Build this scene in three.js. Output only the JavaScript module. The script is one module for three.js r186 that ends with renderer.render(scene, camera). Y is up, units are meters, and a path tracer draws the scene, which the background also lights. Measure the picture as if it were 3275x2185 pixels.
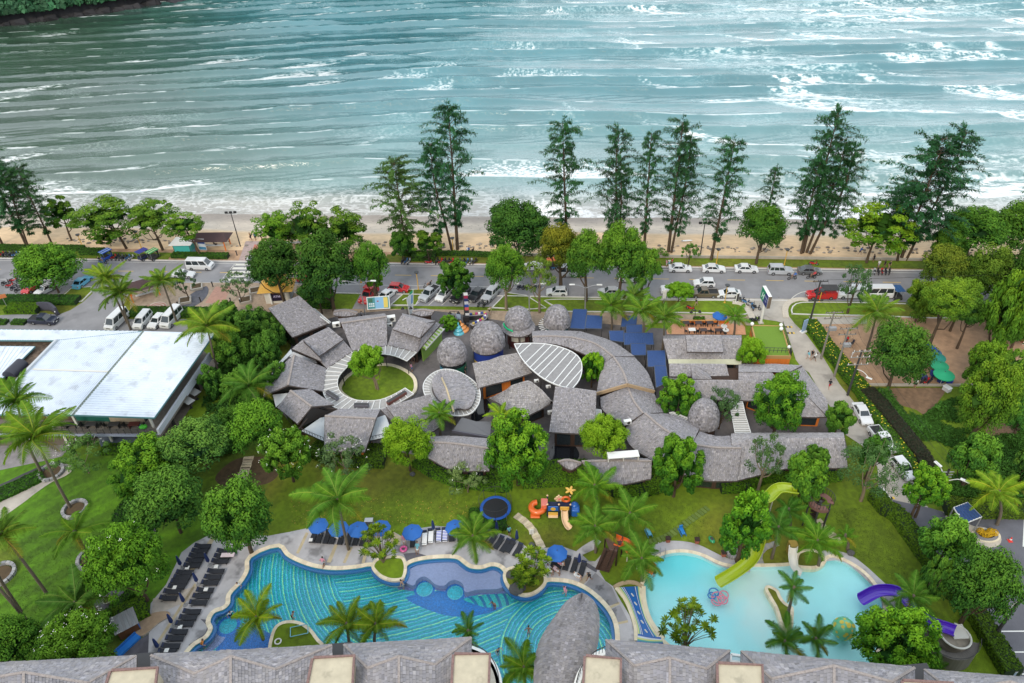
import*as THREE from 'three';
import{mergeGeometries}from 'three/addons/utils/BufferGeometryUtils.js';
import{RoundedBoxGeometry}from 'three/addons/geometries/RoundedBoxGeometry.js';
import{MarchingCubes}from 'three/addons/objects/MarchingCubes.js';
// ---------- camera, sky, sun, exposure ----------
const{PI,sin,cos,abs,min,max,floor,sqrt,hypot,exp,atan2}=Math;
const CAM_H=78,FOCAL=2369,PITCH=Math.atan(FOCAL/3110),ROLL=2.157*PI/180;
const scene=new THREE.Scene();
const camera=new THREE.PerspectiveCamera(2*Math.atan(1092.5/FOCAL)*180/PI,3275/2185,1,6000);
camera.position.set(0,CAM_H,0);
camera.rotation.order='YXZ';
camera.rotation.set(-PITCH,0,-ROLL);
camera.updateMatrixWorld(true);
const SUN=new THREE.Vector3(-0.34,0.62,0.70).normalize();
function makeSky(){
const w=512,h=256,d=new Float32Array(w*h*4);
for(let j=0;j<h;j++)for(let i=0;i<w;i++){
const el=(j+.5)/h*PI-PI/2,az=(i+.5)/w*2*PI;
const y=max(0,sin(el)),x=cos(el)*cos(az),z=cos(el)*sin(az);
let c=.5+.25*sin(az*3+el*5+1.3*sin(az*2))*cos(el*6+sin(az))+.18*sin(az*7+2*sin(el*9))*sin(el*11+az);
c=max(0,min(1,c));
const glow=Math.pow(max(0,x*SUN.x+y*SUN.y+z*SUN.z),6);
const t=Math.pow(y,.6);
const r=(.92-.19*t)*(.84+.32*c)+.35*glow,g=(1.02-.19*t)*(.87+.24*c)+.34*glow,b=(1.10-.16*t)*(.9+.16*c)+.30*glow;
const k=(j*w+i)*4,under=el<0?.45:1;
d[k]=r*under;d[k+1]=g*under;d[k+2]=b*under;d[k+3]=1;
}
const t=new THREE.DataTexture(d,w,h,THREE.RGBAFormat,THREE.FloatType);
t.mapping=THREE.EquirectangularReflectionMapping;t.magFilter=THREE.LinearFilter;t.minFilter=THREE.LinearFilter;t.needsUpdate=true;
return t;
}
scene.background=makeSky();
scene.environment=scene.background;
scene.environmentIntensity=1;
const sun=new THREE.DirectionalLight(0xfff1dc,1.5);
sun.position.copy(SUN).multiplyScalar(400).add(new THREE.Vector3(0,0,-90));
sun.target.position.set(0,0,-90);
sun.shadow.radius=38;sun.shadow.mapSize.set(4096,4096);sun.castShadow=true;
Object.assign(sun.shadow.camera,{left:-260,right:260,top:260,bottom:-260,near:1,far:1200});
scene.add(sun,sun.target);
const renderer=new THREE.WebGLRenderer({antialias:true});
renderer.toneMapping=THREE.LinearToneMapping;
renderer.toneMappingExposure=1.32;
renderer.shadowMap.enabled=true;
// ---------- helpers ----------
const TAU=2*PI,V=(x,y,z)=>new THREE.Vector3(x,y,z);
function rng(seed){let s=seed>>>0;return()=>{s=(s+0x6d2b79f5)>>>0;let t=Math.imul(s^(s>>>15),1|s);t=(t+Math.imul(t^(t>>>7),61|t))^t;return((t^(t>>>14))>>>0)/4294967296;};}
const R0=rng(7),rr=(a,b,r=R0)=>a+(b-a)*r();
const mix=(a,b,t)=>a+(b-a)*t,sat=(x)=>x<0?0:x>1?1:x,smooth=(a,b,x)=>{x=sat((x-a)/(b-a));return x*x*(3-2*x);};
const HASH=new Float32Array(65536);{const r=rng(99);for(let i=0;i<65536;i++)HASH[i]=r();}
const hsh=(i,j)=>HASH[((i*73856093)^(j*19349663))&65535];
function noise(x,y){const i=floor(x),j=floor(y);let u=x-i,v=y-j;u=u*u*(3-2*u);v=v*v*(3-2*v);return mix(mix(hsh(i,j),hsh(i+1,j),u),mix(hsh(i,j+1),hsh(i+1,j+1),u),v);}
const fbm=(x,y,o=4)=>{let a=.5,s=0,n=0;for(let k=0;k<o;k++){s+=a*noise(x,y);n+=a;a*=.5;x=x*2.03+17.1;y=y*2.03-9.7;}return s/n;};
// coordinates were read off enlarged areas of the photograph; each area has its corner and scale here
const TILE={A:[0,0,.46809],B:[1100,0,.46809],C:[2175,0,.46809],D:[0,600,.35073],E:[800,600,.35073],F:[1600,600,.35073],H:[2400,600,.37234],I:[0,1050,.35073],J:[800,1050,.35073],K:[1600,1050,.35073],L:[2400,1050,.37634],M:[0,1590,.37945],N:[800,1590,.37945],O:[1600,1590,.37945],Q:[2400,1590,.37944],Z:[0,0,1.39362]};
function at(t,x,y,h=0){
const[ox,oy,k]=TILE[t],dx=ox+x*k-1637.5,dy=oy+y*k-1092.5;
const u=dx*cos(ROLL)-dy*sin(ROLL),v=dx*sin(ROLL)+dy*cos(ROLL),s=(CAM_H-h)/(FOCAL*sin(PITCH)+v*cos(PITCH));
return V(u*s,h,-(FOCAL*cos(PITCH)-v*sin(PITCH))*s);
}
function pixelOf(p){const f=-p.z*cos(PITCH)+(CAM_H-p.y)*sin(PITCH),v=FOCAL*(p.z*sin(PITCH)+(CAM_H-p.y)*cos(PITCH))/f,u=FOCAL*p.x/f;return[u*cos(ROLL)+v*sin(ROLL)+1637.5,-u*sin(ROLL)+v*cos(ROLL)+1092.5];}
function rise(p,t,y){const Y=TILE[t][1]+y*TILE[t][2];let lo=0,hi=60;for(let i=0;i<40;i++){const m=(lo+hi)/2;if(pixelOf(V(p.x,m,p.z))[1]>Y)lo=m;else hi=m;}return lo;}
const P=(t,a,h=0)=>{const o=[];for(let i=0;i<a.length;i+=2)o.push(at(t,a[i],a[i+1],h));return o;};
const ALPHA=5.568*PI/180;
const CO=(s,w,y=0)=>V(s*cos(ALPHA)+w*sin(ALPHA),y,s*sin(ALPHA)-w*cos(ALPHA));
const toS=(x,z)=>x*cos(ALPHA)+z*sin(ALPHA),toW=(x,z)=>x*sin(ALPHA)-z*cos(ALPHA);
const smoothClosed=(pts,n=60)=>new THREE.CatmullRomCurve3(pts,true,'centripetal').getSpacedPoints(n).slice(0,n);
const smoothOpen=(pts,n=30)=>new THREE.CatmullRomCurve3(pts,false,'centripetal').getSpacedPoints(n);
function inside(poly,x,z){let c=false;for(let i=0,j=poly.length-1;i<poly.length;j=i++){const a=poly[i],b=poly[j];if((a.z>z)!==(b.z>z)&&x<(b.x-a.x)*(z-a.z)/(b.z-a.z)+a.x)c=!c;}return c;}
const used={};
function num(name){const n=used[name]=(used[name]??-1)+1;return n?name+'_'+String(n).padStart(3,'0'):name;}
function tag(o,label,category,group){o.userData.label=label;o.userData.category=category;if(group)o.userData.group=group;return o;}
function thing(name,label,category,pos=V(0,0,0),turn=0,group){const o=new THREE.Group();o.name=num(name);o.position.copy(pos);o.rotation.y=turn;scene.add(o);return tag(o,label,category,group);}
function part(parent,name,geo,m,kind){const o=new THREE.Mesh(geo,m);o.name=name;if(kind)o.userData.kind=kind;parent.add(o);return o;}
function struct(name,geo,m,kind='structure'){const o=new THREE.Mesh(geo,m);o.name=num(name);o.userData.kind=kind;scene.add(o);return o;}
function copyOf(o,label,pos,turn=0,name){const c=o.clone();c.name=num(name??o.name.replace(/_\d+$/,''));c.userData={...o.userData,label};c.position.copy(pos);c.rotation.y=turn;scene.add(c);return c;}
// triangles and quads with a colour each, flat shaded
class Tri{
constructor(){this.p=[];this.c=[];this.t=[];this.col=[1,1,1];}
color(r,g,b){this.col=[r,g,b];return this;}
tri(a,b,c){for(const q of[a,b,c]){this.p.push(q.x,q.y,q.z);this.c.push(...this.col);this.t.push(q.u??q.x,q.v??q.z);}return this;}
quad(a,b,c,d){this.tri(a,b,c);return this.tri(a,c,d);}
box(cx,cy,cz,sx,sy,sz,ry=0){const C=cos(ry),S=sin(ry),f=(x,y,z)=>{const X=x*sx/2,Z=z*sz/2;return V(cx+X*C+Z*S,cy+y*sy/2,cz-X*S+Z*C);};
const q=[f(-1,-1,-1),f(1,-1,-1),f(1,1,-1),f(-1,1,-1),f(-1,-1,1),f(1,-1,1),f(1,1,1),f(-1,1,1)];
for(const[a,b,c,d]of[[4,5,6,7],[1,0,3,2],[5,1,2,6],[0,4,7,3],[7,6,2,3],[0,1,5,4]])this.quad(q[a],q[b],q[c],q[d]);return this;}
bar(a,b,w,h=w){const d=b.clone().sub(a),up=abs(d.y)>.95*d.length()?V(1,0,0):V(0,1,0),s=d.clone().cross(up).normalize().multiplyScalar(w/2),n=s.clone().cross(d).normalize().multiplyScalar(h/2);
const k=(o,i,j)=>o.clone().addScaledVector(s,i).addScaledVector(n,j),A=[k(a,-1,-1),k(a,1,-1),k(a,1,1),k(a,-1,1)],B=[k(b,-1,-1),k(b,1,-1),k(b,1,1),k(b,-1,1)];
for(let i=0;i<4;i++){const j=(i+1)%4;this.quad(A[j],A[i],B[i],B[j]);}this.quad(A[0],A[1],A[2],A[3]);return this.quad(B[3],B[2],B[1],B[0]);}
prism(poly,y0,y1,cap=true){const n=poly.length;for(let i=0;i<n;i++){const a=poly[i],b=poly[(i+1)%n];this.quad(V(a.x,y0,a.z),V(b.x,y0,b.z),V(b.x,y1,b.z),V(a.x,y1,a.z));}
if(cap)for(const[i,j,k]of THREE.ShapeUtils.triangulateShape(poly.map((q)=>new THREE.Vector2(q.x,q.z)),[]))this.tri(V(poly[i].x,y1,poly[i].z),V(poly[j].x,y1,poly[j].z),V(poly[k].x,y1,poly[k].z));return this;}
geo(){const g=new THREE.BufferGeometry();g.setAttribute('position',new THREE.Float32BufferAttribute(this.p,3));g.setAttribute('color',new THREE.Float32BufferAttribute(this.c,3));g.setAttribute('uv',new THREE.Float32BufferAttribute(this.t,2));g.computeVertexNormals();return g;}
}
const tube=(pts,r,seg=8,rad=6)=>new THREE.TubeGeometry(pts.length===2?new THREE.LineCurve3(pts[0],pts[1]):new THREE.CatmullRomCurve3(pts),pts.length===2?1:seg,r,rad);
function taper(pts,r0,r1,seg=8,rad=7){const c=new THREE.CatmullRomCurve3(pts),g=new THREE.TubeGeometry(c,seg,1,rad),p=g.attributes.position;for(let i=0;i<=seg;i++){const o=c.getPointAt(i/seg),k=mix(r0,r1,i/seg);for(let j=0;j<=rad;j++){const q=i*(rad+1)+j;p.setXYZ(q,o.x+(p.getX(q)-o.x)*k,o.y+(p.getY(q)-o.y)*k,o.z+(p.getZ(q)-o.z)*k);}}g.computeVertexNormals();return g;}
const cyl=(r0,r1,h,n=12)=>new THREE.CylinderGeometry(r1,r0,h,n).translate(0,h/2,0);
const rbox=(x,y,z,r=.03,s=1)=>new RoundedBoxGeometry(x,y,z,s,r);
const moved=(g,x,y,z,ry=0,rx=0,rz=0)=>{if(rx)g.rotateX(rx);if(rz)g.rotateZ(rz);if(ry)g.rotateY(ry);return g.translate(x,y,z);};
function merged(list){return mergeGeometries(list.map((g)=>{const k=g.index?g.toNonIndexed():g;for(const n of Object.keys(k.attributes))if(!['position','normal','uv'].includes(n))k.deleteAttribute(n);return k;}));}
const shapeOf=(pts)=>new THREE.Shape(pts.map((q)=>new THREE.Vector2(q.x,-q.z)));
function flat(pts,y,holes=[]){const s=shapeOf(pts);for(const h of holes)s.holes.push(new THREE.Path(h.map((q)=>new THREE.Vector2(q.x,-q.z))));return new THREE.ShapeGeometry(s).rotateX(-PI/2).translate(0,y,0);}
function slab(pts,y0,y1,holes=[],bevel=0){const s=shapeOf(pts);for(const h of holes)s.holes.push(new THREE.Path(h.map((q)=>new THREE.Vector2(q.x,-q.z))));return new THREE.ExtrudeGeometry(s,{depth:y1-y0-bevel,bevelEnabled:bevel>0,bevelSize:bevel,bevelThickness:bevel,bevelSegments:1,bevelOffset:-bevel}).rotateX(-PI/2).translate(0,y0,0);}
function side(pts,i,closed){const n=pts.length,a=pts[closed?(i+n-1)%n:max(0,i-1)],b=pts[closed?(i+1)%n:min(n-1,i+1)],d=V(b.x-a.x,0,b.z-a.z).normalize();return V(-d.z,0,d.x);}
const shift=(pts,d,closed=false)=>pts.map((p,i)=>p.clone().addScaledVector(side(pts,i,closed),d));
function ribbon(pts,d0,d1,y0,y1,closed=false,m=new Tri()){const a=shift(pts,d0,closed),b=shift(pts,d1,closed),n=pts.length,Y=(p,y)=>V(p.x,y,p.z);for(let i=0;i<(closed?n:n-1);i++){const j=(i+1)%n;m.quad(Y(a[i],y1),Y(a[j],y1),Y(b[j],y1),Y(b[i],y1)).quad(Y(a[i],y0),Y(a[j],y0),Y(a[j],y1),Y(a[i],y1)).quad(Y(b[j],y0),Y(b[i],y0),Y(b[i],y1),Y(b[j],y1));}if(!closed)for(const i of[0,n-1])m.quad(Y(a[i],y0),Y(b[i],y0),Y(b[i],y1),Y(a[i],y1));return m;}
// ---------- materials ----------
function image(w,h,f,srgb=true){const d=new Uint8Array(w*h*4);for(let j=0;j<h;j++)for(let i=0;i<w;i++){const c=f((i+.5)/w,(j+.5)/h,i,j),k=(j*w+i)*4;d[k]=sat(c[0])*255;d[k+1]=sat(c[1])*255;d[k+2]=sat(c[2])*255;d[k+3]=255;}
const t=new THREE.DataTexture(d,w,h);t.wrapS=t.wrapT=THREE.RepeatWrapping;t.magFilter=THREE.LinearFilter;t.minFilter=THREE.LinearMipmapLinearFilter;t.generateMipmaps=true;if(srgb)t.colorSpace=THREE.SRGBColorSpace;t.needsUpdate=true;return t;}
const wrapN=(u,v,f)=>{const N=f,x=u*N,y=v*N,i=floor(x),j=floor(y);let a=x-i,b=y-j;a=a*a*(3-2*a);b=b*b*(3-2*b);const q=(m,n)=>hsh(((m%N)+N)%N+N*7,((n%N)+N)%N);return mix(mix(q(i,j),q(i+1,j),a),mix(q(i,j+1),q(i+1,j+1),a),b);};
const tileFbm=(u,v,f,o)=>{let a=.5,s=0,n=0;for(let k=0;k<o;k++){s+=a*wrapN(u,v,f);n+=a;a*=.6;f*=2;}return s/n;};
function speckle(rgb,amp,f=16,o=5,px=512,stain=0){return image(px,px,(u,v)=>{const n=tileFbm(u,v,f,o)-.5,s=stain*smooth(.52,.75,tileFbm(u,v,5,4)),k=1+amp*2*n-s;return rgb.map((c)=>c*k);});}
const scaled=(t,m)=>{const c=t.clone();c.repeat.set(1/m,1/m);c.needsUpdate=true;return c;};
const NOISE=image(512,512,(u,v)=>{const n=tileFbm(u,v,32,4);return[n,n,n];},false);
const M={};
const std=(color,rough=.7,o={})=>new THREE.MeshStandardMaterial({color:Array.isArray(color)?new THREE.Color().setRGB(...color):color,roughness:rough,...o});
const vcol=(rough=.8,o={})=>new THREE.MeshStandardMaterial({vertexColors:true,roughness:rough,side:THREE.DoubleSide,...o});
const textured=(rgb,amp,metres,rough=.85,o={},f=16,stain=0)=>std(0xffffff,rough,{map:scaled(speckle(rgb,amp,f,5,512,stain),metres),bumpMap:scaled(NOISE,metres/3),bumpScale:.01,...o});
M.asphalt=textured([.55,.545,.555],.08,24,.9,{},12,.12);
M.asphaltDark=textured([.40,.40,.43],.14,22,.85,{},8,.35);
M.concrete=textured([.70,.67,.63],.12,14,.9,{},9,.16);
M.promenade=textured([.66,.58,.50],.12,9,.9,{},24,.1);
M.deck=textured([.70,.69,.70],.12,11,.8,{},7,.28);
M.deckDark=textured([.38,.37,.40],.16,9,.75,{},10,.2);
M.tanPave=textured([.74,.68,.56],.1,6,.85,{},12,.12);
M.cream=textured([.90,.85,.74],.05,5,.8,{},12,.08);
M.sandDirt=textured([.68,.55,.44],.14,12,.95,{},14,.1);
M.soil=textured([.33,.27,.19],.25,8,.95,{},16,.1);
M.white=std([.78,.78,.76],.5);M.offwhite=std([.66,.64,.58],.7);M.black=std([.018,.018,.02],.6);M.dark=std([.05,.048,.05],.6);M.grey=std([.3,.3,.31],.6);
M.steel=std([.45,.46,.48],.4,{metalness:.6});M.glass=new THREE.MeshPhysicalMaterial({color:new THREE.Color().setRGB(.02,.03,.035),roughness:.06,clearcoat:1});
M.tyre=std([.02,.02,.022],.85);M.rim=std([.42,.43,.45],.35,{metalness:.7});M.navy=std([.02,.03,.08],.7);M.wood=textured([.42,.28,.19],.2,3,.7);M.timberDark=textured([.2,.13,.1],.2,3,.7);
M.bark=textured([.34,.28,.22],.25,2,.95,{bumpScale:.03});M.palmBark=textured([.42,.38,.33],.25,2,.95,{bumpScale:.03});M.terracotta=textured([.62,.36,.28],.12,3,.8);M.gold=std([.62,.42,.1],.6);M.yellow=std([.75,.5,.05],.5);M.orange=std([.8,.2,.03],.5);
// ---------- pool outlines (needed as holes in the ground) ----------
const poolPts=[...P('N',[235,425,300,495,400,550,550,600,720,618,900,605,1025,588,1050,640,1120,690,1220,714,1295,695,1318,640,1322,588,1360,560,1450,535,1600,520,1740,525,1790,560,1850,600,1950,610,2040,585,2100,600,2140,645]),...P('O',[24,690,45,745,105,805,180,838,260,833,340,790,392,722,480,718,600,735,720,790,820,870,900,960,950,1060,968,1200,950,1330,860,1480,700,1640,400,1720]),...P('N',[2000,1750,1500,1600,900,1560,300,1560]),...P('M',[2050,1560,1700,1500,1560,1380,1640,1260,1745,1195,1795,1110,1775,1045,1810,980,1890,950,1938,900,1948,825,2045,720,2100,620,2112,520])];
const poolLine=new THREE.CatmullRomCurve3(poolPts,true,'centripetal').getPoints(190).slice(0,-1);
const kidPts=[...P('O',[1205,770,1218,870,1275,1050,1385,1205,1560,1330,1900,1480]),...P('Q',[0,1530,400,1560,800,1540,1010,1400,1080,1200,1105,1060,1115,900,1062,780,960,655,810,553,690,512,630,545,570,600,480,608,410,590,380,572,330,582,150,590,0,592]),...P('O',[2000,602,1850,572,1700,502,1560,470,1420,480,1310,530,1250,640])];
const kidLine=new THREE.CatmullRomCurve3(kidPts,true,'centripetal').getPoints(130).slice(0,-1);
// ---------- ground ----------
const LW=230,LD=120,LX=-115,LZ=-142;
const lawnMap=image(2048,1024,(u,v)=>{
const x=LX+u*LW,z=LZ+(1-v)*LD;
const n=fbm(x*.16,z*.16,4),f=fbm(x*2.2,z*2.2,3),d=fbm(x*.07+40,z*.07,3);
let r=.385,g=.475,b=.07;
let k=.78+.5*n+.34*(f-.5);
if(x<-35&&z>-82){const s=.5+.5*sin((x*.55+z*.83+3*sin(x*.09))*1.9);k*=.93+.12*smooth(.25,.75,s);r=.30;g=.45;b=.055;}
const dry=smooth(.5,.72,d)*.6;r=mix(r,.42,dry*.8);g=mix(g,.39,dry);b=mix(b,.13,dry);
return[r*k,g*k,b*k];
});
lawnMap.wrapS=lawnMap.wrapT=THREE.MirroredRepeatWrapping;
lawnMap.repeat.set(1/LW,1/LD);lawnMap.offset.set(-LX/LW,(LZ+LD)/LD);
M.lawn=std(0xffffff,.95,{map:lawnMap,bumpMap:scaled(NOISE,2.2),bumpScale:.05});
const landEdge=[];for(let s=-420;s<=420;s+=20)landEdge.push(CO(s,131.6));
struct('ground',flat([...landEdge,CO(420,-120),CO(-420,-120)],0,[poolLine,kidLine]),M.lawn);
// beach: a graded sheet from the promenade down under the sea
{
const g=new THREE.PlaneGeometry(1,1,420,46),p=g.attributes.position,uv=g.attributes.uv;
for(let i=0;i<p.count;i++){const s=mix(-420,420,uv.getX(i)),w=mix(131.6,185,1-uv.getY(i));const edge=140.5+2.5*(fbm(s*.03,3)-.5)*2;let y=w<140?.01+.12*(fbm(s*.3,w*.4)-.5)*smooth(131.6,133,w):0;y-=.35*smooth(edge-1,edge+2,w)+1.25*sat((w-140)/13)+.1*max(0,w-153);const q=CO(s,w,y);p.setXYZ(i,q.x,q.y,q.z);uv.setXY(i,s,w);}
g.computeVertexNormals();
const map=image(2048,512,(u,v)=>{const s=-420+u*840,w=131.6+v*53.4;const e=140.6+4*(fbm(s*.035,3.1)-.5),wet=smooth(e-.8,e+1.5,w),wet2=smooth(146,150.5,w+3*fbm(s*.05,9));const n=fbm(s*1.3,w*3,4)-.5,t=fbm(s*.12,w*.5+20,4)-.5;let c=[.82,.71,.57];const k=1+.16*n+.18*t;c=c.map((q,i)=>mix(q,[.78,.73,.67][i],wet));c=c.map((q,i)=>mix(q,[.62,.58,.545][i],wet2));return c.map((q)=>q*k);});
map.wrapS=map.wrapT=THREE.ClampToEdgeWrapping;map.repeat.set(1/840,1/53.4);map.offset.set(420/840,-131.6/53.4);
struct('beach',g,std(0xffffff,.8,{map,bumpMap:scaled(NOISE,3),bumpScale:.04,side:THREE.DoubleSide}));
}
// sea: rows of waves running in to the beach, foam where they break
const crestWarp=(s,w)=>7.5*(fbm(s*.012+5,w*.010,3)-.5)+1.8*(noise(s*.045,w*.05)-.5)+.7*(noise(s*.16,w*.1)-.5)+.13*max(0,-40-s)-.02*max(0,s-20);
const wavePhase=(s,w)=>(w+crestWarp(s,w)-4.4)/10.4;
function crestAmp(s,k){return.34+.8*smooth(.36,.64,fbm(s*.013+k*7.31,k*3.7,2));}
function seaHeight(s,w){
const ph=wavePhase(s,w),k=floor(ph+.35),f=ph-floor(ph),fade=smooth(150,168,w),left=mix(.3,1,smooth(-200,-95,s+(w-250)*.25));
const g=f>.76?(1-f)/.24:f/.76,c=f>.76?Math.pow(1-g,1.6):Math.pow(1-g,2.2);
let h=1.75*crestAmp(s,k)*c*left;
const p2=(w*.96+s*.16+5*fbm(s*.03,w*.03))/4.7,f2=p2-floor(p2);h+=.16*Math.pow(abs(f2*2-1),2)*smooth(.35,.7,noise(s*.05,w*.12))*left;
const p3=(w*.9-s*.22+4*fbm(s*.05+9,w*.05))/2.6;h+=.10*sin(TAU*p3)*noise(s*.08+40,w*.1);
h+=.34*(fbm(s*.13,w*.34,4)-.5);
return-1.34+h*fade+.12*(1-fade)*(fbm(s*.2,w*.5)-.5);
}
{
const ws=[];for(let w=147;w<620;){ws.push(w);w+=w<230?.5:w<300?.62:w<400?.9:6;}
const nS=640,pos=new Float32Array(ws.length*(nS+1)*3),uv=new Float32Array(ws.length*(nS+1)*2),idx=[];
ws.forEach((w,j)=>{for(let i=0;i<=nS;i++){const s=mix(-330,310,i/nS)*(1+max(0,w-340)/300),q=CO(s,w,seaHeight(s,w)),k=j*(nS+1)+i;pos.set([q.x,q.y,q.z],k*3);uv.set([s,w],k*2);if(j&&i)idx.push(k-1,k,k-nS-1,k-1,k-nS-1,k-nS-2);}});
const g=new THREE.BufferGeometry();g.setAttribute('position',new THREE.BufferAttribute(pos,3));g.setAttribute('uv',new THREE.BufferAttribute(uv,2));g.setIndex(idx);g.computeVertexNormals();
const S0=-330,SW=640,W0=147,WD=253;
const foamAt=(s,w)=>{
const ph=wavePhase(s,w),right=smooth(-70,100,s+(w-150)*.12),lam=10.4,drift=mix(1.25,-1.5,smooth(-70,30,s));let f=0;
const st=fbm(s*.55-drift*w*.18,w*1.5,4),fine=fbm(s*1.9,w*3.4,3);
for(let d=0;d<2;d++){
const k=floor(ph+.02)-d,b=(ph+.02-k)*lam,s2=s-drift*b,scallop=.9*abs(noise(s2*.22,k*3.1)-.5),e=fbm(s2*.055+k*13.7,k*5.3,2),near=smooth(186,162,w),far=smooth(330,260,w);
const thr=mix(.625,.515,right)-.12*near+.02*far;const m=smooth(thr,thr+.10,e);if(m<=0&&d)continue;
const len=mix(9,17,right)*(.35+1.0*smooth(.3,.7,noise(s2*.06+3,k*9.1))),q=1-b/len;if(q<=0)continue;
const solid=smooth(1.9,.4,b+scallop)*smooth(thr+.02,thr+.12,e)*smooth(-.1,.5,b-scallop*.8);
const cap=smooth(.60,.68,fbm(s*.13+k*7.7,k*2.1,2))*smooth(1.3,.3,b+scallop*.6)*smooth(-.1,.3,b);f=max(f,d?0:cap*mix(.75,1,right));
f=max(f,solid,smooth(.40,.62,st*.7+fine*.3+.34*(q-.5))*m*smooth(0,.5,q)*.95*smooth(-.1,.5,b-scallop*.8));
}
const patch=smooth(.54,.70,fbm((s+.5*w)*.020+30,w*.030+7,3))*right;f=max(f,patch*.75*smooth(.40,.68,st*.6+fine*.4));
const veil=smooth(.58,.8,fbm(s*.06,w*.09+50,3));f=max(f,veil*.22*smooth(.5,.62,fine));
if(w<172){const q=1-abs(fbm(s*.55+2*noise(s*.2,w*.2),w*.8,4)-.5)*2;f=max(f,smooth(.80,.95,q)*.55*smooth(148,152,w)*smooth(172,158,w));const e2=151.5+3.2*(fbm(s*.045,77,3)-.5)*2;f=max(f,.75*smooth(.45,0,abs(w-e2))*noise(s*.3,4));}
return sat(f);
};
const map=image(2048,2048,(u,v)=>{const s=S0+u*SW,w=W0+v*WD;const f=foamAt(s,w),n=fbm(s*.06,w*.1,3)-.5,shore=smooth(170+14*(fbm(s*.03,5)-.5),152,w),mid=smooth(240,165,w),left=smooth(-60,-190,s+(w-240)*.5);
let c=[mix(.27,.42,mid),mix(.49,.565,mid),mix(.525,.565,mid)];c=c.map((q,i)=>mix(q,[.20,.27,.19][i],left*.85));c=c.map((q,i)=>mix(q,[.64,.61,.57][i],shore*.95));c=c.map((q)=>q*(1+.18*n));return c.map((q)=>mix(q,.95,f));});
map.wrapS=map.wrapT=THREE.MirroredRepeatWrapping;map.repeat.set(1/SW,1/WD);map.offset.set(-S0/SW,-W0/WD);
const rough=image(1024,1024,(u,v)=>{const s=S0+u*SW,w=W0+v*WD,f=foamAt(s,w),q=mix(.12,.9,f);return[q,q,q];},false);
rough.wrapS=rough.wrapT=THREE.MirroredRepeatWrapping;rough.repeat.copy(map.repeat);rough.offset.copy(map.offset);
const ripple=image(1024,1024,(u,v)=>{const n=.6*tileFbm(u,v*2%1,16,5)+.4*abs(wrapN(u+.02*wrapN(u,v,12),v,48)-.5)*2;return[n,n,n];},false);ripple.repeat.set(1/14,1/10);
struct('sea',g,new THREE.MeshPhysicalMaterial({map,roughnessMap:rough,roughness:1,bumpMap:ripple,bumpScale:.10,ior:2.0,clearcoat:.5,clearcoatRoughness:.12,side:THREE.DoubleSide}));
}
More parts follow.
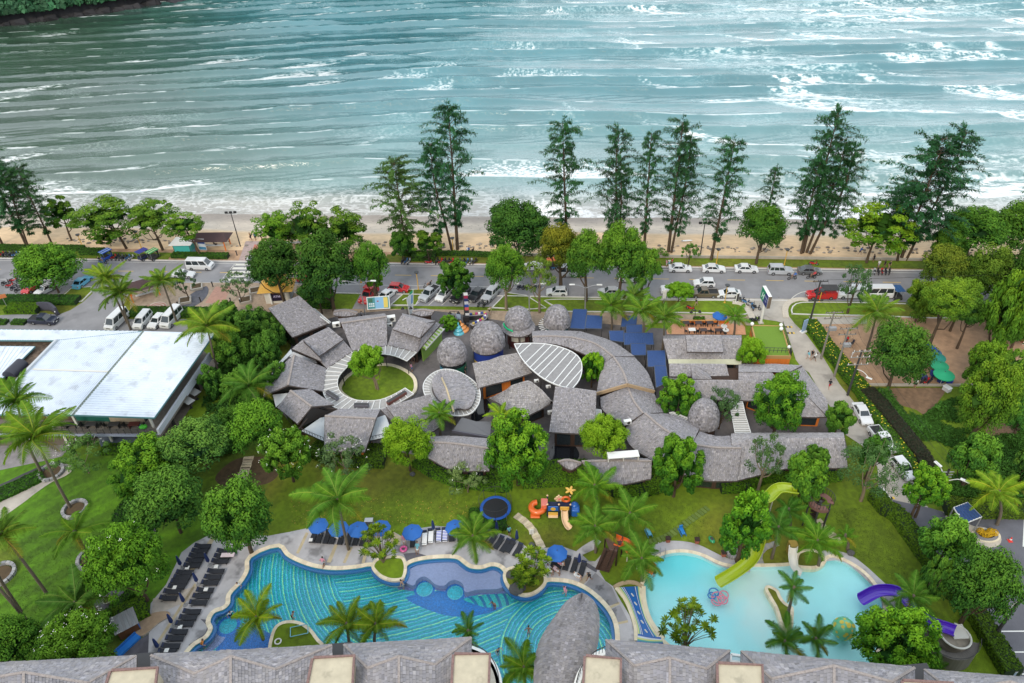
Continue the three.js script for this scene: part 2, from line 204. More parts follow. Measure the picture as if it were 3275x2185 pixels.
// headland across the bay: rock shelf, steep wooded hill
{
const shore=P('A',[-500,240,-200,200,0,176,300,140,600,100,800,70,1000,35,1130,12,1190,-10,1150,-60],-1.2),line=smoothOpen(shore,70);
const g=new THREE.PlaneGeometry(1,1,110,60),p=g.attributes.position,uv=g.attributes.uv,cs=[];const n=line.length-1;
for(let i=0;i<p.count;i++){const a=uv.getX(i)*n,k=min(n-1,floor(a)),q=line[k].clone().lerp(line[k+1],a-k),t=1-uv.getY(i),d=t*160,sd=side(line,k,false),end=smooth(1,.8,uv.getX(i));const dir=sd.z<0?1:-1;const top=78*end+10;let y=-2.2+top*(1-exp(-d/42))*smooth(0,3,d+1.2)+(fbm(q.x*.06+d*.05,d*.09,4)-.45)*14*smooth(2,20,d);p.setXYZ(i,q.x+sd.x*dir*d,y,q.z+sd.z*dir*d);const rock=d<3.2;const s=.6+.8*hsh(i,3);cs.push(...(rock?[.022*s,.021*s,.023*s]:[.010*s,.038*s,.018*s]));}
g.setAttribute('color',new THREE.Float32BufferAttribute(cs,3));const gg=g.toNonIndexed();gg.computeVertexNormals();
struct('hill',gg,vcol(.95));
// wood on it: one mass of crowns
const r=rng(4),m=new Tri();
const crown=(c,R,tint)=>{for(let i=0;i<70;i++){const a=r()*TAU,z=r()*1.25-.25,q=sqrt(max(0,1-z*z)),k=R*(.75+.3*r()),d=V(q*cos(a),z,q*sin(a)),o=c.clone().addScaledVector(d,k),e=V(r()-.5,r()-.3,r()-.5).normalize(),f=e.clone().cross(d).normalize();const s=R*.3*(.7+.6*r()),sh=tint*(.6+.8*r());m.color(.035*sh,.125*sh,.05*sh);m.quad(o.clone().addScaledVector(e,s),o.clone().addScaledVector(f,s),o.clone().addScaledVector(e,-s),o.clone().addScaledVector(f,-s));}};
for(let i=0;i<1500;i++){const k=min(60,1+floor(24*Math.pow(r(),1.6)))*111+floor(r()*111),y=p.getY(k);if(y<-.8)continue;const R=1.8+2.4*r();crown(V(p.getX(k)+3*(r()-.5),y+R*.3,p.getZ(k)+3*(r()-.5)),R,.6+.9*r());}
struct('forest',m.geo(),vcol(.8),'stuff');
const rocks=new Tri();for(let i=0;i<260;i++){const a=r()*(n-.01),k=floor(a),q=line[k].clone().lerp(line[k+1],a-k),R=.8+2.6*r()*r();const s=.5+.8*r();rocks.color(.026*s,.024*s,.026*s);const v=new THREE.IcosahedronGeometry(R,0),b=v.attributes.position;const o=[];for(let j=0;j<b.count;j++){const h=.75+.5*hsh(floor(b.getX(j)*50)+i,floor(b.getY(j)*50));o.push(V(q.x+b.getX(j)*h*1.4+(i%7)-3,-1.2+b.getY(j)*h*.8,q.z+b.getZ(j)*h));}for(let j=0;j<o.length;j+=3)rocks.tri(o[j],o[j+1],o[j+2]);}
struct('shore_rocks',rocks.geo(),vcol(.9),'stuff');
const tip=at('A',1205,15,-1.2),rk=new THREE.IcosahedronGeometry(3,2),b=rk.attributes.position;for(let j=0;j<b.count;j++){const h=.8+.5*noise(b.getX(j)+9,b.getY(j)+b.getZ(j));b.setXYZ(j,b.getX(j)*h*1.7,b.getY(j)*h*.5,b.getZ(j)*h*.8);}rk.computeVertexNormals();
const t=thing('sea_rock','dark rock standing in the sea off the tip of the wooded headland','rock',tip);part(t,'boulder',rk,std([.035,.033,.04],.8));
}
// ---------- roads, paving, kerbs ----------
const coRect=(s0,s1,w0,w1)=>[CO(s0,w0),CO(s1,w0),CO(s1,w1),CO(s0,w1)];
struct('road',flat(coRect(-330,330,116.1,127.2),.02),M.asphalt);
struct('sand_strip',flat([CO(-330,127.2),CO(330,127.2),CO(330,131.7),CO(-330,131.7)],.012),M.sandDirt);
{
const g=new THREE.Group();g.name='road_marking';g.userData.kind='structure';scene.add(g);
for(let s=-150;s<130;s+=7.2)part(g,'yellow_dash',flat(coRect(s,s+3.3,122.7,122.88),.028),std([.62,.42,.12],.8));
part(g,'edge_line',flat(coRect(-200,200,126.2,126.36),.028),std([.55,.54,.52],.8));part(g,'edge_line',flat(coRect(-200,-5,119.0,119.14),.028),std([.55,.54,.52],.8));
for(let i=0;i<7;i++)part(g,'crossing_bar',flat([at('D',2155-i*27,693+i*35),at('D',2330-i*20,693+i*35),at('D',2322-i*20,712+i*35),at('D',2140-i*27,712+i*35)],.028),M.offwhite);
for(let i=0;i<16;i++)part(g,'crossing_dash',flat([at('D',2142-i*10.6,690+i*12.6),at('D',2152-i*10.6,690+i*12.6),at('D',2147-i*10.6,697+i*12.6),at('D',2137-i*10.6,697+i*12.6)],.028),M.offwhite);
const curve=smoothOpen(P('H',[295,1028,330,980,390,925,450,897,520,890,700,893,1370,897]),24);part(g,'edge_line',ribbon(curve,-.07,.07,.022,.028).geo(),M.offwhite);
for(const q of[[485,925,495,965],[735,925,748,962]])part(g,'bay_line',ribbon(P('H',q),-.06,.06,.022,.028).geo(),M.offwhite);
for(let i=0;i<7;i++)part(g,'bay_line',ribbon(P('E',[1510+i*118,1075,1560+i*122,1025]),-.06,.06,.032,.038).geo(),M.offwhite);
}
// promenade walk south of the road, bays, plaza, driveway
struct('footpath',flat([...P('E',[560,1110,800,1110,1270,1108,1700,1112,2338,1126]),...P('F',[600,1140,1100,1145,1640,1155,2300,1170]),...P('F',[2300,1260,1500,1230,800,1330,0,1330]),...P('E',[2000,1350,1400,1250,560,1240])],.03),M.promenade);
struct('parking_bay',flat(P('E',[930,1108,1010,960,1060,885,1600,885,2338,885,2338,1075,2200,1090,1500,1080,1270,1085,1200,1108]),.026),M.asphalt);
struct('plaza',flat([...P('D',[1190,1130,1180,1000,1230,950,1440,900,1700,870,1960,868,2338,870]),...P('E',[300,880,600,890,570,1000,560,1120,500,1150,100,1150]),...P('D',[2338,1140,1900,1135,1500,1135])],.032),M.promenade);
struct('plaza_mosaic',flat(smoothClosed(P('D',[1560,1120,1640,1060,1760,960,1880,900,1900,960,1830,1050,1700,1110]),30),.04),textured([.36,.36,.39],.2,6));
struct('pink_paving',flat(P('D',[1870,1055,1965,905,2110,905,2040,1060]),.042),textured([.72,.55,.48],.1,5));
struct('pink_paving',flat(P('D',[2175,670,2240,490,2338,490,2480,490,2500,670]),.03),textured([.66,.58,.56],.12,5));
struct('red_paving',flat(P('D',[2290,600,2320,520,2420,520,2430,600]),.04),textured([.70,.42,.36],.12,5));
{const t=new THREE.Group();t.name='spiral_paving';t.userData.kind='structure';scene.add(t);const c=at('D',1420,1096),q=at('D',1510,1096),R=c.distanceTo(q);
part(t,'pale_disc',flat([...Array(40)].map((_,i)=>V(c.x+R*cos(i/40*TAU),0,c.z+R*sin(i/40*TAU))),.046),std([.55,.47,.4],.85));
for(let k=0;k<2;k++){const pts=[];for(let i=0;i<=60;i++){const a=i/60*TAU*1.6+k*PI,r=R*(.08+.9*i/60);pts.push(V(c.x+r*cos(a),0,c.z+r*sin(a)));}part(t,'red_swirl',ribbon(pts,-.16,.16,.047,.054).geo(),std([.42,.2,.15],.85));}}
struct('driveway',flat([...P('D',[1215,885,1180,960,1130,1060,1000,1160,1000,1200,1700,1200,1720,1340,-300,1340,-300,1180,300,1150,540,1158,640,1120,750,1050,845,965,830,885])],.028),M.asphalt);
struct('car_park',flat(P('D',[-300,1010,150,1000,540,1000,640,920,830,900,830,870,-300,870]),.03),M.asphalt);
struct('lane',flat([...P('F',[2180,1010]),...P('H',[0,1085,95,1130,230,1150,290,1170,390,1480]),...P('L',[430,330,500,380,620,590,720,720,830,790,800,900,950,1000,1080,1180,1090,1370,1240,1568]),...P('Q',[1310,225,1640,130,1500,90,1420,0]),...P('L',[1400,1330,1290,1180,1220,1085,1040,845,890,640,760,480,620,250,480,60]),...P('H',[380,1170,320,1090,300,1030,350,980,430,960])],.036),M.concrete);
struct('asphalt_lot',flat(P('Q',[1130,10,1300,225,1910,985,2215,1520,2320,1700,2900,1700,2900,165,1870,165,1700,200,1620,125,1500,90]),.04),M.asphaltDark);
struct('pale_paving',flat(smoothClosed(P('Q',[1640,150,1760,160,1860,240,1980,260,2100,320,2110,390,2040,430,1930,420,1830,370,1740,280]),40),.048),textured([.76,.72,.66],.08,5));
{const g=new THREE.Group();g.name='lot_marking';g.userData.kind='structure';scene.add(g);for(const q of[[2020,1135,2700,1130],[2110,1310,2700,1306],[2215,1495,2700,1495],[2300,420,2312,170]])part(g,'bay_line',ribbon(P('Q',q),-.07,.07,.042,.05).geo(),M.white);
for(const[t,x,y,w]of[['H',300,1200,60],['H',315,1252,65],['L',1150,1445,75]])for(let i=0;i<4;i++){const a=at(t,x+w*i/4,y),b=at(t,x+w*(i+1)/4,y);part(g,'speed_bump',new THREE.BoxGeometry(a.distanceTo(b)-.01,.06,.35).translate((a.x+b.x)/2,.066,(a.z+b.z)/2),i%2?M.yellow:M.black);}}
struct('dirt_lot',flat([...P('H',[540,1110,900,1105,1400,1110,2700,1110]),...P('L',[2900,490,930,490,600,60])],.03),M.sandDirt);
struct('concrete_strip',flat(P('H',[500,1110,1000,1110,1000,1172,560,1176]),.044),M.concrete);
struct('bare_soil',flat(smoothClosed(P('L',[1160,530,1400,510,1650,520,1600,620,1500,760,1420,700,1250,640]),30),.035),textured([.50,.40,.31],.2,7,.95,{},14));
struct('bare_soil',flat(smoothClosed(P('L',[2000,820,2130,740,2250,860,2300,1000,2180,1030,2050,960]),30),.035),textured([.46,.37,.29],.2,7,.95,{},14));
struct('soil_bed',flat(smoothClosed(P('I',[1960,1380,2060,1250,2200,1180,2338,1200,2500,1330,2400,1420,2200,1480]),30),.012),M.soil);
struct('soil_bed',flat(smoothClosed(P('J',[-60,1200,150,1180,260,1330,150,1420,-60,1400]),30),.014),M.soil);
struct('courtyard_floor',flat([...P('J',[100,640,150,450,300,300,400,120,520,-40,900,-130,1500,-180,1900,-130]),...P('K',[300,-20,700,-60,1400,0,2100,40,2200,320]),...P('L',[420,330,590,560,660,800,790,880,840,1100,300,1200]),...P('K',[1840,1380,1000,1400,300,1280]),...P('J',[1900,1290,1640,1180,1060,1080,680,1040,430,930,240,720])],.05),textured([.42,.40,.40],.14,8,.85,{},9,.2));
// grass islands with kerbs
const kerbM=std([.62,.6,.57],.8);
function island(pts,label,h=.12){const g=new THREE.Group();g.name=num('grass_island');g.userData.kind='structure';scene.add(g);part(g,'turf',slab(pts,0,h),M.lawn);part(g,'kerb',ribbon([...pts,pts[0]],-.02,.22,0,h+.02).geo(),kerbM);}
island(P('E',[1272,1078,1440,932,1600,930,1512,1078]));island(P('E',[2200,1100,2338,960,2520,985,2700,1100,2500,1118]));
island(smoothOpen([...P('F',[590,1136,400,1030,480,1022,1000,1022,1700,1030,2150,1042,2230,1080,2290,1130,2270,1156,1900,1150,1200,1140])],50));
island(smoothOpen(P('H',[355,1090,350,1040,400,995,470,988,900,990,1300,1000,1800,1010,1800,1105,1000,1105,500,1096]),50));
island(P('D',[560,1000,650,920,835,905,840,950,750,1040,640,1060,-300,1060,-300,1005]));
{const k=new THREE.Group();k.name='kerb';k.userData.kind='structure';scene.add(k);part(k,'kerb_stone',ribbon(smoothOpen([...P('F',[2120,1036,2200,1050,2262,1090,2300,1140,2330,1200])],16),0,1.1,0,.15).geo(),textured([.78,.74,.68],.08,4));part(k,'kerb_stone',ribbon(smoothOpen(P('H',[330,1120,322,1050,350,1000,420,975,500,980]),14),-1.0,.05,0,.15).geo(),textured([.78,.74,.68],.08,4));part(k,'kerb_stone',ribbon([CO(-200,127.1),CO(-66,127.1)],-.15,.15,0,.14).geo(),kerbM);part(k,'kerb_stone',ribbon([CO(-40,127.1),CO(200,127.1)],-.15,.15,0,.14).geo(),kerbM);part(k,'kerb_stone',ribbon([CO(-60,115.95),CO(41,115.95)],-.12,.12,0,.14).geo(),kerbM);}
struct('grass_verge',slab(coRect(-200,-84,127.6,130.2),0,.1),M.lawn);struct('grass_verge',slab(coRect(-38,110,127.8,130.6),0,.1),M.lawn);
part(thing('garden_wall','low concrete wall between the roadside grass and the beach sand','wall'),'wall_body',ribbon([CO(-36,130.9),CO(110,130.9)],-.12,.12,0,.55).geo(),M.concrete);
// left garden: paths and terrace
struct('garden_path',flat(smoothClosed([...P('I',[-120,1640,60,1530,260,1410,450,1320,560,1240,640,1250,665,1290,600,1345,480,1400,330,1500,200,1600,-60,1760])],50),.02),M.concrete);
struct('terrace',flat(P('I',[-300,1340,0,1295,380,1215,560,1170,640,1090,640,1000,-300,1000]),.016),textured([.56,.54,.54],.14,9));
struct('garden_path',flat(smoothClosed(P('M',[1270,70,1180,150,1090,260,1090,350,1170,400,1300,420,1300,200]),40),.02),M.deckDark);
struct('garden_path',flat(P('M',[640,1150,820,860,960,770,1060,800,1000,860,850,1040,800,1130]),.022),M.deckDark);
struct('curved_terrace',flat(smoothClosed(P('M',[1120,1110,1260,1000,1420,975,1440,1000,1330,1080,1200,1180]),40),.26),textured([.66,.56,.46],.1,5));
struct('curved_terrace',slab(smoothClosed(P('M',[1120,1110,1260,1000,1420,975,1440,1000,1330,1080,1200,1180]),40),0,.24),M.concrete);
struct('garden_path',flat(smoothClosed(P('M',[1000,1330,1150,1220,1300,1120,1420,1000,1460,1010,1400,1120,1290,1250,1180,1400,1000,1420]),40),.03),M.deckDark);
struct('black_stone_channel',ribbon(smoothOpen([...P('I',[-120,1500,60,1430,250,1340,420,1270,560,1235])],20),-.3,.3,0,.35).geo(),M.dark);
// stepping stones: each slab a piece of its path
function stones(name,a,w,d,m,seed=3){const g=new THREE.Group();g.name=num(name);g.userData.kind='structure';scene.add(g);const r=rng(seed),geo=[0,1,2].map((i)=>rbox(w*(1-.05*i),.08,d*(1-.06*i),.02));a.forEach((p,i)=>{const q=a[min(i+1,a.length-1)],o=a[max(i-1,0)],s=part(g,'paving_slab',geo[i%3],m[i%m.length]);s.position.set(p.x,.05,p.z);s.rotation.y=-atan2(q.z-o.z,q.x-o.x)+PI/2+(r()-.5)*.08;});}
const stoneM=[textured([.80,.74,.62],.12,2),textured([.74,.68,.58],.12,2),textured([.84,.79,.68],.1,2)],mossM=[textured([.42,.50,.22],.2,2),textured([.38,.46,.2],.2,2)];
stones('stone_path',smoothOpen(P('I',[2265,1190,2245,1260,2215,1340,2185,1415]),9),1.5,.78,stoneM);
stones('stone_path',smoothOpen(P('O',[140,160,215,215,275,285,310,350,350,425]),17),1.05,.44,stoneM);
stones('mossy_path',smoothOpen(P('O',[1270,385,1400,340,1520,255,1640,170,1740,100]),17),1.0,.5,mossM);
stones('stone_path',smoothOpen(P('Q',[85,555,75,500,100,450,150,415,220,395]),13),.8,.42,[std([.3,.3,.3]),std([.36,.34,.3])]);
stones('stone_path',smoothOpen(P('Q',[580,215,610,250,660,300,715,345,740,375]),5),1.1,.9,stoneM);
// ---------- pools ----------
const deckOuter=[...P('M',[1230,1850,1262,1000,1270,900,1400,740,1530,470,1640,385,1810,300]),...P('N',[150,330,330,297,480,265,600,262,800,268,1000,290,1190,285,1280,335,1400,270,1560,245,1750,262,1950,268]),...P('O',[60,325,205,410,262,455,375,430,540,425,640,460,690,420,745,385,810,352,850,378,800,440,690,490,745,540,800,545,850,490,880,500,835,630,885,710,950,755,1005,860,1090,1000,1130,1120,1140,1230,1100,1900,300,2000])];
const innerDeck=poolLine;
struct('pool_deck',slab(deckOuter,0,.06,[innerDeck]),M.deck);
{
const g=new THREE.Group();g.name='deck_banding';g.userData.kind='structure';scene.add(g);
const band=(t,a,m=M.tanPave,y=.066)=>part(g,'paving_band',flat(P(t,a),y),m);
band('N',[470,300,495,305,410,480,385,478]);band('N',[715,400,740,404,680,555,645,553]);band('N',[840,420,865,425,805,560,780,558]);band('N',[970,440,995,445,965,560,940,558]);
band('N',[1200,290,1275,340,1265,410,1180,400]);band('O',[885,940,1000,885,1010,905,905,955]);band('O',[980,1060,1075,1040,1078,1060,982,1080]);band('O',[640,740,740,640,770,655,690,755],textured([.66,.6,.52],.1,4));
band('M',[1290,860,1700,740,1620,860,1400,960,1280,980],textured([.70,.66,.62],.1,6));band('M',[1800,310,1830,330,1560,740,1520,740]);band('M',[1640,730,1660,740,1340,1240,1310,1240]);
band('M',[1690,1030,1760,1040,1790,1100,1750,1180,1600,1270,1590,1250,1730,1150,1750,1090],M.deckDark);band('N',[1290,480,1400,470,1500,500,1420,530,1330,560],M.deckDark);band('O',[690,560,740,560,820,610,810,640,740,600],M.deckDark);
band('O',[700,760,800,640,870,700,940,760,1000,900,900,920,850,840,760,790],textured([.56,.55,.56],.12,6,.8,{},8,.35));band('O',[905,960,1010,915,1075,1040,985,1060],textured([.60,.59,.60],.1,6,.8,{},8,.3));
}
// coping stones round the main pool, one piece each
function coping(name,line,d0,d1,y0,y1,ms,label,cat,every=1,closed=true){const t=thing(name,label,cat);const n=line.length;for(let i=0;i<(closed?n:n-1);i+=every){const pts=[];for(let k=0;k<=every;k++)pts.push(line[closed?(i+k)%n:min(n-1,i+k)]);const A=pts.map((p,k)=>p.clone().addScaledVector(side(line,closed?(i+k)%n:min(n-1,i+k),closed),d0)),B=pts.map((p,k)=>p.clone().addScaledVector(side(line,closed?(i+k)%n:min(n-1,i+k),closed),d1));const m=new Tri(),Y=(p,y)=>V(p.x,y,p.z);for(let k=0;k<every;k++)m.quad(Y(A[k],y1),Y(A[k+1],y1),Y(B[k+1],y1),Y(B[k],y1)).quad(Y(A[k],y0),Y(A[k+1],y0),Y(A[k+1],y1),Y(A[k],y1)).quad(Y(B[k+1],y0),Y(B[k],y0),Y(B[k],y1),Y(B[k+1],y1));part(t,'coping_stone',m.geo(),ms[i%ms.length]);}return t;}
const inward=(line)=>{const c=line[0].clone().addScaledVector(side(line,0,true),.2);return inside(line,c.x,c.z)?1:-1;};
const creams=[M.cream,textured([.86,.80,.70],.06,4),textured([.92,.86,.76],.05,4)].map((m)=>{m.side=THREE.DoubleSide;return m;});
{const s=inward(poolLine);coping('pool_coping',poolLine,0,-s*.55,0,.12,creams,'pale rounded stone edging round the striped swimming pool','pool edging');}
{const s=inward(kidLine);coping('pool_coping',kidLine,0,-s*.45,0,.1,creams,'cream stone edging round the pale turquoise paddling pool','pool edging');
const arc=kidLine.filter((p,i)=>{const[X,Y]=pixelOf(p);return Y<2000&&!(X>2150&&X<2700&&Y<1850&&X<2660)&&!(X<2100&&Y>1870);});
const band=(pts)=>ribbon(smoothOpen(pts,30),-.75,.75,0,.05).geo();M.deck.side=THREE.DoubleSide;
struct('paddling_pool_deck',band(P('O',[1262,470,1350,425,1500,412,1640,435,1770,495,1850,535,2000,582,2100,592])),M.deck);struct('paddling_pool_deck',band(P('Q',[620,500,720,492,830,528,930,600,1040,700,1130,790,1165,900,1165,1000,1140,1100])),M.deck);}
const wallM=std([.02,.14,.38],.35,{side:THREE.DoubleSide}),wallTeal=std([.04,.36,.44],.35,{side:THREE.DoubleSide});
const FLOOR=-1.15;
struct('pool_wall',ribbon(poolLine,-.01,.0,FLOOR,.0,true).geo(),wallTeal);
{const s=inward(poolLine);struct('pool_tile_band',ribbon(shift(poolLine,s*.012,true),0,s*.35,-.5,-.14,true).geo(),wallM);}
// tiled floor: the bands of blue, teal and lime tiles, tile by tile
{
const bx=poolLine.reduce((b,p)=>[min(b[0],p.x),max(b[1],p.x),min(b[2],p.z),max(b[3],p.z)],[1e9,-1e9,1e9,-1e9]);const W=bx[1]-bx[0],D=bx[3]-bx[2];
const ca=at('N',800,-560),cb=at('N',1800,330),cc=at('O',590,1250),rc=cc.distanceTo(at('O',10,1080)),l0=at('N',690,640),l1=at('N',800,900);
const c1=at('N',1462,732),r1=c1.distanceTo(at('N',1550,740)),c2=at('N',1722,760),r2=c2.distanceTo(at('N',1808,770));
const shelf=[...P('N',[1230,728,1370,748,1440,700,1560,740,1650,752,1730,740,1800,802,1900,780,2161,765,2300,700,2161,600,1800,480,1322,500])],deep=smoothClosed(P('N',[1300,800,1420,770,1600,745,1800,790,1950,800,2161,850,2080,900,1950,945,1700,960,1480,900]),40),steps=smoothClosed(P('N',[1790,815,1900,790,2161,775,2200,850,2000,885,1900,860]),30);
const lshelf=smoothClosed(P('M',[1890,1060,1870,1150,1780,1240,1680,1310,1640,1300,1740,1200,1800,1110,1810,1050]),30),lspa=at('M',1900,1040),lr=lspa.distanceTo(at('M',1800,1040)),ldeep=smoothClosed(P('M',[1890,1120,2060,1050,2161,1060,2300,1150,2300,1400,1700,1400,1780,1270]),30);
const teal=[.08,.63,.66],blue=[.08,.55,.73],sky=[.34,.74,.84],lime=[.60,.86,.62],teal2=[.15,.71,.71];
const stripes=[teal,teal,blue,sky,teal2,teal,blue,teal,lime,teal2,teal,blue,sky,teal];
const map=image(2048,1024,(u,v,i,j)=>{
const x=bx[0]+u*W,z=bx[3]-v*D,n=hsh(floor(x/.09),floor(z/.09))-.5,q={x,z};let c;
const d1=hypot(x-c1.x,z-c1.z),d2=hypot(x-c2.x,z-c2.z),dl=hypot(x-lspa.x,z-lspa.z);
if(d1<r1||d2<r2){const d=d1<r1?d1/r1:d2/r2;c=d>.72?[.03,.42,.72]:[.12,.66,.74];if(abs(d-.72)<.05)c=[.3,.7,.75];}
else if(inside(shelf,x,z))c=[.44,.48,.70];
else if(inside(steps,x,z))c=sin(hypot(x-c2.x,z-c2.z-3)*7)>.3?[.04,.42,.62]:[.14,.68,.68];
else if(inside(deep,x,z))c=[.03,.44,.74];
else if(dl<lr){c=dl/lr>.72?[.03,.42,.75]:[.12,.66,.74];}
else if(inside(lshelf,x,z))c=[.53,.56,.72];else if(inside(ldeep,x,z))c=[.03,.40,.72];
else{
const wob=.10*(noise(x*1.5,z*1.5)-.5)+.05*(noise(x*5,z*5)-.5);let f;
const dc=hypot(x-cc.x,z-cc.z),L=(x-l0.x)*(l1.z-l0.z)-(z-l0.z)*(l1.x-l0.x);
if(dc<rc)f=dc;else if(L>0||z>l1.z+30)f=hypot((x-ca.x)*.8,z-ca.z);else f=hypot(x-cb.x,(z-cb.z)*1.08);
const k=(f+wob)/.10;c=stripes[((floor(k)%14)+14)%14];
}
return c.map((h)=>h*(1+.3*n));
});
map.wrapS=map.wrapT=THREE.ClampToEdgeWrapping;map.repeat.set(1/W,1/D);map.offset.set(-bx[0]/W,bx[3]/D);
struct('pool_floor',flat(poolLine,FLOOR),std(0xffffff,.4,{map}));
struct('spa_shelf',slab(smoothClosed([...P('N',[1300,690,1380,735,1400,690,1460,655,1520,690,1560,725,1640,735,1660,710,1720,685,1790,720,1810,790,1900,770,2130,745,2135,655,2040,600,1950,622,1850,615,1780,570,1730,540,1600,535,1450,552,1340,600])],70),FLOOR+.02,-.3),textured([.55,.57,.72],.08,3,.5));
}
function water(name,line,y,tint,ripple){const m=new THREE.MeshPhysicalMaterial({color:new THREE.Color().setRGB(...tint),roughness:.04,transmission:1,thickness:0,ior:1.33,bumpMap:scaled(NOISE,5),bumpScale:ripple,side:THREE.DoubleSide});return struct(name,flat(line,y),m);}
water('pool_water',poolLine,-.13,[.93,1,1],.07);
// paddling pool
struct('pool_wall',ribbon(kidLine,-.01,0,-.6,.02,true).geo(),std([.55,.75,.76],.5,{side:THREE.DoubleSide}));
{
const b=[at('Q',0,700),at('O',1500,900),at('Q',560,900),at('Q',60,1150)];
const bx=kidLine.reduce((b,p)=>[min(b[0],p.x),max(b[1],p.x),min(b[2],p.z),max(b[3],p.z)],[1e9,-1e9,1e9,-1e9]),W=bx[1]-bx[0],D=bx[3]-bx[2],shallow=at('Q',20,720),sh2=at('Q',60,900),dp=at('O',1420,520),dp2=at('Q',230,600);
const map=image(1024,512,(u,v)=>{const x=bx[0]+u*W,z=bx[3]-v*D,n=fbm(x*.5,z*.5,3)-.5;let s=smooth(7.5,.5,hypot((x-shallow.x)*.9,z-shallow.z)+3*n);s=max(s,smooth(6,.5,hypot((x-sh2.x)*1.3,(z-sh2.z)*.6)+3*n));let e=smooth(8,0,hypot((x-dp.x)*.7,(z-dp.z)*1.2))*.9;let c=[.66,.90,.92].map((q,i)=>mix(q,[.84,.92,.91][i],s));c=c.map((q,i)=>mix(q,[.34,.80,.84][i],e));return c.map((q)=>q*(1+.06*n));});
map.wrapS=map.wrapT=THREE.ClampToEdgeWrapping;map.repeat.set(1/W,1/D);map.offset.set(-bx[0]/W,bx[3]/D);
struct('paddling_pool_floor',flat(kidLine,-.55),std(0xffffff,.6,{map}));
water('paddling_pool_water',kidLine,-.08,[.93,1,1],.05);
}
// mosaic ramp between the pools: bands along a blue middle
{
const L=smoothOpen(P('O',[985,765,1060,860,1120,1000,1150,1110,1155,1215]),24),R=smoothOpen(P('O',[1190,755,1195,870,1235,1020,1300,1130,1365,1205]),24),g=new THREE.Group();g.name='mosaic_ramp';g.userData.kind='structure';scene.add(g);
const cuts=[[0,.06,[.62,.55,.42]],[.06,.12,[.62,.66,.22]],[.12,.17,[.05,.3,.28]],[.17,.20,[.7,.72,.7]],[.20,.25,[.02,.1,.36]],[.25,.28,[.6,.64,.72]],[.28,.33,[.02,.08,.3]],[.33,.67,[.015,.13,.42]],[.67,.72,[.02,.08,.3]],[.72,.75,[.6,.64,.72]],[.75,.82,[.03,.16,.42]],[.82,.86,[.1,.34,.3]],[.86,.92,[.6,.66,.25]],[.92,1,[.8,.82,.78]]];
for(const[a,b,c]of cuts){const m=new Tri();for(let i=0;i<24;i++){const y=.09,p=(k,t)=>{const q=L[k].clone().lerp(R[k],t);return V(q.x,y,q.z);};m.quad(p(i,a),p(i,b),p(i+1,b),p(i+1,a));}part(g,'mosaic_band',m.geo(),std(c,.4,{side:THREE.DoubleSide}));}
part(g,'cream_edge',ribbon([...L].map((q)=>q),0,.35,0,.16).geo(),M.cream);part(g,'cream_edge',ribbon(R,-.5,-.02,0,.15).geo(),M.cream);
part(g,'top_edge',ribbon(smoothOpen(P('O',[960,765,1010,738,1070,722,1140,728,1205,765]),12),-.25,.25,0,.14).geo(),textured([.7,.62,.5],.1,4));
for(let i=0;i<5;i++){const a=L[4+i*4].clone().lerp(R[4+i*4],.5);const m=new THREE.CapsuleGeometry(.09,.36,2,6);part(g,'pale_fish',m.rotateX(PI/2).scale(1,.15,1).rotateY(.5).translate(a.x,.1,a.z),M.offwhite);}
for(let k=0;k<5;k++)part(g,'mosaic_step',ribbon(smoothOpen(P('O',[1160-k*3,1165+k*14,1260,1185+k*13,1355+k*4,1195+k*9]),8),-.12,.12,.0,.11-k*.003+.02).geo(),std([[.03,.12,.4],[.6,.64,.7],[.55,.6,.2],[.06,.3,.3],[.02,.1,.34]][k],.4));
}
// raised planting islands in and by the pools
const plantM=std(0xffffff,.95,{map:lawnMap});
function planter(line,label,y=.18){const t=thing('planting_island',label,'planter');part(t,'lawn',slab(shift(line,inward(line)*.3,true),-1.1,y-.03),M.lawn);const n=line.length;for(let i=0;i<n;i+=2){const A=[0,1,2].map((k)=>line[(i+k)%n]);const s=inward(line);const m=new Tri();for(let k=0;k<2;k++){const a=A[k],b=A[k+1],sa=side(line,(i+k)%n,true),sb=side(line,(i+k+1)%n,true),c=b.clone().addScaledVector(sb,s*.38),d=a.clone().addScaledVector(sa,s*.38),Y=(p,h)=>V(p.x,h,p.z);m.quad(Y(a,y),Y(b,y),Y(c,y),Y(d,y)).quad(Y(a,-1.1),Y(b,-1.1),Y(b,y),Y(a,y)).quad(Y(d,0),Y(c,0),Y(c,y),Y(d,y));}part(t,'edge_stone',m.geo(),creams[i%3]);}return t;}
planter(smoothClosed(P('N',[1022,590,1050,640,1110,688,1200,714,1290,700,1318,640,1318,560,1290,510,1230,500,1150,505,1060,530]),44),'grassy island with stone edge holding the yellow shrub beside the lilac shelf');
planter(smoothClosed(P('O',[22,660,45,745,105,805,180,838,260,834,340,790,392,722,370,640,250,600,110,590,50,610]),48),'oval stone edged island with a dark rock and bright shrubs in the main pool');
planter(smoothClosed(P('N',[150,1300,200,1110,250,1065,330,1045,430,1060,520,1120,580,1200,640,1265,640,1400,400,1450,160,1420]),48),'lawn island with pale edge in the pool close to the hotel eaves');
planter(smoothClosed(P('Q',[118,770,145,750,230,790,260,850,300,900,355,930,362,1030,350,1110,290,1140,245,1060,205,940,160,860]),44),'narrow grassy island with one palm in the paddling pool');
planter(smoothClosed(P('Q',[385,590,380,500,410,460,520,445,600,480,640,545,570,604,480,610]),36),'grassy spit beside the white slide at the paddling pool');
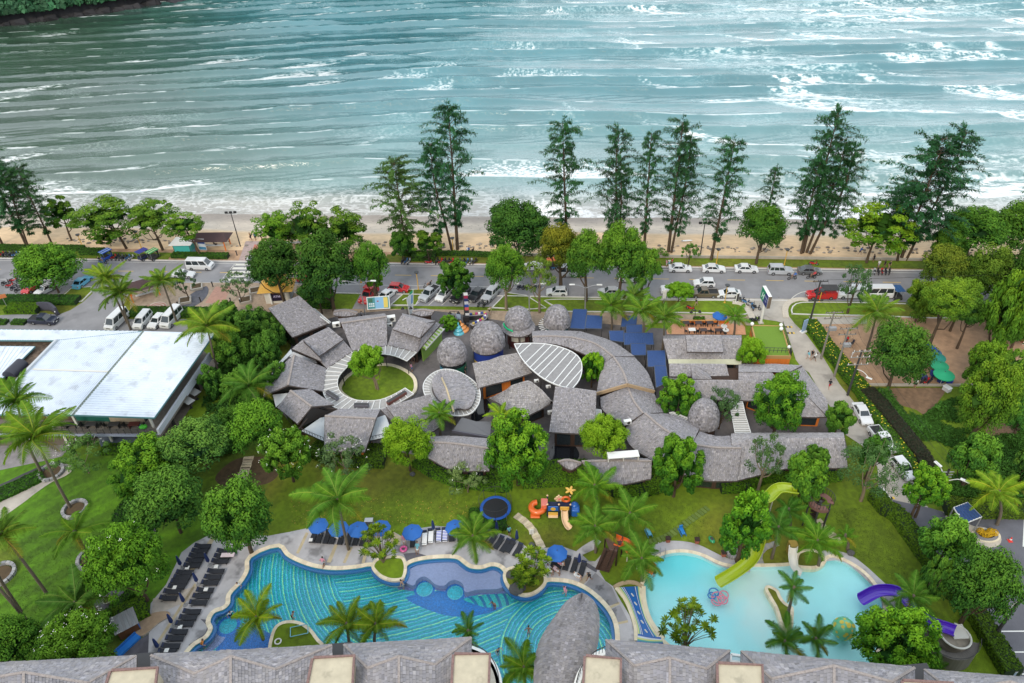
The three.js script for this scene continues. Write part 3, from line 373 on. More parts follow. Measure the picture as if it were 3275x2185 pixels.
// ---------- shingled roofs ----------
const shingleM=vcol(.85),deckM=std([.05,.045,.045],.9,{side:THREE.DoubleSide}),fasciaM=std([.11,.09,.085],.8,{side:THREE.DoubleSide}),ridgeM=textured([.60,.56,.54],.18,2,.9);
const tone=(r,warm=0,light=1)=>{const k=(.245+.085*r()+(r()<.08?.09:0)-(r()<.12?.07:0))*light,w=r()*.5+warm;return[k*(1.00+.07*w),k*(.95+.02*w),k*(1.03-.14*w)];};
function lineAt(pts,n){const d=[0];for(let i=1;i<pts.length;i++)d.push(d[i-1]+pts[i].distanceTo(pts[i-1]));const o=[];for(let k=0;k<=n;k++){const t=d[d.length-1]*k/n;let i=1;while(i<pts.length-1&&d[i]<t)i++;o.push(pts[i-1].clone().lerp(pts[i],d[i]-d[i-1]<1e-6?0:(t-d[i-1])/(d[i]-d[i-1])));}return o;}
const boxGeo=new THREE.BoxGeometry(1,1,1);
let shingleSeed=11;
const along=(p,h)=>V(p.x*(CAM_H-h)/(CAM_H-p.y),h,p.z*(CAM_H-h)/(CAM_H-p.y));
// rows of shingles from the eave line up to the ridge line; the first SINGLE ones stay single pieces
function shingles(roof,eave,ridge,{row=.24,wide=.24,warm=0,light=1,single=0,sag=0,dir=1}={}){
const r=rng(shingleSeed++),N=24,E=lineAt(eave,N),G=lineAt(ridge,N),m=new Tri();
for(let i=0;i<=N;i++)for(let k=0;k<40;k++){
const flatG=along(G[i],E[i].y),D=E[i].clone().sub(flatG).setY(0);if(D.lengthSq()<1e-6)break;D.normalize();const run=E[i].clone().sub(G[i]).dot(D),drop=G[i].y-E[i].y;if(drop<=.95*run||drop<.3)break;E[i]=along(E[i],E[i].y+.1);}
const pt=(u,t)=>{const x=sat(u)*N,i=min(N-1,floor(x)),f=x-i,a=E[i].clone().lerp(E[i+1],f),b=G[i].clone().lerp(G[i+1],f);a.lerp(b,t);if(sag)a.y-=sag*4*t*(1-t);return a;};
const slope=(E[0].distanceTo(G[0])+E[N>>1].distanceTo(G[N>>1])*2+E[N].distanceTo(G[N]))/4,rows=max(2,Math.round(slope/row));
const nrm=(u,t)=>{const a=pt(min(1,u+.02),t).sub(pt(max(0,u-.02),t)),b=pt(u,min(1,t+.05)).sub(pt(u,max(0,t-.05)));if(a.lengthSq()<1e-9)a.copy(E[N]).sub(E[0]);if(b.lengthSq()<1e-9)b.set(0,1,0);const n=a.cross(b).normalize();if(n.y<0)n.negate();return n;};
let made=0;const inv=new THREE.Matrix4().copy(roof.matrixWorld).invert();
for(let j=0;j<rows;j++){
const t0=j/rows,t1=(j+1.25)/rows;let len=0;for(let k=0;k<8;k++)len+=pt((k+1)/8,t0).distanceTo(pt(k/8,t0));
const cnt=max(1,Math.round(len/wide));let u=-(r()*.7)/cnt;
while(u<1){const w=(.75+.5*r())/cnt,u0=max(0,u),u1=min(1,u+w-.02/(len+.01));u+=w;if(u1-u0<.2/cnt)continue;
const n=nrm((u0+u1)/2,t0),lift=.05+.03*r(),jit=(r()-.5)*.18/rows,a=pt(u0,t0+jit).addScaledVector(n,lift),b=pt(u1,t0+jit).addScaledVector(n,lift),c=pt(u1,min(1,t1)).addScaledVector(n,.012),d=pt(u0,min(1,t1)).addScaledVector(n,.012),c3=tone(r,warm,light);
if(made<single){made++;const X=b.clone().sub(a),Y=d.clone().sub(a),W=X.length(),D=Y.length();if(W<.02||D<.02)continue;X.normalize();const Z=X.clone().cross(Y).normalize();if(Z.y<0){Z.negate();}const Y2=Z.clone().cross(X);const mm=new THREE.Matrix4().makeBasis(X.clone().multiplyScalar(W),Z.clone().multiplyScalar(.035),Y2.clone().multiplyScalar(-D));const s=part(roof,'shingle',boxGeo,TONES[floor(r()*TONES.length)]);mm.setPosition(a.clone().add(c).multiplyScalar(.5).addScaledVector(Z,.0));s.matrixAutoUpdate=false;s.matrix.copy(mm);s.matrix.decompose(s.position,s.quaternion,s.scale);s.matrixAutoUpdate=true;continue;}
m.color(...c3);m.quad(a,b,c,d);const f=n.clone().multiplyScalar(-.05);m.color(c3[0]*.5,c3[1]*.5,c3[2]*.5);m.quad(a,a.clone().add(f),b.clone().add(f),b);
}
}
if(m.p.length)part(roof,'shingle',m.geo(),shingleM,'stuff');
const k=new Tri(),S=8;for(let i=0;i<N;i++)for(let j=0;j<S;j++){const q=[[i,j],[i+1,j],[i+1,j+1],[i,j+1]].map(([a,b])=>{const p=pt(a/N,b/S);p.y-=.05;return p;});k.quad(...q);}
part(roof,'roof_deck',k.geo(),deckM);
const f=new Tri();for(let i=0;i<N;i++)f.bar(E[i].clone().setY(E[i].y-.12),E[i+1].clone().setY(E[i+1].y-.12),.05,.2);for(const u of[0,1])for(let j=0;j<6;j++)f.bar(pt(u,j/6).setY(pt(u,j/6).y-.1),pt(u,(j+1)/6).setY(pt(u,(j+1)/6).y-.1),.06,.16);
part(roof,'fascia',f.geo(),fasciaM);
}
const TONES=[...Array(9)].map((_,i)=>{const r=rng(500+i);return std(tone(r,.05,.98),.85);});
const timberM=textured([.30,.22,.18],.2,3,.8),plasterM=textured([.74,.68,.58],.08,4,.9),orangeM=textured([.85,.48,.18],.08,4,.85);
function roofPart(t,name='roof'){const g=new THREE.Group();g.name=name;t.add(g);return g;}
// walls with door and window openings filled with dark glass, under the roofs
function walls(t,poly,h,m=timberM,inset=.7,glassy=true){const c=poly.reduce((a,p)=>a.add(p),V(0,0,0)).multiplyScalar(1/poly.length),q=poly.map((p)=>{const d=c.clone().sub(p).setY(0);const L=d.length();return p.clone().addScaledVector(d,min(.5,inset/L)).setY(0);});const k=new Tri();k.prism(q,.04,h-.15);part(t,'wall',k.geo(),Object.assign(m,{side:THREE.DoubleSide}));
if(glassy)for(let i=0;i<q.length;i++){const a=q[i],b=q[(i+1)%q.length],L=a.distanceTo(b),n=max(1,floor(L/2.2));if(L<1.4)continue;const o=side([a,b],0,false);const out=c.clone().sub(a).setY(0).dot(o)>0?-1:1;for(let j=0;j<n;j++){const p0=a.clone().lerp(b,(j+.12)/n).addScaledVector(o,.03*out),p1=a.clone().lerp(b,(j+.88)/n).addScaledVector(o,.03*out);const w=new Tri();w.bar(p0.clone().setY(h*.42),p1.clone().setY(h*.42),.05,h*.62);part(t,'window',w.geo(),M.glass);}}}
function house(name,label,roofs,{foot,h=3,wall,ridgeCap,group}={}){const t=thing(name,label,'house',V(0,0,0),0,group);for(const[e,g,o]of roofs){const r=roofPart(t);shingles(r,e,g,o);}if(foot)walls(t,foot,h,wall);for(const c of ridgeCap||[]){const b=new Tri();for(let i=0;i<c.length-1;i++)b.bar(c[i].clone().setY(c[i].y+.07),c[i+1].clone().setY(c[i+1].y+.07),.3,.1);part(t,'ridge_cap',b.geo(),ridgeM);}return t;}
const eE=3.1,eR=6;
// houses of the round court, clockwise from the lane side
const gable=(t,pts,m=M.dark)=>{const k=new Tri();k.tri(pts[0],pts[1],pts[2]);if(pts[3])k.tri(pts[0],pts[2],pts[3]);part(t,'gable_wall',k.geo(),Object.assign(m,{side:THREE.DoubleSide}));};
{const e=P('E',[385,1365,720,1237],3.4),g=P('E',[165,1100,445,985],6.6);house('gate_house','steep grey shingle roof standing alone behind the gold roofed cash kiosk',[[e,g]],{foot:P('E',[385,1365,720,1237,600,1150,250,1270],3.2),h:3.2});}
{const t=house('court_house','two tier shingle house beside the gate roof with a raised upper tier',[[P('E',[700,1650,932,1490],eE),P('E',[600,1545,850,1395],4.3)],[P('E',[625,1540,848,1385],5.0),P('E',[480,1388,715,1272],6.8)],[P('E',[655,1585,380,1470],3.6),P('E',[625,1540,480,1388],4.9)]],{foot:P('E',[400,1480,690,1640,920,1485,700,1290],3),h:3.2});gable(t,[...P('E',[480,1388,625,1540],6.7),...P('E',[640,1545,490,1420],4.6)]);}
house('court_house','wide single slope shingle house at the top of the round court',[[P('E',[930,1488,1250,1440],eE),P('E',[830,1238,1245,1178],6.2)],[P('E',[800,1200,1230,1150],4.6),P('E',[830,1238,1245,1178],6.2)]],{foot:P('E',[930,1488,1250,1440,1235,1200,850,1250],3),h:3.2,ridgeCap:[P('E',[830,1238,1245,1178],6.25)]});
{const t=house('court_house','shingle house with a raised tier next to the green striped awning',[[P('E',[1255,1436,1522,1500],eE),P('E',[1300,1285,1620,1310],4.8)],[P('E',[1522,1500,1735,1246],eE),P('E',[1560,1380,1690,1226],5)],[P('E',[1300,1292,1546,1370],5.3),P('E',[1385,1160,1610,1235],6.9)],[P('E',[1546,1370,1690,1226],5.3),P('E',[1590,1232,1612,1236],6.9)],[P('E',[1385,1150,1690,1220],6.0),P('E',[1385,1160,1610,1235],6.9)]],{foot:P('E',[1260,1436,1520,1495,1700,1270,1330,1200],3),h:3.2});}
{const rid=P('J',[402,246,345,520],6),t=house('court_house','gabled shingle house at the garden end of the round court',[[P('J',[690,365,664,575],eE),rid],[P('J',[165,440,118,622],2.8),rid]],{foot:P('J',[680,380,660,570,330,545,160,600,180,450,390,260],3),h:3,ridgeCap:[rid]});gable(t,[rid[1],at('J',560,556,3.2),at('J',200,590,3.0)]);}
{const rid=P('J',[365,570,560,716],6),t=house('court_house','steep gabled shingle house above the round white flowered tree',[[P('J',[250,722,432,872],3),rid],[P('J',[548,556,762,698],4.4),rid],[P('J',[430,925,600,775],2.9),P('J',[520,820,610,738],4.2)],[P('J',[722,768,832,738],3),P('J',[605,745,700,722],4.2)]],{foot:P('J',[270,715,430,880,700,760,550,580],3),h:3,ridgeCap:[rid]});gable(t,[rid[1],at('J',735,762,3.1),at('J',440,915,3)],M.dark);}
{const rid=P('J',[682,802,1146,826],6),t=house('court_house','broad shingle house between two white corrugated roofs at the lawn',[[P('J',[675,1120,1046,1126],2.6),rid],[P('J',[812,736,1186,745],4.4),rid]],{foot:P('J',[700,1090,1040,1095,1140,840,720,830],3),h:2.8,ridgeCap:[rid],wall:orangeM});gable(t,[rid[1],at('J',1060,1060,3),at('J',1180,770,4)],M.dark);}
{const rid=P('J',[1240,716,1510,600],6),t=house('court_house','slanting shingle house joining the round court to the oval pavilion',[[P('J',[1376,890,1700,800],3.9),P('J',[1240,716,1640,600],6)],[P('J',[1312,872,1376,890],3.2),P('J',[1192,742,1240,718],5.4)],[P('J',[1620,970,1760,880],2.6),P('J',[1490,860,1720,790],3.8)]],{foot:P('J',[1360,870,1680,800,1620,640,1290,730],3),h:3});}
// white corrugated roofs
function corrugated(label,a,b,n=30,mat){const t=thing('metal_roof',label,'metal roof');const A=lineAt(a,n),B=lineAt(b,n),k=new Tri(),c=new Tri();for(let i=0;i<n;i++){const m=A[i].clone().lerp(A[i+1],.5),q=B[i].clone().lerp(B[i+1],.5);m.y+=.07;q.y+=.07;k.quad(A[i],m,q,B[i]).quad(m,A[i+1],B[i+1],q);}part(t,'sheeting',k.geo(),mat||std([.62,.66,.70],.45,{side:THREE.DoubleSide}));for(const l of[A,B])for(let i=0;i<n;i++)c.bar(l[i].clone().setY(l[i].y-.1),l[i+1].clone().setY(l[i+1].y-.1),.06,.18);part(t,'edge_trim',c.geo(),M.dark);return t;}
corrugated('white corrugated roof wedge left of the broad shingle house at the lawn',P('J',[465,938,672,1030],2.9),P('J',[640,820,680,812],4.6),22);
corrugated('white corrugated roof wedge right of the broad shingle house',P('J',[1092,1026,1305,980],2.9),P('J',[1150,820,1235,790],4.6),16);
corrugated('small white corrugated roof under the gable at the garden end',P('J',[205,605,235,722],2.9),P('J',[345,592,300,660],3.6),12);
corrugated('pale sheet wall strip beside the court house by the garden',P('J',[250,352,248,330],2.6),P('J',[385,225,372,192],3.4),10);
corrugated('grey ribbed roof strip between two court houses',P('J',[355,262,612,322],3.6),P('J',[388,215,600,300],4.2),24,std([.42,.43,.46],.5,{side:THREE.DoubleSide}));
{const t=thing('railing','thin dark railing along the white corrugated roof edges at the lawn','railing');for(const q of[[470,940,670,1022],[1092,1020,1320,965]]){const a=at('J',q[0],q[1],2.9),b=at('J',q[2],q[3],2.9);const k=new Tri();k.bar(a.clone().setY(3.5),b.clone().setY(3.5),.05);for(let i=0;i<=8;i++){const p=a.clone().lerp(b,i/8);k.bar(p.clone().setY(2.9),p.clone().setY(3.5),.05);}part(t,'rail',k.geo(),M.dark);}}
// canopy over the round court
const whiteM=std([.74,.74,.73],.5),panelM=textured([.64,.63,.62],.08,5,.5,{side:THREE.DoubleSide});
function canopy(name,label,A,B,n,{w=.12,posts=0,hp=3,rim=true}={}){const t=thing(name,label,'canopy');const a=lineAt(A,n),b=lineAt(B,n);for(let i=0;i<=n;i++){const k=new Tri();k.bar(a[i].clone().setY(a[i].y+.06),b[i].clone().setY(b[i].y+.06),w,.12);part(t,'beam',k.geo(),whiteM);if(i<n){const q=new Tri();q.quad(a[i],a[i+1],b[i+1],b[i]);part(t,'panel',q.geo(),panelM);}if(posts&&i%posts===0){const p=b[i];const c=new Tri();c.bar(V(p.x,0,p.z),p,.12);part(t,'post',c.geo(),M.dark);}}if(rim){const c=new Tri();for(const l of[a,b])for(let i=0;i<n;i++)c.bar(l[i].clone().setY(l[i].y+.03),l[i+1].clone().setY(l[i+1].y+.03),.09,.14);part(t,'rim',c.geo(),whiteM);}return t;}
canopy('court_canopy','grey ring canopy with white radial beams round the courtyard lawn',smoothOpen(P('J',[1520,222,1400,185,1250,156,1100,165,930,206,820,285,695,380,672,480,662,578,720,680,792,738,920,742,1050,740,1188,740,1340,690,1492,602],3),40),smoothOpen(P('J',[1430,302,1340,262,1240,240,1080,240,960,290,870,370,806,450,800,540,830,592,890,632,980,660,1060,664,1180,656,1300,612,1412,548],3),40),34,{posts:5});
{const line=smoothClosed(P('J',[818,560,850,480,900,430,1000,372,1150,335,1300,340,1420,390,1490,450,1510,520,1490,590,1400,640,1250,680,1060,690,900,640],.3),48);const t=thing('courtyard_lawn','round walled lawn with one tree in the middle of the round court','raised lawn');part(t,'turf',slab(line,0.05,.28),M.lawn);for(let i=0;i<48;i+=3)part(t,'rim_stone',ribbon([0,1,2,3].map((k)=>line[(i+k)%48]),-.28,.28,0.04,.42).geo(),creams[i%3]);}
for(const[i,[a,b,c,d,l]]of[[705,585,800,665,'dark planter box on the ring canopy near the gabled house'],[952,685,1082,735,'dark planter box on the ring canopy above the broad shingle house'],[1255,690,1420,605,'red brown planter box on the ring canopy near the oval pavilion']].entries()){const p=at('J',a,(b+d)/2,3),q=at('J',c,(b+d)/2,3);const t=thing('planter_box',l,'planter box');const A=at('J',a,i===1?715:b+10,3.05),B=at('J',c,i===1?718:d-8,3.05);const k=new Tri();k.bar(A.setY(3.35),B.setY(3.35),.6,.5);part(t,'box',k.geo(),i===2?std([.16,.06,.05],.7):std([.14,.14,.17],.7));const e=new Tri();e.bar(A.clone().setY(3.62),B.clone().setY(3.62),.45,.04);part(t,'soil',e.geo(),M.dark);}
// oval pavilion
{const t=thing('oval_pavilion','oval shingle pavilion ringed by short white beams beside the round court','pavilion');const out=smoothClosed(P('J',[1740,380,1850,382,1980,440,2070,520,2098,600,2080,700,2010,780,1920,800,1820,790,1700,720,1620,650,1580,570,1585,500,1640,430],3.4),44);const rid=P('J',[1738,388,1790,550,1852,722],5.4);rid[0].y=4;rid[2].y=4.4;const L=smoothOpen([at('J',1738,388,3.9),...P('J',[1665,460,1672,560,1720,650,1852,722],3.9)],20),Rr=smoothOpen([at('J',1738,388,3.9),...P('J',[1900,410,1990,480,2055,570,2040,660,1990,738,1852,722],3.9)],20);
const ro=roofPart(t);shingles(ro,L,lineAt(rid,20),{light:1.05});shingles(ro,Rr,lineAt(rid,20),{light:1.05});const k=new Tri();for(let i=0;i<20;i++){const l=lineAt(rid,20);k.bar(l[i].clone().setY(l[i].y+.08),l[i+1].clone().setY(l[i+1].y+.08),.25,.08);}part(t,'ridge_cap',k.geo(),textured([.75,.68,.55],.1,2));const c=out.reduce((a,p)=>a.add(p),V(0,0,0)).multiplyScalar(1/44);const inn=out.map((p)=>p.clone().lerp(c,.3));part(t,'panel',ribbonQuad(out,inn).geo(),panelM);for(let i=0;i<44;i++){const b=new Tri();b.bar(out[i].clone().setY(3.48),out[i].clone().lerp(c,.22).setY(3.48),.08,.08);part(t,'beam',b.geo(),whiteM);}part(t,'rim',ribbon(out,-.06,.06,3.35,3.5,true).geo(),whiteM);for(let i=0;i<44;i+=6){const b=new Tri();const p=out[i].clone().lerp(c,.15);b.bar(V(p.x,0,p.z),V(p.x,3.4,p.z),.14);part(t,'post',b.geo(),M.dark);}}
function ribbonQuad(A,B){const m=new Tri(),n=A.length;for(let i=0;i<n;i++)m.quad(A[i],A[(i+1)%n],B[(i+1)%n],B[i]);return m;}
// domed kiosks
function dome(label,t0,cx,cy,rpx,topY,{h=3,wall=M.dark,bands=[],squat=1}={}){
const c=at(t0,cx,cy,h),R=at(t0,cx+rpx,cy,h).distanceTo(c),H=max(1.2,rise(V(c.x,0,c.z),t0,topY)-h),t=thing('domed_kiosk',label,'kiosk',V(c.x,0,c.z)),m=new Tri(),r=rng(shingleSeed++),rows=Math.round(hypot(R,H)*1.25/.3);
const prof=(s)=>{const a=s*PI/2;return[R*Math.pow(cos(a),.8),h+H*Math.pow(sin(a),.95)];};
for(let j=0;j<rows;j++){const[r0,y0]=prof(j/rows),[r1,y1]=prof(min(1,(j+1.2)/rows)),n=max(5,Math.round(TAU*r0/.33));const ph=r();for(let i=0;i<n;i++){const a=(i+ph)/n*TAU,b=(i+ph+.94)/n*TAU,k=.05+.05*r(),jit=(r()-.5)*.08;m.color(...tone(r,.0,.6+.55*r()));const A=V((r0+k)*cos(a),y0+jit,(r0+k)*sin(a)),B=V((r0+k)*cos(b),y0+jit,(r0+k)*sin(b)),C=V((r1+.01)*cos(b),y1,(r1+.01)*sin(b)),D=V((r1+.01)*cos(a),y1,(r1+.01)*sin(a));m.quad(A,B,C,D);m.quad(A,A.clone().multiplyScalar(.985),B.clone().multiplyScalar(.985),B);}}
const roof=roofPart(t,'dome_roof');part(roof,'shingle',m.geo(),shingleM,'stuff');const pts=[];for(let j=0;j<=12;j++){const[a,y]=prof(j/12);pts.push(new THREE.Vector2(max(.001,a-.04),y-.02));}part(roof,'dome_shell',new THREE.LatheGeometry(pts,28),deckM);
part(t,'wall',new THREE.CylinderGeometry(R*.86,R*.86,h,28,1,true).translate(0,h/2,0),Object.assign(wall,{side:THREE.DoubleSide}));
bands.forEach(([y0,y1,mm,a0=0,a1=TAU])=>part(t,'band',new THREE.CylinderGeometry(R*.9,R*.9,y1-y0,28,1,true,a0,a1).translate(0,(y0+y1)/2,0),mm));
return t;
}
const dbl=(c,r=.5)=>std(c,r,{side:THREE.DoubleSide});
dome('domed shingle kiosk with green lit screens nearest the round court','E',1845,1545,135,1393,{h:3.1,wall:M.glass,bands:[[.5,2.2,dbl([.02,.16,.1]),0,1.6],[.6,2.0,dbl([.03,.2,.3]),4.6,1.4]]});
dome('domed shingle kiosk with blue and yellow painted wall','E',2165,1425,160,1250,{h:3.2,wall:M.dark,bands:[[1.0,2.7,dbl([.02,.05,.3]),5.2,2.4],[.3,1.0,dbl([.6,.42,.1]),5.2,2.4]]});
dome('domed shingle kiosk with a green neon scroll on its shingle brim','F',165,1232,122,1104,{h:4.2,wall:std([.12,.03,.03],.6),bands:[[1.5,2.6,dbl([.6,.58,.52]),5.6,1.2]]});
dome('domed shingle kiosk beside the blue awnings with a fan of white slats','F',516,1238,120,1086,{h:3.2,wall:std([.02,.12,.14],.5)});
dome('domed shingle kiosk at the foot of the curved roofs near the right houses','K',1850,850,140,670,{h:2.9,wall:timberM});
{const c=at('F',165,1262,3.6),t=thing('kiosk_brim','wide shingle brim with green neon scroll below the middle dome','roof brim',V(c.x,0,c.z));const ro=roofPart(t);const R=at('F',318,1262,3.6).distanceTo(c),e=[],g=[];for(let i=0;i<=24;i++){const a=i/24*TAU;e.push(V(R*cos(a),3.3,R*sin(a)));g.push(V(R*.74*cos(a),4.1,R*.74*sin(a)));}shingles(ro,e,g,{light:1.05});const pts=[];for(let i=0;i<22;i++){const a=2.0+i/22*1.25;pts.push(V((R*.86)*cos(a),4.05+.25*abs(sin(i*.9)),(R*.86)*sin(a)));}part(t,'neon_scroll',tube(pts,.14,44,6),std([.0,.5,.2],.4));const pk=new Tri();for(let i=0;i<8;i++){const a=i/8*TAU;pk.bar(V(R*.8*cos(a),0,R*.8*sin(a)),V(R*.8*cos(a),3.4,R*.8*sin(a)),.16);}part(t,'posts_ring',pk.geo(),timberM);}
{const c=at('F',516,1252,3),t=thing('slat_fan','fan of white slats curving round the dome beside the blue awnings','pergola',V(c.x,0,c.z));const R=at('F',516+168,1252,3).distanceTo(c);for(let i=0;i<15;i++){const a=PI*(.62+i/14*.82),b=new Tri();b.bar(V(R*.72*cos(a),3,R*.72*sin(a)),V(R*cos(a),3,R*sin(a)),.14,.08);part(t,'slat',b.geo(),whiteM);}const q=[];for(let i=0;i<=14;i++){const a=PI*(.62+i/14*.82);q.push(V(R*.98*cos(a),2.9,R*.98*sin(a)));}part(t,'rail',tube(q,.06,28),M.dark);const pb=new Tri();for(let i=0;i<15;i+=4)pb.bar(V(q[i].x,0,q[i].z),q[i],.1);part(t,'post',pb.geo(),M.dark);}
// big leaf shaped canopy
{const t=thing('leaf_canopy','big grey leaf shaped canopy crossed by white battens','canopy'),h=5.4;const out=[...smoothOpen(P('K',[128,145,240,139,350,140,460,152,560,178,660,220,725,280,745,370,720,470,656,553],h),26),...smoothOpen(P('K',[656,553,560,532,480,503,400,462,330,412,250,340,180,250,128,145],h),24).slice(1,-1)];part(t,'sheet',slab(out,h-.06,h),textured([.55,.54,.54],.09,6,.5));part(t,'rim',ribbon(out,-.07,.07,h-.1,h+.08,true).geo(),whiteM);
for(const q of[[150,195,195,141],[172,240,282,141],[224,322,405,147],[268,362,470,156],[300,392,528,172],[345,425,580,188],[408,466,638,210],[480,503,692,246],[535,523,728,295],[597,541,745,372]]){const b=new Tri();b.bar(at('K',q[0],q[1],h+.05),at('K',q[2],q[3],h+.05),.14,.1);part(t,'batten',b.geo(),whiteM);}for(const q of[[200,270],[370,430],[560,525],[640,240]]){const p=at('K',q[0],q[1],h),b=new Tri();b.bar(V(p.x,0,p.z),p,.16);part(t,'post',b.geo(),M.dark);}}
// snake of curved roofs
function snake(label,rid,outE,inE,extra={}){const g=lineAt(smoothOpen(rid,30),30),o=lineAt(smoothOpen(outE,30),30),i=lineAt(smoothOpen(inE,30),30);return house('curved_house',label,[[o,g,extra.o],[i,g,extra.i]],{foot:[...[0,10,20,30].map((k)=>o[k]),...[30,20,10,0].map((k)=>i[k])],h:extra.h||3,ridgeCap:[g]});}
snake('curved shingle roof next to the leaf canopy tip and the domes',P('K',[292,78,480,74,650,84],6),P('K',[285,28,500,22,718,30],4),P('K',[300,145,470,140,618,172],3.2));
snake('curved shingle roof sweeping along the blue awnings',P('K',[650,82,860,140,1028,258],6),P('K',[722,28,1010,118,1224,258],3.6),P('K',[618,172,800,250,950,320],3.2));
snake('curved shingle roof bending south beside the right houses',P('K',[1032,262,1115,390,1160,506],6.3),P('K',[1224,266,1338,400,1405,562],3.4),P('K',[950,322,905,450,882,590],3.2));
snake('lower curved shingle roof after the tan gable band',P('K',[1160,532,1215,660,1300,778],5.6),P('K',[1402,600,1440,680,1485,768],3.2),P('K',[915,632,935,745,1142,882],3));
snake('wide curved shingle roof with a white unit on its valley',P('K',[1318,776,1500,925,1748,1060],5.6),P('K',[1395,768,1600,800,1815,915],3.4),P('K',[1150,900,1180,1060,1600,1320],2.8));
snake('curved shingle roof turning into the long house at the lawn',P('K',[1748,1058,1950,1088,2200,1095],5.2),P('K',[1815,945,1960,984,2110,984],3.6),P('K',[1600,1310,1840,1384,2160,1392],2.4));
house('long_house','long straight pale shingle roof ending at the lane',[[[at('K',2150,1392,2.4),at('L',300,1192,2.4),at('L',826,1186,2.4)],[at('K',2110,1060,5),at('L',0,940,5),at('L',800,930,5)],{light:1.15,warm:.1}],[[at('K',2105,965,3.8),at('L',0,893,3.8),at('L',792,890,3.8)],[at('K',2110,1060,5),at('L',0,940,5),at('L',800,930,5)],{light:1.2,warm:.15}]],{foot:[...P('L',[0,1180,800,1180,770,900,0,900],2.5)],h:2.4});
{const t=thing('gable_band','tan plaster gable band between two levels of the curved roof','gable band');const k=new Tri();k.bar(at('K',876,600,4.1),at('K',1160,518,6.35),.25,.5).bar(at('K',1160,518,6.35),at('K',1404,580,4.1),.25,.5);part(t,'band',k.geo(),textured([.66,.56,.44],.06,4));}
// roofs in the heart of the complex
house('hall','big plain shingle roof with glass front below the leaf canopy tip',[[P('K',[446,948,720,962,862,950],4),P('K',[503,532,690,545,877,572],7)]],{foot:P('K',[470,930,850,940,860,600,510,560],3.8),h:3.8});
{const e=[...P('J',[2076,546,2200,512,2338,480],3.6),...P('K',[120,462,290,407],3.6)],g=[...P('J',[2028,318,2180,290],5.6),...P('K',[0,252,80,238,150,226],5.6)];house('shop_hall','shingle roof with orange leaf litter above a row of lit shops',[[smoothOpen(e,24),g,{warm:.35,light:1.1}]],{foot:[...P('J',[2090,540,2320,480],3),...P('K',[100,465,260,410,140,250],3),...P('J',[2050,330],3)],h:3.3,wall:orangeM});}
{const e=[...P('J',[2182,640,2290,700],3.4),...P('K',[60,770,178,816,330,760,478,672],3.4)],g=[...P('J',[2182,640,2338,560],3.6),...P('K',[100,520,262,470,380,560,478,672],5)];g[0].y=3.6;house('shop_hall','pointed shingle roof with brown mossy corner in the heart of the complex',[[smoothOpen(e,24),lineAt(g,24),{warm:.4,light:1.1}]],{foot:[...P('J',[2230,650],3),...P('K',[50,750,178,800,440,680,270,500],3)],h:3,wall:timberM});}
snake('leaf shaped shingle roof beyond the hedge with pointed ends at the lawn',P('J',[1632,1040,1850,1052,2180,1098],5),P('J',[1640,990,1850,985,2180,1010],3.6),P('J',[1620,1180,1850,1290,2180,1300],2.4),{i:{light:.95}});
snake('small leaf shaped shingle roof beside the dark pond',P('K',[525,1218,630,1205,742,1232],3.6),P('K',[520,1212,620,1192,742,1228],3),P('K',[530,1222,640,1290,742,1236],2.4),{h:2.2});
snake('long leaf shaped shingle roof nearest the playground lawn',P('K',[745,1218,1050,1208,1380,1214],4.8),P('K',[740,1210,1050,1180,1350,1192],3.6),P('K',[762,1240,1000,1422,1375,1372],2.2));
// right houses
house('garden_house','flat wide shingle house under a raised roof lantern behind the terrace',[[P('K',[1530,284,1840,286,2200,286],3.2),P('K',[1484,96,1840,92,2200,88],5.2),{light:1.15,warm:.15}],[P('K',[1705,214,1870,217,2035,218],5.2),P('K',[1692,66,1850,62,2010,62],6.6),{light:1.1,warm:.1}],[P('K',[1484,70,1840,68,2200,66],4.2),P('K',[1484,96,1840,92,2200,88],5.2)]],{foot:P('K',[1540,280,2200,280,2200,100,1500,100],3),h:3});
{const t=thing('gutter_roof','ivory flat roof strip between two shingle houses','flat roof');part(t,'strip',slab(P('K',[1532,282,2200,282,2200,330,1536,320],3.3),3.2,3.3),textured([.78,.77,.66],.06,5));}
house('garden_house','hipped shingle house with a little pyramid vent in the right garden',[[P('K',[1790,650,2000,655,2338,660],3),P('K',[1700,470,2000,470,2338,475],5.2),{light:1.1,warm:.1}],[P('K',[1545,470,1700,640],3.0),P('K',[1545,330,1705,470],5),{light:1.1}],[P('K',[1545,440,1800,440,2085,432],4.6),P('K',[1540,322,1800,322,2060,326],5.6),{light:1.1,warm:.1}],[P('K',[1752,462,1930,466],5.1),P('K',[1738,362,1745,362],6.2)],[P('K',[1930,466,1880,400],5.1),P('K',[1742,362,1800,352],6.2)]],{foot:P('K',[1560,600,1800,640,2300,650,2300,340,1550,330],3),h:2.9,wall:timberM});
house('garden_house','hipped shingle house at the lane corner with orange walls',[[P('L',[430,752,560,756,655,752],2.8),P('L',[250,520,380,520,430,520],5),{light:1.15,warm:.1}],[P('L',[655,752,655,620,440,325],2.9),P('L',[430,520,428,515,320,380],5),{light:1.1,warm:.1}],[P('L',[440,318,200,305,-100,310],3.4),P('L',[320,380,180,372,-100,372],5.2),{light:1.15,warm:.1}],[P('L',[-100,560,200,600,430,752],3.2),P('L',[-100,372,180,372,320,520],5.1),{light:1.15}]],{foot:P('L',[430,740,640,740,620,640,430,340,-60,330,-60,560],2.8),h:2.8,wall:orangeM});
for(const[a,b,l]of[[[1560,790,1810,920],[1590,775,1830,900],0]]){}
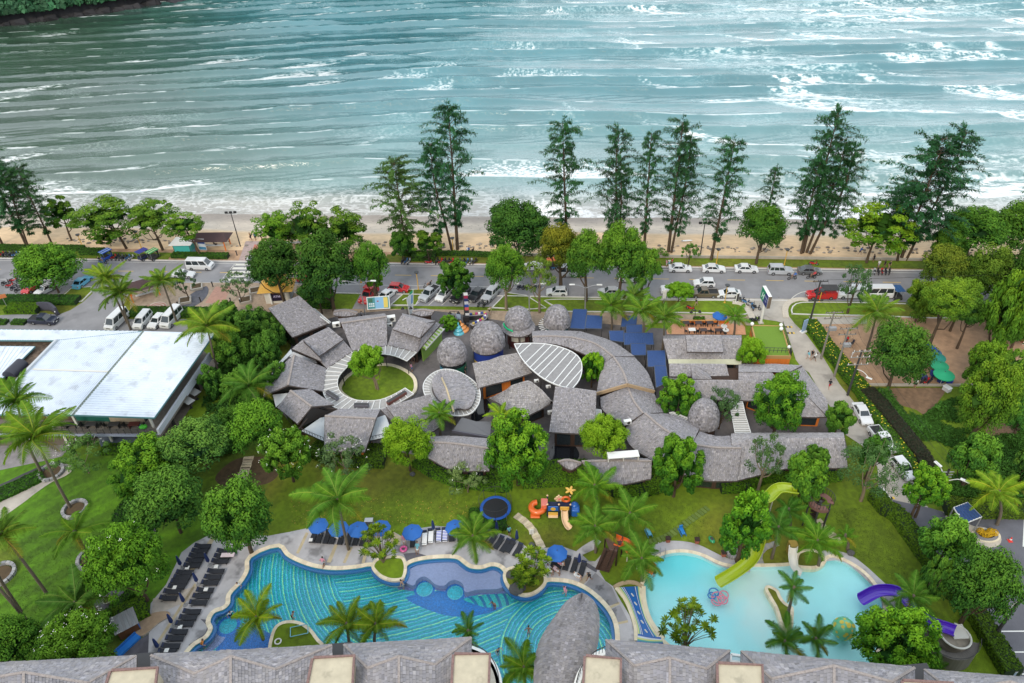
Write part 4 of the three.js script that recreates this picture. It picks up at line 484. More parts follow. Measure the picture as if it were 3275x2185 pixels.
canopy('slat_pergola','narrow white slatted pergola along the curved roof by the lowest dome',P('K',[1540,775,1680,850,1815,925],3),P('K',[1580,768,1710,820,1830,900],3),12,{w:.1});
canopy('slat_pergola','white slatted pergola walk behind the sparse grey tree',P('K',[2085,675,2110,790,2140,958],3),P('K',[2210,675,2235,790,2285,958],3),14,{w:.1,posts:6});
canopy('slat_pergola','white slatted strip on the edge of the steep gate roof',P('E',[550,1110,720,1240],4.2),P('E',[590,1108,735,1232],4),11,{w:.1});
canopy('slat_pergola','short slatted canopy beside the plain glass fronted hall',P('K',[860,742,855,820],3),P('K',[920,748,928,822],3),6,{w:.1});
// green striped awning and benches
{const t=thing('striped_awning','green and white striped awning over the shop by the domes','awning');const a=lineAt(P('E',[1560,1450,1735,1270],3.2),16),b=lineAt(P('E',[1600,1480,1772,1290],2.5),16);for(let i=0;i<16;i++){const k=new Tri();k.quad(a[i],a[i+1],b[i+1],b[i]);part(t,'stripe',k.geo(),i%2?dbl([.72,.74,.6]):dbl([.32,.5,.06]));}const c=new Tri();c.bar(b[0],b[16],.1,.22);part(t,'valance',c.geo(),M.white);const w=new Tri();w.bar(a[0].clone().setY(1.5),a[16].clone().setY(1.5),.2,2.9);part(t,'shop_front',w.geo(),std([.25,.42,.08],.6));}
for(const[x,y,l]of[[1625,1500,'green bench outside the striped awning near the court'],[1698,1412,'green bench outside the striped awning near the ice cream shop']]){const t=thing('bench',l,'bench',at('E',x,y),-.85+PI/2);const gm=std([.34,.6,.08],.5);part(t,'seat',rbox(1.5,.07,.42,.02).translate(0,.45,0),gm);part(t,'backrest',rbox(1.5,.4,.06,.02).translate(0,.72,-.2),gm);for(const s of[-.65,.65])part(t,'leg',rbox(.07,.45,.4,.01).translate(s,.22,0),gm);}
// blue awnings of the eating stalls, each its own
const blueM=textured([.19,.30,.50],.12,3,.6,{side:THREE.DoubleSide},30);
function blueAwning(label,t0,q,h=3){const t=thing('blue_awning',label,'awning',V(0,0,0),0,'blue awnings over the stalls');const a=P(t0,q,h);a[0].y+=.5;a[1].y+=.5;const n=14,A=lineAt([a[0],a[1]],n),B=lineAt([a[3],a[2]],n),k=new Tri();for(let i=0;i<n;i++){const m=A[i].clone().lerp(A[i+1],.5),p=B[i].clone().lerp(B[i+1],.5);m.y+=.04;p.y+=.04;k.quad(A[i],m,p,B[i]).quad(m,A[i+1],B[i+1],p);}part(t,'sheet',k.geo(),blueM);const f=new Tri();f.bar(A[0],A[n],.08).bar(B[0],B[n],.08).bar(A[0],B[0],.08).bar(A[n],B[n],.08);part(t,'frame',f.geo(),std([.08,.1,.14],.5));for(const p of[A[0],A[n],B[0],B[n]]){const b=new Tri();b.bar(V(p.x,.05,p.z),p,.09);part(t,'post',b.geo(),M.dark);}}
[['F',[665,1131,790,1133,770,1290,636,1283],'tall blue awning next to the dome with the slat fan'],['F',[790,1185,930,1192,925,1288,772,1284],'blue awning with red drink fridges under it'],['F',[1112,1190,1246,1195,1240,1272,1100,1270],'blue awning behind the three clustered palms'],['F',[1146,1276,1292,1272,1292,1340,1150,1342],'blue awning half hidden by palm fronds before the wide one'],['K',[990,46,1125,44,1126,126,1002,112],'small blue awning against the sweeping curved roof'],['K',[1125,64,1390,64,1402,150,1130,152],'widest blue awning with two dark slots'],['K',[1186,160,1325,164,1330,246,1196,246],'square blue awning below the widest one'],['K',[1336,226,1500,226,1512,352,1346,352],'large blue awning beside the flat wide house'],['K',[1402,366,1510,366,1530,490,1422,542],'lowest blue awning touching the round green tree']].forEach(([t,q,l])=>blueAwning(l,t,q));
// roadside shop kiosks with small shingle roofs
snake('tiny curved shingle stall by the double street lamp',P('E',[760,1135,870,1122,980,1150],3.6),P('E',[770,1118,870,1108,975,1130],3.3),P('E',[760,1165,870,1175,975,1160],2.9),{h:2.6});
snake('tiny curved shingle stall beside the slanted white sign',P('E',[1480,1130,1580,1118,1675,1135],3.6),P('E',[1485,1118,1580,1106,1680,1125],3.3),P('E',[1480,1150,1570,1172,1650,1160],2.9),{h:2.6});
// inner pond and dark water garden
struct('pond',flat(smoothClosed([...P('J',[2020,840,2060,700,2130,640,2190,690,2180,760,2080,850])],30),.09),std([.012,.014,.018],.08));struct('pond',flat(smoothClosed(P('K',[455,1180,500,1060,660,1065,720,1150,700,1200,560,1215]),30),.09),std([.012,.014,.018],.08));
{const t=thing('shade_sail','grey shade cloth stretched beside the small dark pond','shade sail');part(t,'cloth',ribbonQuad(P('J',[1930,812,2060,850,2200,850,2190,985],3.2),P('J',[1850,930,1980,960,2100,975,2180,990],3)).geo(),dbl([.12,.12,.13]));const k=new Tri();k.bar(at('J',1840,940,3.1),at('J',2190,1005,3.1),.12,.5);part(t,'gutter',k.geo(),std([.1,.1,.13],.5));}
// air conditioners and roof plant
for(const[t0,x,y,h,l,s]of[['E',790,1265,4.6,'white rooftop air unit beside the two tier court house',1.3],['E',1285,1215,4.6,'white rooftop air unit between the two upper court houses',1.6],['E',1275,1262,4.2,'small air condenser below the twin rooftop unit',.9],['K',1158,870,4.2,'white air unit in the valley of the curved roofs',1.1],['K',252,70,2.4,'grey air condenser behind the middle dome',1.0],['K',458,778,2.2,'grey air condenser on the side of the plain hall',.9],['K',330,488,4.2,'small white air unit on the mossy roof',.7],['K',438,540,4.2,'second small white air unit lower on the mossy roof',.7]]){const t=thing('air_unit',l,'air conditioner',at(t0,x,y,h),.2);part(t,'case',rbox(s,s*.6,s*.5,.03).translate(0,s*.3,0),M.white);part(t,'fan_grille',new THREE.CylinderGeometry(s*.22,s*.22,.03,14).rotateX(PI/2).translate(s*.1,s*.32,s*.26),M.dark);}
{const t=thing('vent_box','low white double vent box on the long leaf roof near the lawn','vent box',at('K',1118,1190,4.9),.05);part(t,'top',rbox(4.2,.15,1.2,.03).translate(0,.8,0),M.white);for(const s of[-2,0,2])part(t,'leg',rbox(.12,.8,1,.02).translate(s,.4,0),M.offwhite);}
// ---------- white two storey building on the left ----------
{
const t=thing('white_building','two storey building with white ribbed metal roofs and a long open balcony','building'),H=6.8,F=3.4;
const sheetM=textured([.84,.87,.91],.05,9,.5,{side:THREE.DoubleSide},6,.10);
const roofG=(name,a,b,n,h2=0)=>{const g=roofPart(t,'roof'),A=lineAt(a,n),B=lineAt(b,n);for(let i=0;i<n;i++){const k=new Tri();k.quad(A[i],A[i+1],B[i+1],B[i]);k.bar(A[i].clone().setY(A[i].y+.03),B[i].clone().setY(B[i].y+.03),.07,.07);part(g,'roof_sheet',k.geo(),sheetM);}const e=new Tri();e.bar(A[0].clone().setY(A[0].y-.12),A[n].clone().setY(A[n].y-.12),.1,.25).bar(B[0].clone().setY(B[0].y-.12),B[n].clone().setY(B[n].y-.12),.1,.25).bar(A[0].clone().setY(A[0].y-.12),B[0].clone().setY(B[0].y-.12),.1,.25).bar(A[n].clone().setY(A[n].y-.12),B[n].clone().setY(B[n].y-.12),.1,.25);part(g,'edge_trim',e.geo(),std([.1,.22,.24],.6));};
roofG('r',P('I',[1310,30,670,790],H+.3),P('I',[1954,48,1405,815],H),40);
roofG('l',P('I',[515,108,1308,30],H),P('I',[-115,786,668,790],H-.1),40);
roofG('l',P('I',[-400,6,1300,27],H),P('I',[-400,106,515,110],H+.02),40);
roofG('i',P('I',[-400,160,318,165],H-.5),P('I',[-400,640,0,478],H-.5),16);roofG('i',P('I',[-400,640,-20,480],H-.55),P('I',[-400,800,-140,640],H-.55),10);
const seam=new Tri();seam.bar(at('I',1308,32,H+.22),at('I',668,792,H+.22),.35,.22);part(t,'roof_seam',seam.geo(),textured([.42,.46,.42],.3,2));const sm2=new Tri();sm2.bar(at('I',300,372,H+.06),at('I',985,394,H+.06),.3,.06);part(t,'roof_seam',sm2.geo(),M.offwhite);
part(t,'gutter_well',flat(P('I',[-400,105,510,108,60,560,-400,900],H-1.2),H-1.2),textured([.40,.34,.29],.35,5,.95,{},12,.3));const up=new Tri();up.bar(at('I',518,112,H+.1),at('I',150,490,H+.1),.4,.6);part(t,'parapet',up.geo(),std([.5,.53,.56],.6));
part(t,'floor_slab',slab(P('I',[-400,955,1465,975,1925,268,1850,200,-400,180],F),F-.35,F),textured([.50,.47,.44],.1,5,.8,{},20));
const glassG=dbl([.03,.16,.12],.12),w=(a,b,y0,y1,m,n='glass_wall')=>{const k=new Tri();k.bar(a.clone().setY((y0+y1)/2),b.clone().setY((y0+y1)/2),.12,y1-y0);return part(t,n,k.geo(),m);};
const g0=at('I',-400,820,F),g1=at('I',700,840,F),g2=at('I',1010,850,F),g3=at('I',1330,850,F),g4=at('I',1800,200,F);w(g0,g1,F,H-.3,dbl([.10,.06,.05]));w(g1,g2,F,H-.3,glassG);w(g2,g3,F,H-.3,plasterM,'wall');w(g3,g4,F,H-.3,M.glass);for(let i=0;i<=14;i++){const p=g3.clone().lerp(g4,i/14),k=new Tri();k.bar(p.clone().setY(F),p.clone().setY(H-.2),.16);part(t,'mullion',k.geo(),M.dark);}
const par=new Tri();const p0=at('I',1452,970,F),p1=at('I',1922,266,F);par.bar(p0.clone().setY(F+.35),p1.clone().setY(F+.35),.35,1.3);part(t,'parapet',par.geo(),std([.62,.65,.72],.5));
const rl=new Tri(),f0=at('I',-400,952,F),f1=at('I',1455,968,F);for(const y of[.35,.65,.95])rl.bar(f0.clone().setY(F+y),f1.clone().setY(F+y),.05);for(let i=0;i<=30;i++){const p=f0.clone().lerp(f1,i/30);rl.bar(p.clone().setY(F),p.clone().setY(F+.98),.06);}part(t,'balcony_rail',rl.geo(),M.dark);const fb=new Tri();fb.bar(f0.clone().setY(F-.2),f1.clone().setY(F-.2),.3,.4);part(t,'balcony_beam',fb.geo(),std([.34,.37,.5],.5));
for(const[x,y]of[[490,900],[715,900],[1400,900]]){const p=at('I',x,y,F),k=new Tri();k.bar(V(p.x,F,p.z),V(p.x,H-.2,p.z),.3);part(t,'column',k.geo(),M.offwhite);}
for(const[x,y,m]of[[640,1080,M.offwhite],[830,1050,M.dark],[1035,1050,M.offwhite],[1270,1045,M.dark],[1510,1045,M.dark],[1600,910,M.dark],[1810,570,M.dark],[300,1060,M.offwhite],[-60,1060,M.offwhite]]){const p=at('I',x,y,0),k=new Tri();k.bar(V(p.x,0,p.z),V(p.x,F-.3,p.z),.36);part(t,'column',k.geo(),m);}
const pl=P('I',[930,1100,1530,1098,1600,1040,1480,1000,900,1000]);part(t,'plinth',slab(pl,0,.5),std([.16,.2,.27],.7));const bk=new Tri();bk.prism(P('I',[-400,1000,1380,1010,1780,400,1500,200,-400,150]),.0,F-.4,false);part(t,'ground_wall',bk.geo(),dbl([.06,.05,.05]));part(t,'ground_floor',flat(P('I',[-400,1080,1520,1060,2000,330,1900,250,-400,900]),.1),textured([.5,.46,.42],.1,4));
const sk=new THREE.CylinderGeometry(1.0,1.0,3.4,16,1,false,0,PI).rotateX(PI/2).rotateZ(PI/2),sp=at('I',145,385,H-.6);const tn=thing('roof_hood','black half barrel hood standing in the gutter of the white roofs','roof vent',sp,-.15);part(tn,'hood',new THREE.CylinderGeometry(1.1,1.1,3.2,16,1,false,-PI/2,PI).rotateX(-PI/2),dbl([.03,.03,.045]));
}
for(const[x,y,l]of[[1875,512,'white square table top beside the white building, farthest one'],[1798,616,'white square table top beside the white building, middle one'],[1742,696,'white square table top beside the white building, nearest one']]){const t=thing('outdoor_table',l,'table',at('I',x,y+30),-.6);part(t,'tabletop',rbox(1.7,.06,1.3,.02).translate(0,1.5,0),M.white);part(t,'post',cyl(.05,.05,1.5,8),M.dark);part(t,'base',cyl(.3,.3,.05,12),M.dark);}
for(let i=0;i<4;i++){const x=[660,845,1050,1235][i];const p=at('I',x,905,3.4),l=['dark balcony dining table furthest left on the white building','dark balcony dining table before the green glass','dark balcony dining table beside the round mirror','reddish balcony dining table next to the green cushion'][i];const t=thing('balcony_table',l,'table',p);const wm=i===3?std([.12,.03,.025],.6):M.dark;part(t,'tabletop',rbox(1.6,.07,.9,.02).translate(0,.75,0),wm);for(const s of[-.7,.7])part(t,'leg',rbox(.08,.74,.7,.02).translate(s,.37,0),wm);
for(const[k,s]of[[0,-1],[1,1]]){const c=thing('balcony_chair',`black chair on the ${s < 0 ? 'left' : 'right'} side of the ${['first', 'second', 'third', 'reddish'][i]} balcony table`,'chair',V(p.x+s*1.2,3.4,p.z),s*PI/2);part(c,'seat',rbox(.5,.06,.5,.02).translate(0,.45,0),M.black);part(c,'backrest',rbox(.5,.45,.05,.02).translate(0,.7,.24),M.black);for(const[a,b]of[[-1,-1],[1,-1],[-1,1],[1,1]])part(c,'leg',rbox(.05,.45,.05,.01).translate(a*.21,.22,b*.21),M.black);}}
{const p=at('I',1310,912,3.4),t=thing('floor_cushion','lime green cushion on the balcony by the reddish table','cushion',p);const g=new THREE.SphereGeometry(.6,14,10).scale(1,.55,.8).translate(0,.3,0);part(t,'cover',g,std([.1,.55,.05],.7));const q=thing('floor_cushion','pale blue cushion beside the lime green one on the balcony','cushion',at('I',1288,905,3.4));part(q,'cover',new THREE.SphereGeometry(.42,14,10).scale(1,.6,.8).translate(0,.25,0),std([.25,.5,.65],.7));}
// ---------- hotel wings along the bottom ----------
const brickM=textured([.50,.40,.38],.2,2,.9),flatRoofM=textured([.74,.70,.61],.07,5,.9,{},8,.12);
function wing(label,E0,E1,V1,V2,V3,t1,t2,t3,seed){const h=14,t=thing('hotel_wing',label,'building');const lo=(q,hh,dy=330)=>at(q[0],q[1],q[2]+dy,hh);const e0=at(...E0,h),e1=at(...E1,h),v1=at(...V1,h+1.7),v2=at(...V2,h+2.8),v3=at(...V3,h+1.7),b0=lo(E0,h,560),b4=lo(E1,h,560),b1=lo(V1,h+1.7),b3=lo(V3,h+1.7),br=lo(V2,h+2.8,430);const o={row:.29,wide:.36};
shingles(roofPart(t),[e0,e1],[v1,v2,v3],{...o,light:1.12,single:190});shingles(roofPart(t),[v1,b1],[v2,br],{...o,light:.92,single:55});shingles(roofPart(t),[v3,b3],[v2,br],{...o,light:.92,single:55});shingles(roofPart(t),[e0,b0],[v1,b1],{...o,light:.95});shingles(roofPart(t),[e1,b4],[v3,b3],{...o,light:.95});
for(const[a,b]of[[e0,v1],[v1,v2],[v2,v3],[v3,e1],[v2,br]]){const k=new Tri();k.bar(a.clone().setY(a.y+.06),b.clone().setY(b.y+.06),.22,.08);part(t,'hip_cap',k.geo(),ridgeM);}
const w=[e0,e1,b4,b0],c=w.reduce((a,p)=>a.add(p),V(0,0,0)).multiplyScalar(.25),q=w.map((p)=>p.clone().lerp(c,.05));const k=new Tri();k.prism(q,0,h-.25,false);part(t,'wall',k.geo(),plasterM);for(let f=0;f<4;f++)for(let i=0;i<6;i++){const a=q[0].clone().lerp(q[1],(i+.15)/6),b=q[0].clone().lerp(q[1],(i+.85)/6),d=side([q[0],q[1]],0,false),s=c.clone().sub(q[0]).dot(d)>0?-1:1;a.addScaledVector(d,.05*s);b.addScaledVector(d,.05*s);const g=new Tri();g.bar(a.setY(1.7+f*3.3),b.setY(1.7+f*3.3),.08,2);part(t,'window',g.geo(),M.glass);}
return t;}
wing('hotel shingle roof in the far left corner by the palm garden',['M',-700,1437],['M',1150,1340],['M',-500,1600],['M',200,1480],['M',740,1570],0);
wing('hotel shingle roof under the loungers between two beige flat roofs',['M',1270,1335],['N',690,1250],['M',1640,1490],['M',1945,1345],['N',210,1455],0);
wing('hotel shingle roof beneath the twin palms in the pool',['N',790,1245],['N',1865,1185],['N',990,1445],['N',1255,1345],['N',1560,1415],0);
wing('hotel shingle roof to the right of the oval pool roof',['O',890,1205],['O',1935,1295],['O',1130,1425],['O',1430,1357],['O',1740,1450],0);
wing('hotel shingle roof below the paddling pool palms',['O',2030,1300],['Q',1385,1440],['Q',180,1535],['Q',705,1425],['Q',1190,1560],0);
wing('hotel shingle roof in the far right corner by the lot',['Q',1465,1455],['Q',3000,1580],['Q',1700,1640],['Q',2200,1560],['Q',2600,1700],0);
for(const[tt,q,l]of[['M',[940,1475,1318,1450,1270,1900,800,1900],'beige flat roof with brick edge left of the loungers wing'],['N',[535,1368,868,1346,836,1900,430,1900],'beige flat roof with brick edge above the pool lawn island'],['N',[1722,1335,2012,1330,1990,1900,1690,1900],'beige flat roof with brick edge left of the oval pool roof'],['O',[722,1350,1008,1372,1000,1900,690,1900],'beige flat roof with brick edge right of the oval pool roof'],['O',[1838,1412,2200,1425,2210,1900,1850,1900],'beige flat roof with brick edge below the pale paddling pool'],['Q',[1290,1560,1700,1580,1800,1900,1300,1900],'beige flat roof with brick edge under the right corner palms']]){const t=thing('flat_roof',l,'flat roof'),h=16.6,p=P(tt,q,h);part(t,'slab',slab(p,h-2.4,h),flatRoofM);part(t,'parapet',ribbon([...p,p[0]],-.22,.0,h-.1,h+.16).geo(),brickM);}
{
const t=thing('oval_roof','long rounded shingle roof reaching out over the striped pool','pavilion'),h=5.6;const L=smoothOpen([at('O',690,832,h),...P('O',[640,836,585,862,530,915,478,990,385,1120,318,1260,292,1420,285,1700],h)],30),Rr=smoothOpen([at('O',690,832,h),...P('O',[735,838,775,862,808,915,828,990,832,1090,815,1260,770,1420,660,1700],h)],30),g=smoothOpen([at('O',690,832,h+.1),at('O',682,872,h+.9),at('O',650,990,h+2.3),at('O',590,1180,h+3),at('O',520,1420,h+3.2),at('O',470,1700,h+3.2)],30);
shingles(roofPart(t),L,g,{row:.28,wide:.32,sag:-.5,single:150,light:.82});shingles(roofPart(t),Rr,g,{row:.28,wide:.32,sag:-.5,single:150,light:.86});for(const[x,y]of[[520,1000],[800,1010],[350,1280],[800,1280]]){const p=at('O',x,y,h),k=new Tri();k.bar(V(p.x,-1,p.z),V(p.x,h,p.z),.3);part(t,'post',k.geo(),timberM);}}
{const t=thing('curved_balcony','white curved balcony edge beside the beige flat roof over the pool','balcony');const c=smoothOpen(P('N',[1860,1275,1960,1320,2040,1400,2085,1500,2110,1650],9),18);part(t,'edge',ribbon(c,-.3,.3,8.4,9).geo(),M.white);part(t,'rail',tube(c.map((p)=>p.clone().setY(9.9)),.05,30),M.dark);const f=new Tri();const q=[...c,at('N',1900,1700,9)];for(let i=1;i<q.length-1;i++)f.tri(q[q.length-1],q[i-1],q[i]);part(t,'floor',f.geo(),textured([.75,.73,.68],.05,4,.8,{side:THREE.DoubleSide}));
const t2=thing('curved_balcony','white curved balcony edge to the right of the oval roof','balcony');const d=smoothOpen(P('O',[886,1300,800,1340,720,1420,670,1500,640,1600],9),14);part(t2,'edge',ribbon(d,-.3,.3,8.4,9).geo(),M.white);part(t2,'rail',tube(d.map((p)=>p.clone().setY(9.9)),.05,24),M.dark);const k=new Tri();for(let i=0;i<=14;i++)k.bar(d[i].clone().setY(9),d[i].clone().setY(9.9),.05);part(t2,'baluster',k.geo(),M.dark);}
{const t=thing('roof_glazing','small white framed glazing in the gap between two wings by the paddling pool','glazing');const p=P('O',[1945,1330,2028,1342,2032,1395,1945,1385],13);part(t,'pane',slab(p,12.9,13),std([.45,.62,.66],.2));part(t,'frame',ribbon([...p,p[0]],-.15,.1,12.9,13.1).geo(),M.white);}
for(const[tt,x,y,l]of[['M',1195,1400,'white light shelf in the dark gap at the loungers'],['N',735,1315,'white edged dark light well between two wings at the pool'],['Q',1425,1500,'white edged dark light well in the right corner wing gap']]){const p=at(tt,x,y,12.4),k=thing('light_well',l,'light well',p,.05);part(k,'well',rbox(2.6,3,2.2,.02).translate(0,-1.6,0),M.dark);part(k,'sill',rbox(2.7,.15,.4,.02).translate(0,0,1),M.white);}
// ---------- terrace and green roof by the lane ----------
struct('terrace',flat(P('F',[1515,1300,1580,1245,1700,1230,2060,1235,2230,1262,2240,1345,1520,1340]),.07),textured([.82,.60,.46],.07,4));{const t=thing('terrace_wall','low orange wall along the street side of the dining terrace','wall');part(t,'wall_body',ribbon(P('F',[1640,1238,2080,1238]),-.12,.12,0,.6).geo(),orangeM);part(t,'coping',ribbon(P('F',[1640,1238,2080,1238]),-.16,.16,.6,.66).geo(),std([.6,.3,.1],.7));}
{const t=thing('green_roof','flat roof terrace carpeted with green turf and edged in orange by the lane','roof terrace'),h=3.4,p=P('H',[8,1186,272,1192,348,1452,70,1448],h);part(t,'turf_carpet',slab(p,h,h+.06),textured([.42,.54,.18],.1,2,.95,{},40));part(t,'edge',ribbon([...p,p[0]],-.05,.2,h-.5,h+.12).geo(),std([.45,.27,.1],.7));const k=new Tri();k.prism(p.map((q)=>q.clone()),.05,h-.3,false);part(t,'wall',k.geo(),Object.assign(orangeM,{side:THREE.DoubleSide}));
const rail=new Tri(),rp=[...P('H',[272,1192,348,1452],h),...P('L',[330,212,92,205],h)];for(let i=0;i<3;i++){for(const y of[.5,1])rail.bar(rp[i].clone().setY(h+y),rp[i+1].clone().setY(h+y),.05);for(let j=0;j<=7;j++){const q=rp[i].clone().lerp(rp[i+1],j/7);rail.bar(q.clone().setY(h),q.clone().setY(h+1),.05);}}part(t,'railing',rail.geo(),M.dark);
for(const[x,y]of[[160,270],[280,275]]){const q=at('L',x,y,1.2),o=new Tri();o.box(q.x,1.2,q.z,1.6,1.8,.5,-.1);part(t,x<200?'doorway':'stair_recess',o.geo(),M.dark);}}
for(const[tt,x,y,l]of[['H',10,1186,'far left corner of the green roof'],['H',258,1196,'far right corner of the green roof'],['H',260,1228,'right edge of the green roof, just below the far corner'],['H',328,1386,'near right corner of the green roof'],['H',90,1426,'near left corner of the green roof']]){const t=thing('globe_lamp',`white globe lamp on the ${l}`,'lamp',at(tt,x,y+12,3.45));part(t,'globe',new THREE.SphereGeometry(.32,16,12).translate(0,.65,0),std([.85,.85,.84],.3));part(t,'stem',cyl(.06,.05,.4,8),M.dark);}
// tan roof street hut with ATM sign, kiosk, shelters
function hipRoof(t,w,d,h0,h1,m,ridge=.35,name='roof'){const k=new Tri(),a=w/2,b=d/2,r=a*ridge;const q=[V(-a,h0,b),V(a,h0,b),V(a,h0,-b),V(-a,h0,-b)],R1=V(-r,h1,0),R2=V(r,h1,0);k.quad(q[0],q[1],R2,R1).tri(q[1],q[2],R2).quad(q[2],q[3],R1,R2).tri(q[3],q[0],R1);k.quad(q[3],q[2],q[1],q[0]);part(t,name,k.geo(),m);}
function sign(draw,w,h,px=256){const c=document.createElement('canvas');c.width=px;c.height=Math.round(px*h/w);const x=c.getContext('2d');draw(x,c.width,c.height);const t=new THREE.CanvasTexture(c);t.colorSpace=THREE.SRGBColorSpace;return std(0xffffff,.5,{map:t});}
{const p=at('E',275,1010),t=thing('cash_kiosk','kiosk with gold hipped roof and ATM screen by the plaza','kiosk',p,.05);const gm=textured([.82,.64,.28],.08,2,.6,{side:THREE.DoubleSide});hipRoof(t,6.6,5,2.9,4.4,gm,.42);hipRoof(t,4,3,4.3,5.6,gm,.3,'upper_roof');part(t,'wall',rbox(4.6,2.9,3.4,.05).translate(0,1.45,0),M.offwhite);for(const s of[-1,1])part(t,'pillar',rbox(.3,2.9,.3,.03).translate(s*1.2,1.45,1.85),M.white);part(t,'screen',new THREE.PlaneGeometry(2,2).translate(0,1.6,1.78),sign((x,w,h)=>{x.fillStyle='#1c1030';x.fillRect(0,0,w,h);x.fillStyle='#c9c4e8';x.font='bold 80px sans-serif';x.textAlign='center';x.fillText('ATM',w/2,h*.62);x.fillStyle='#a06a10';x.fillRect(30,20,w-60,26);},2,2));part(t,'side_panel',rbox(.1,2.2,2.6,.02).translate(2.36,1.4,0),std([.3,.36,.4],.5));}
{const p=at('D',1700,585),t=thing('beach_kiosk','small turquoise kiosk with a pale roof on the promenade sand','kiosk',p,-.1);part(t,'wall',rbox(3.8,2.2,2.6,.03).translate(0,1.1,0),std([.06,.42,.38],.6));part(t,'counter',rbox(3.9,.8,2.7,.03).translate(0,.4,0),std([.2,.45,.55],.6));const k=new Tri();k.bar(V(-2.4,2.45,0),V(2.4,2.6,0),3.6,.12);part(t,'roof',k.geo(),M.white);for(const s of[-1.8,1.8])part(t,'post',rbox(.1,2.3,.1,.01).translate(s,1.2,1.3),M.dark);}
{const p=at('D',1855,575),t=thing('poster_board','tall blue and white poster panel standing beside the turquoise kiosk','sign',p,-.15);part(t,'panel',rbox(1.8,2.7,.12,.02).translate(0,1.5,0),M.white);part(t,'print',new THREE.PlaneGeometry(1.6,2.5).translate(0,1.5,.065),sign((x,w,h)=>{x.fillStyle='#2f62b8';x.fillRect(0,0,w,h*.42);x.fillStyle='#e6eef4';x.fillRect(0,h*.42,w,h*.3);x.fillStyle='#4d8fb8';x.fillRect(0,h*.72,w,h*.28);x.fillStyle='#dfe8f2';x.fillRect(w*.2,h*.15,w*.6,h*.1);},1.6,2.5));for(const s of[-.8,.8])part(t,'post',cyl(.05,.05,1.6,6).translate(s,0,0),M.dark);}
function shelter(label,p,turn,w,d,m){const t=thing('shelter',label,'shelter',p,turn);hipRoof(t,w,d,2.4,3.6,m,.75);for(const[a,b]of[[-1,-1],[1,-1],[-1,1],[1,1]])part(t,'post',rbox(.2,2.4,.2,.02).translate(a*w*.38,1.2,b*d*.34),M.orange);part(t,'bench',rbox(w*.55,.12,.6,.02).translate(0,.5,0),M.white);return t;}
const brownRoof=textured([.30,.22,.22],.12,2,.8,{side:THREE.DoubleSide});
shelter('dark brown roofed open shelter on the beach side',at('D',1950,545),-.05,8.2,4.2,brownRoof);shelter('brown roofed street shelter behind the middle left palm',at('D',1330,985),.5,6.4,4,brownRoof);shelter('brown roofed beach hut half hidden by the leafy trees',at('E',400,520),0,6,4,brownRoof);
shelter('small brown roofed stand by the red truck and hedge',at('E',640,1010),.1,5,4,textured([.34,.27,.26],.15,2,.85,{side:THREE.DoubleSide}));
// ---------- foliage ----------
const leafMats={};const leafMat=(tint=[1,1,1])=>leafMats[tint.join()]||=new THREE.MeshPhysicalMaterial({color:new THREE.Color().setRGB(...tint),vertexColors:true,roughness:.7,side:THREE.DoubleSide,specularIntensity:.25});
const dirOf=(r,lo=-1)=>{const z=lo+(1-lo)*r(),a=r()*TAU,q=sqrt(max(0,1-z*z));return V(q*cos(a),z,q*sin(a));};
function leaf(m,p,n,size,asp,r){const t=V(r()-.5,r()-.5,r()-.5).cross(n).normalize(),b=n.clone().cross(t).normalize();const a=p.clone().addScaledVector(t,size),c=p.clone().addScaledVector(t,-size),l=p.clone().addScaledVector(b,size*asp),k=p.clone().addScaledVector(b,-size*asp);const f=n.clone().multiplyScalar(size*.25);m.quad(a.sub(f),l,c.sub(f),k);}
const KINDS={
dome:{n:120,cr:[.13,.19],per:105,leaf:.15,flat:.9,shell:.84,lo:-.35,cols:[[.025,.085,.010],[.065,.17,.014],[.15,.30,.02]],up:.5},
clumpy:{n:66,cr:[.17,.30],per:170,leaf:.17,flat:.85,shell:.72,lo:-.5,cols:[[.016,.058,.014],[.045,.13,.017],[.125,.25,.024]],up:.45},
shiny:{n:90,cr:[.13,.20],per:125,leaf:.175,flat:1,shell:.78,lo:-.75,cols:[[.014,.062,.010],[.045,.15,.012],[.15,.31,.018]],up:.35},
fluffy:{n:74,cr:[.15,.24],per:150,leaf:.155,flat:.9,shell:.72,lo:-.4,cols:[[.05,.13,.008],[.13,.27,.010],[.25,.41,.02]],up:.55},
almond:{n:50,cr:[.16,.26],per:95,leaf:.21,flat:.5,shell:.85,lo:-.8,cols:[[.02,.065,.010],[.055,.14,.011],[.14,.24,.018]],up:.75,tier:true},
sparse:{n:46,cr:[.12,.22],per:70,leaf:.13,flat:.9,shell:.85,lo:-.4,cols:[[.035,.075,.03],[.07,.13,.045],[.12,.19,.06]],up:.4},
vine:{n:80,cr:[.14,.28],per:150,leaf:.16,flat:1,shell:.75,lo:-.9,cols:[[.03,.09,.02],[.06,.15,.02],[.14,.26,.03]],up:.4},
};
const crowns={};
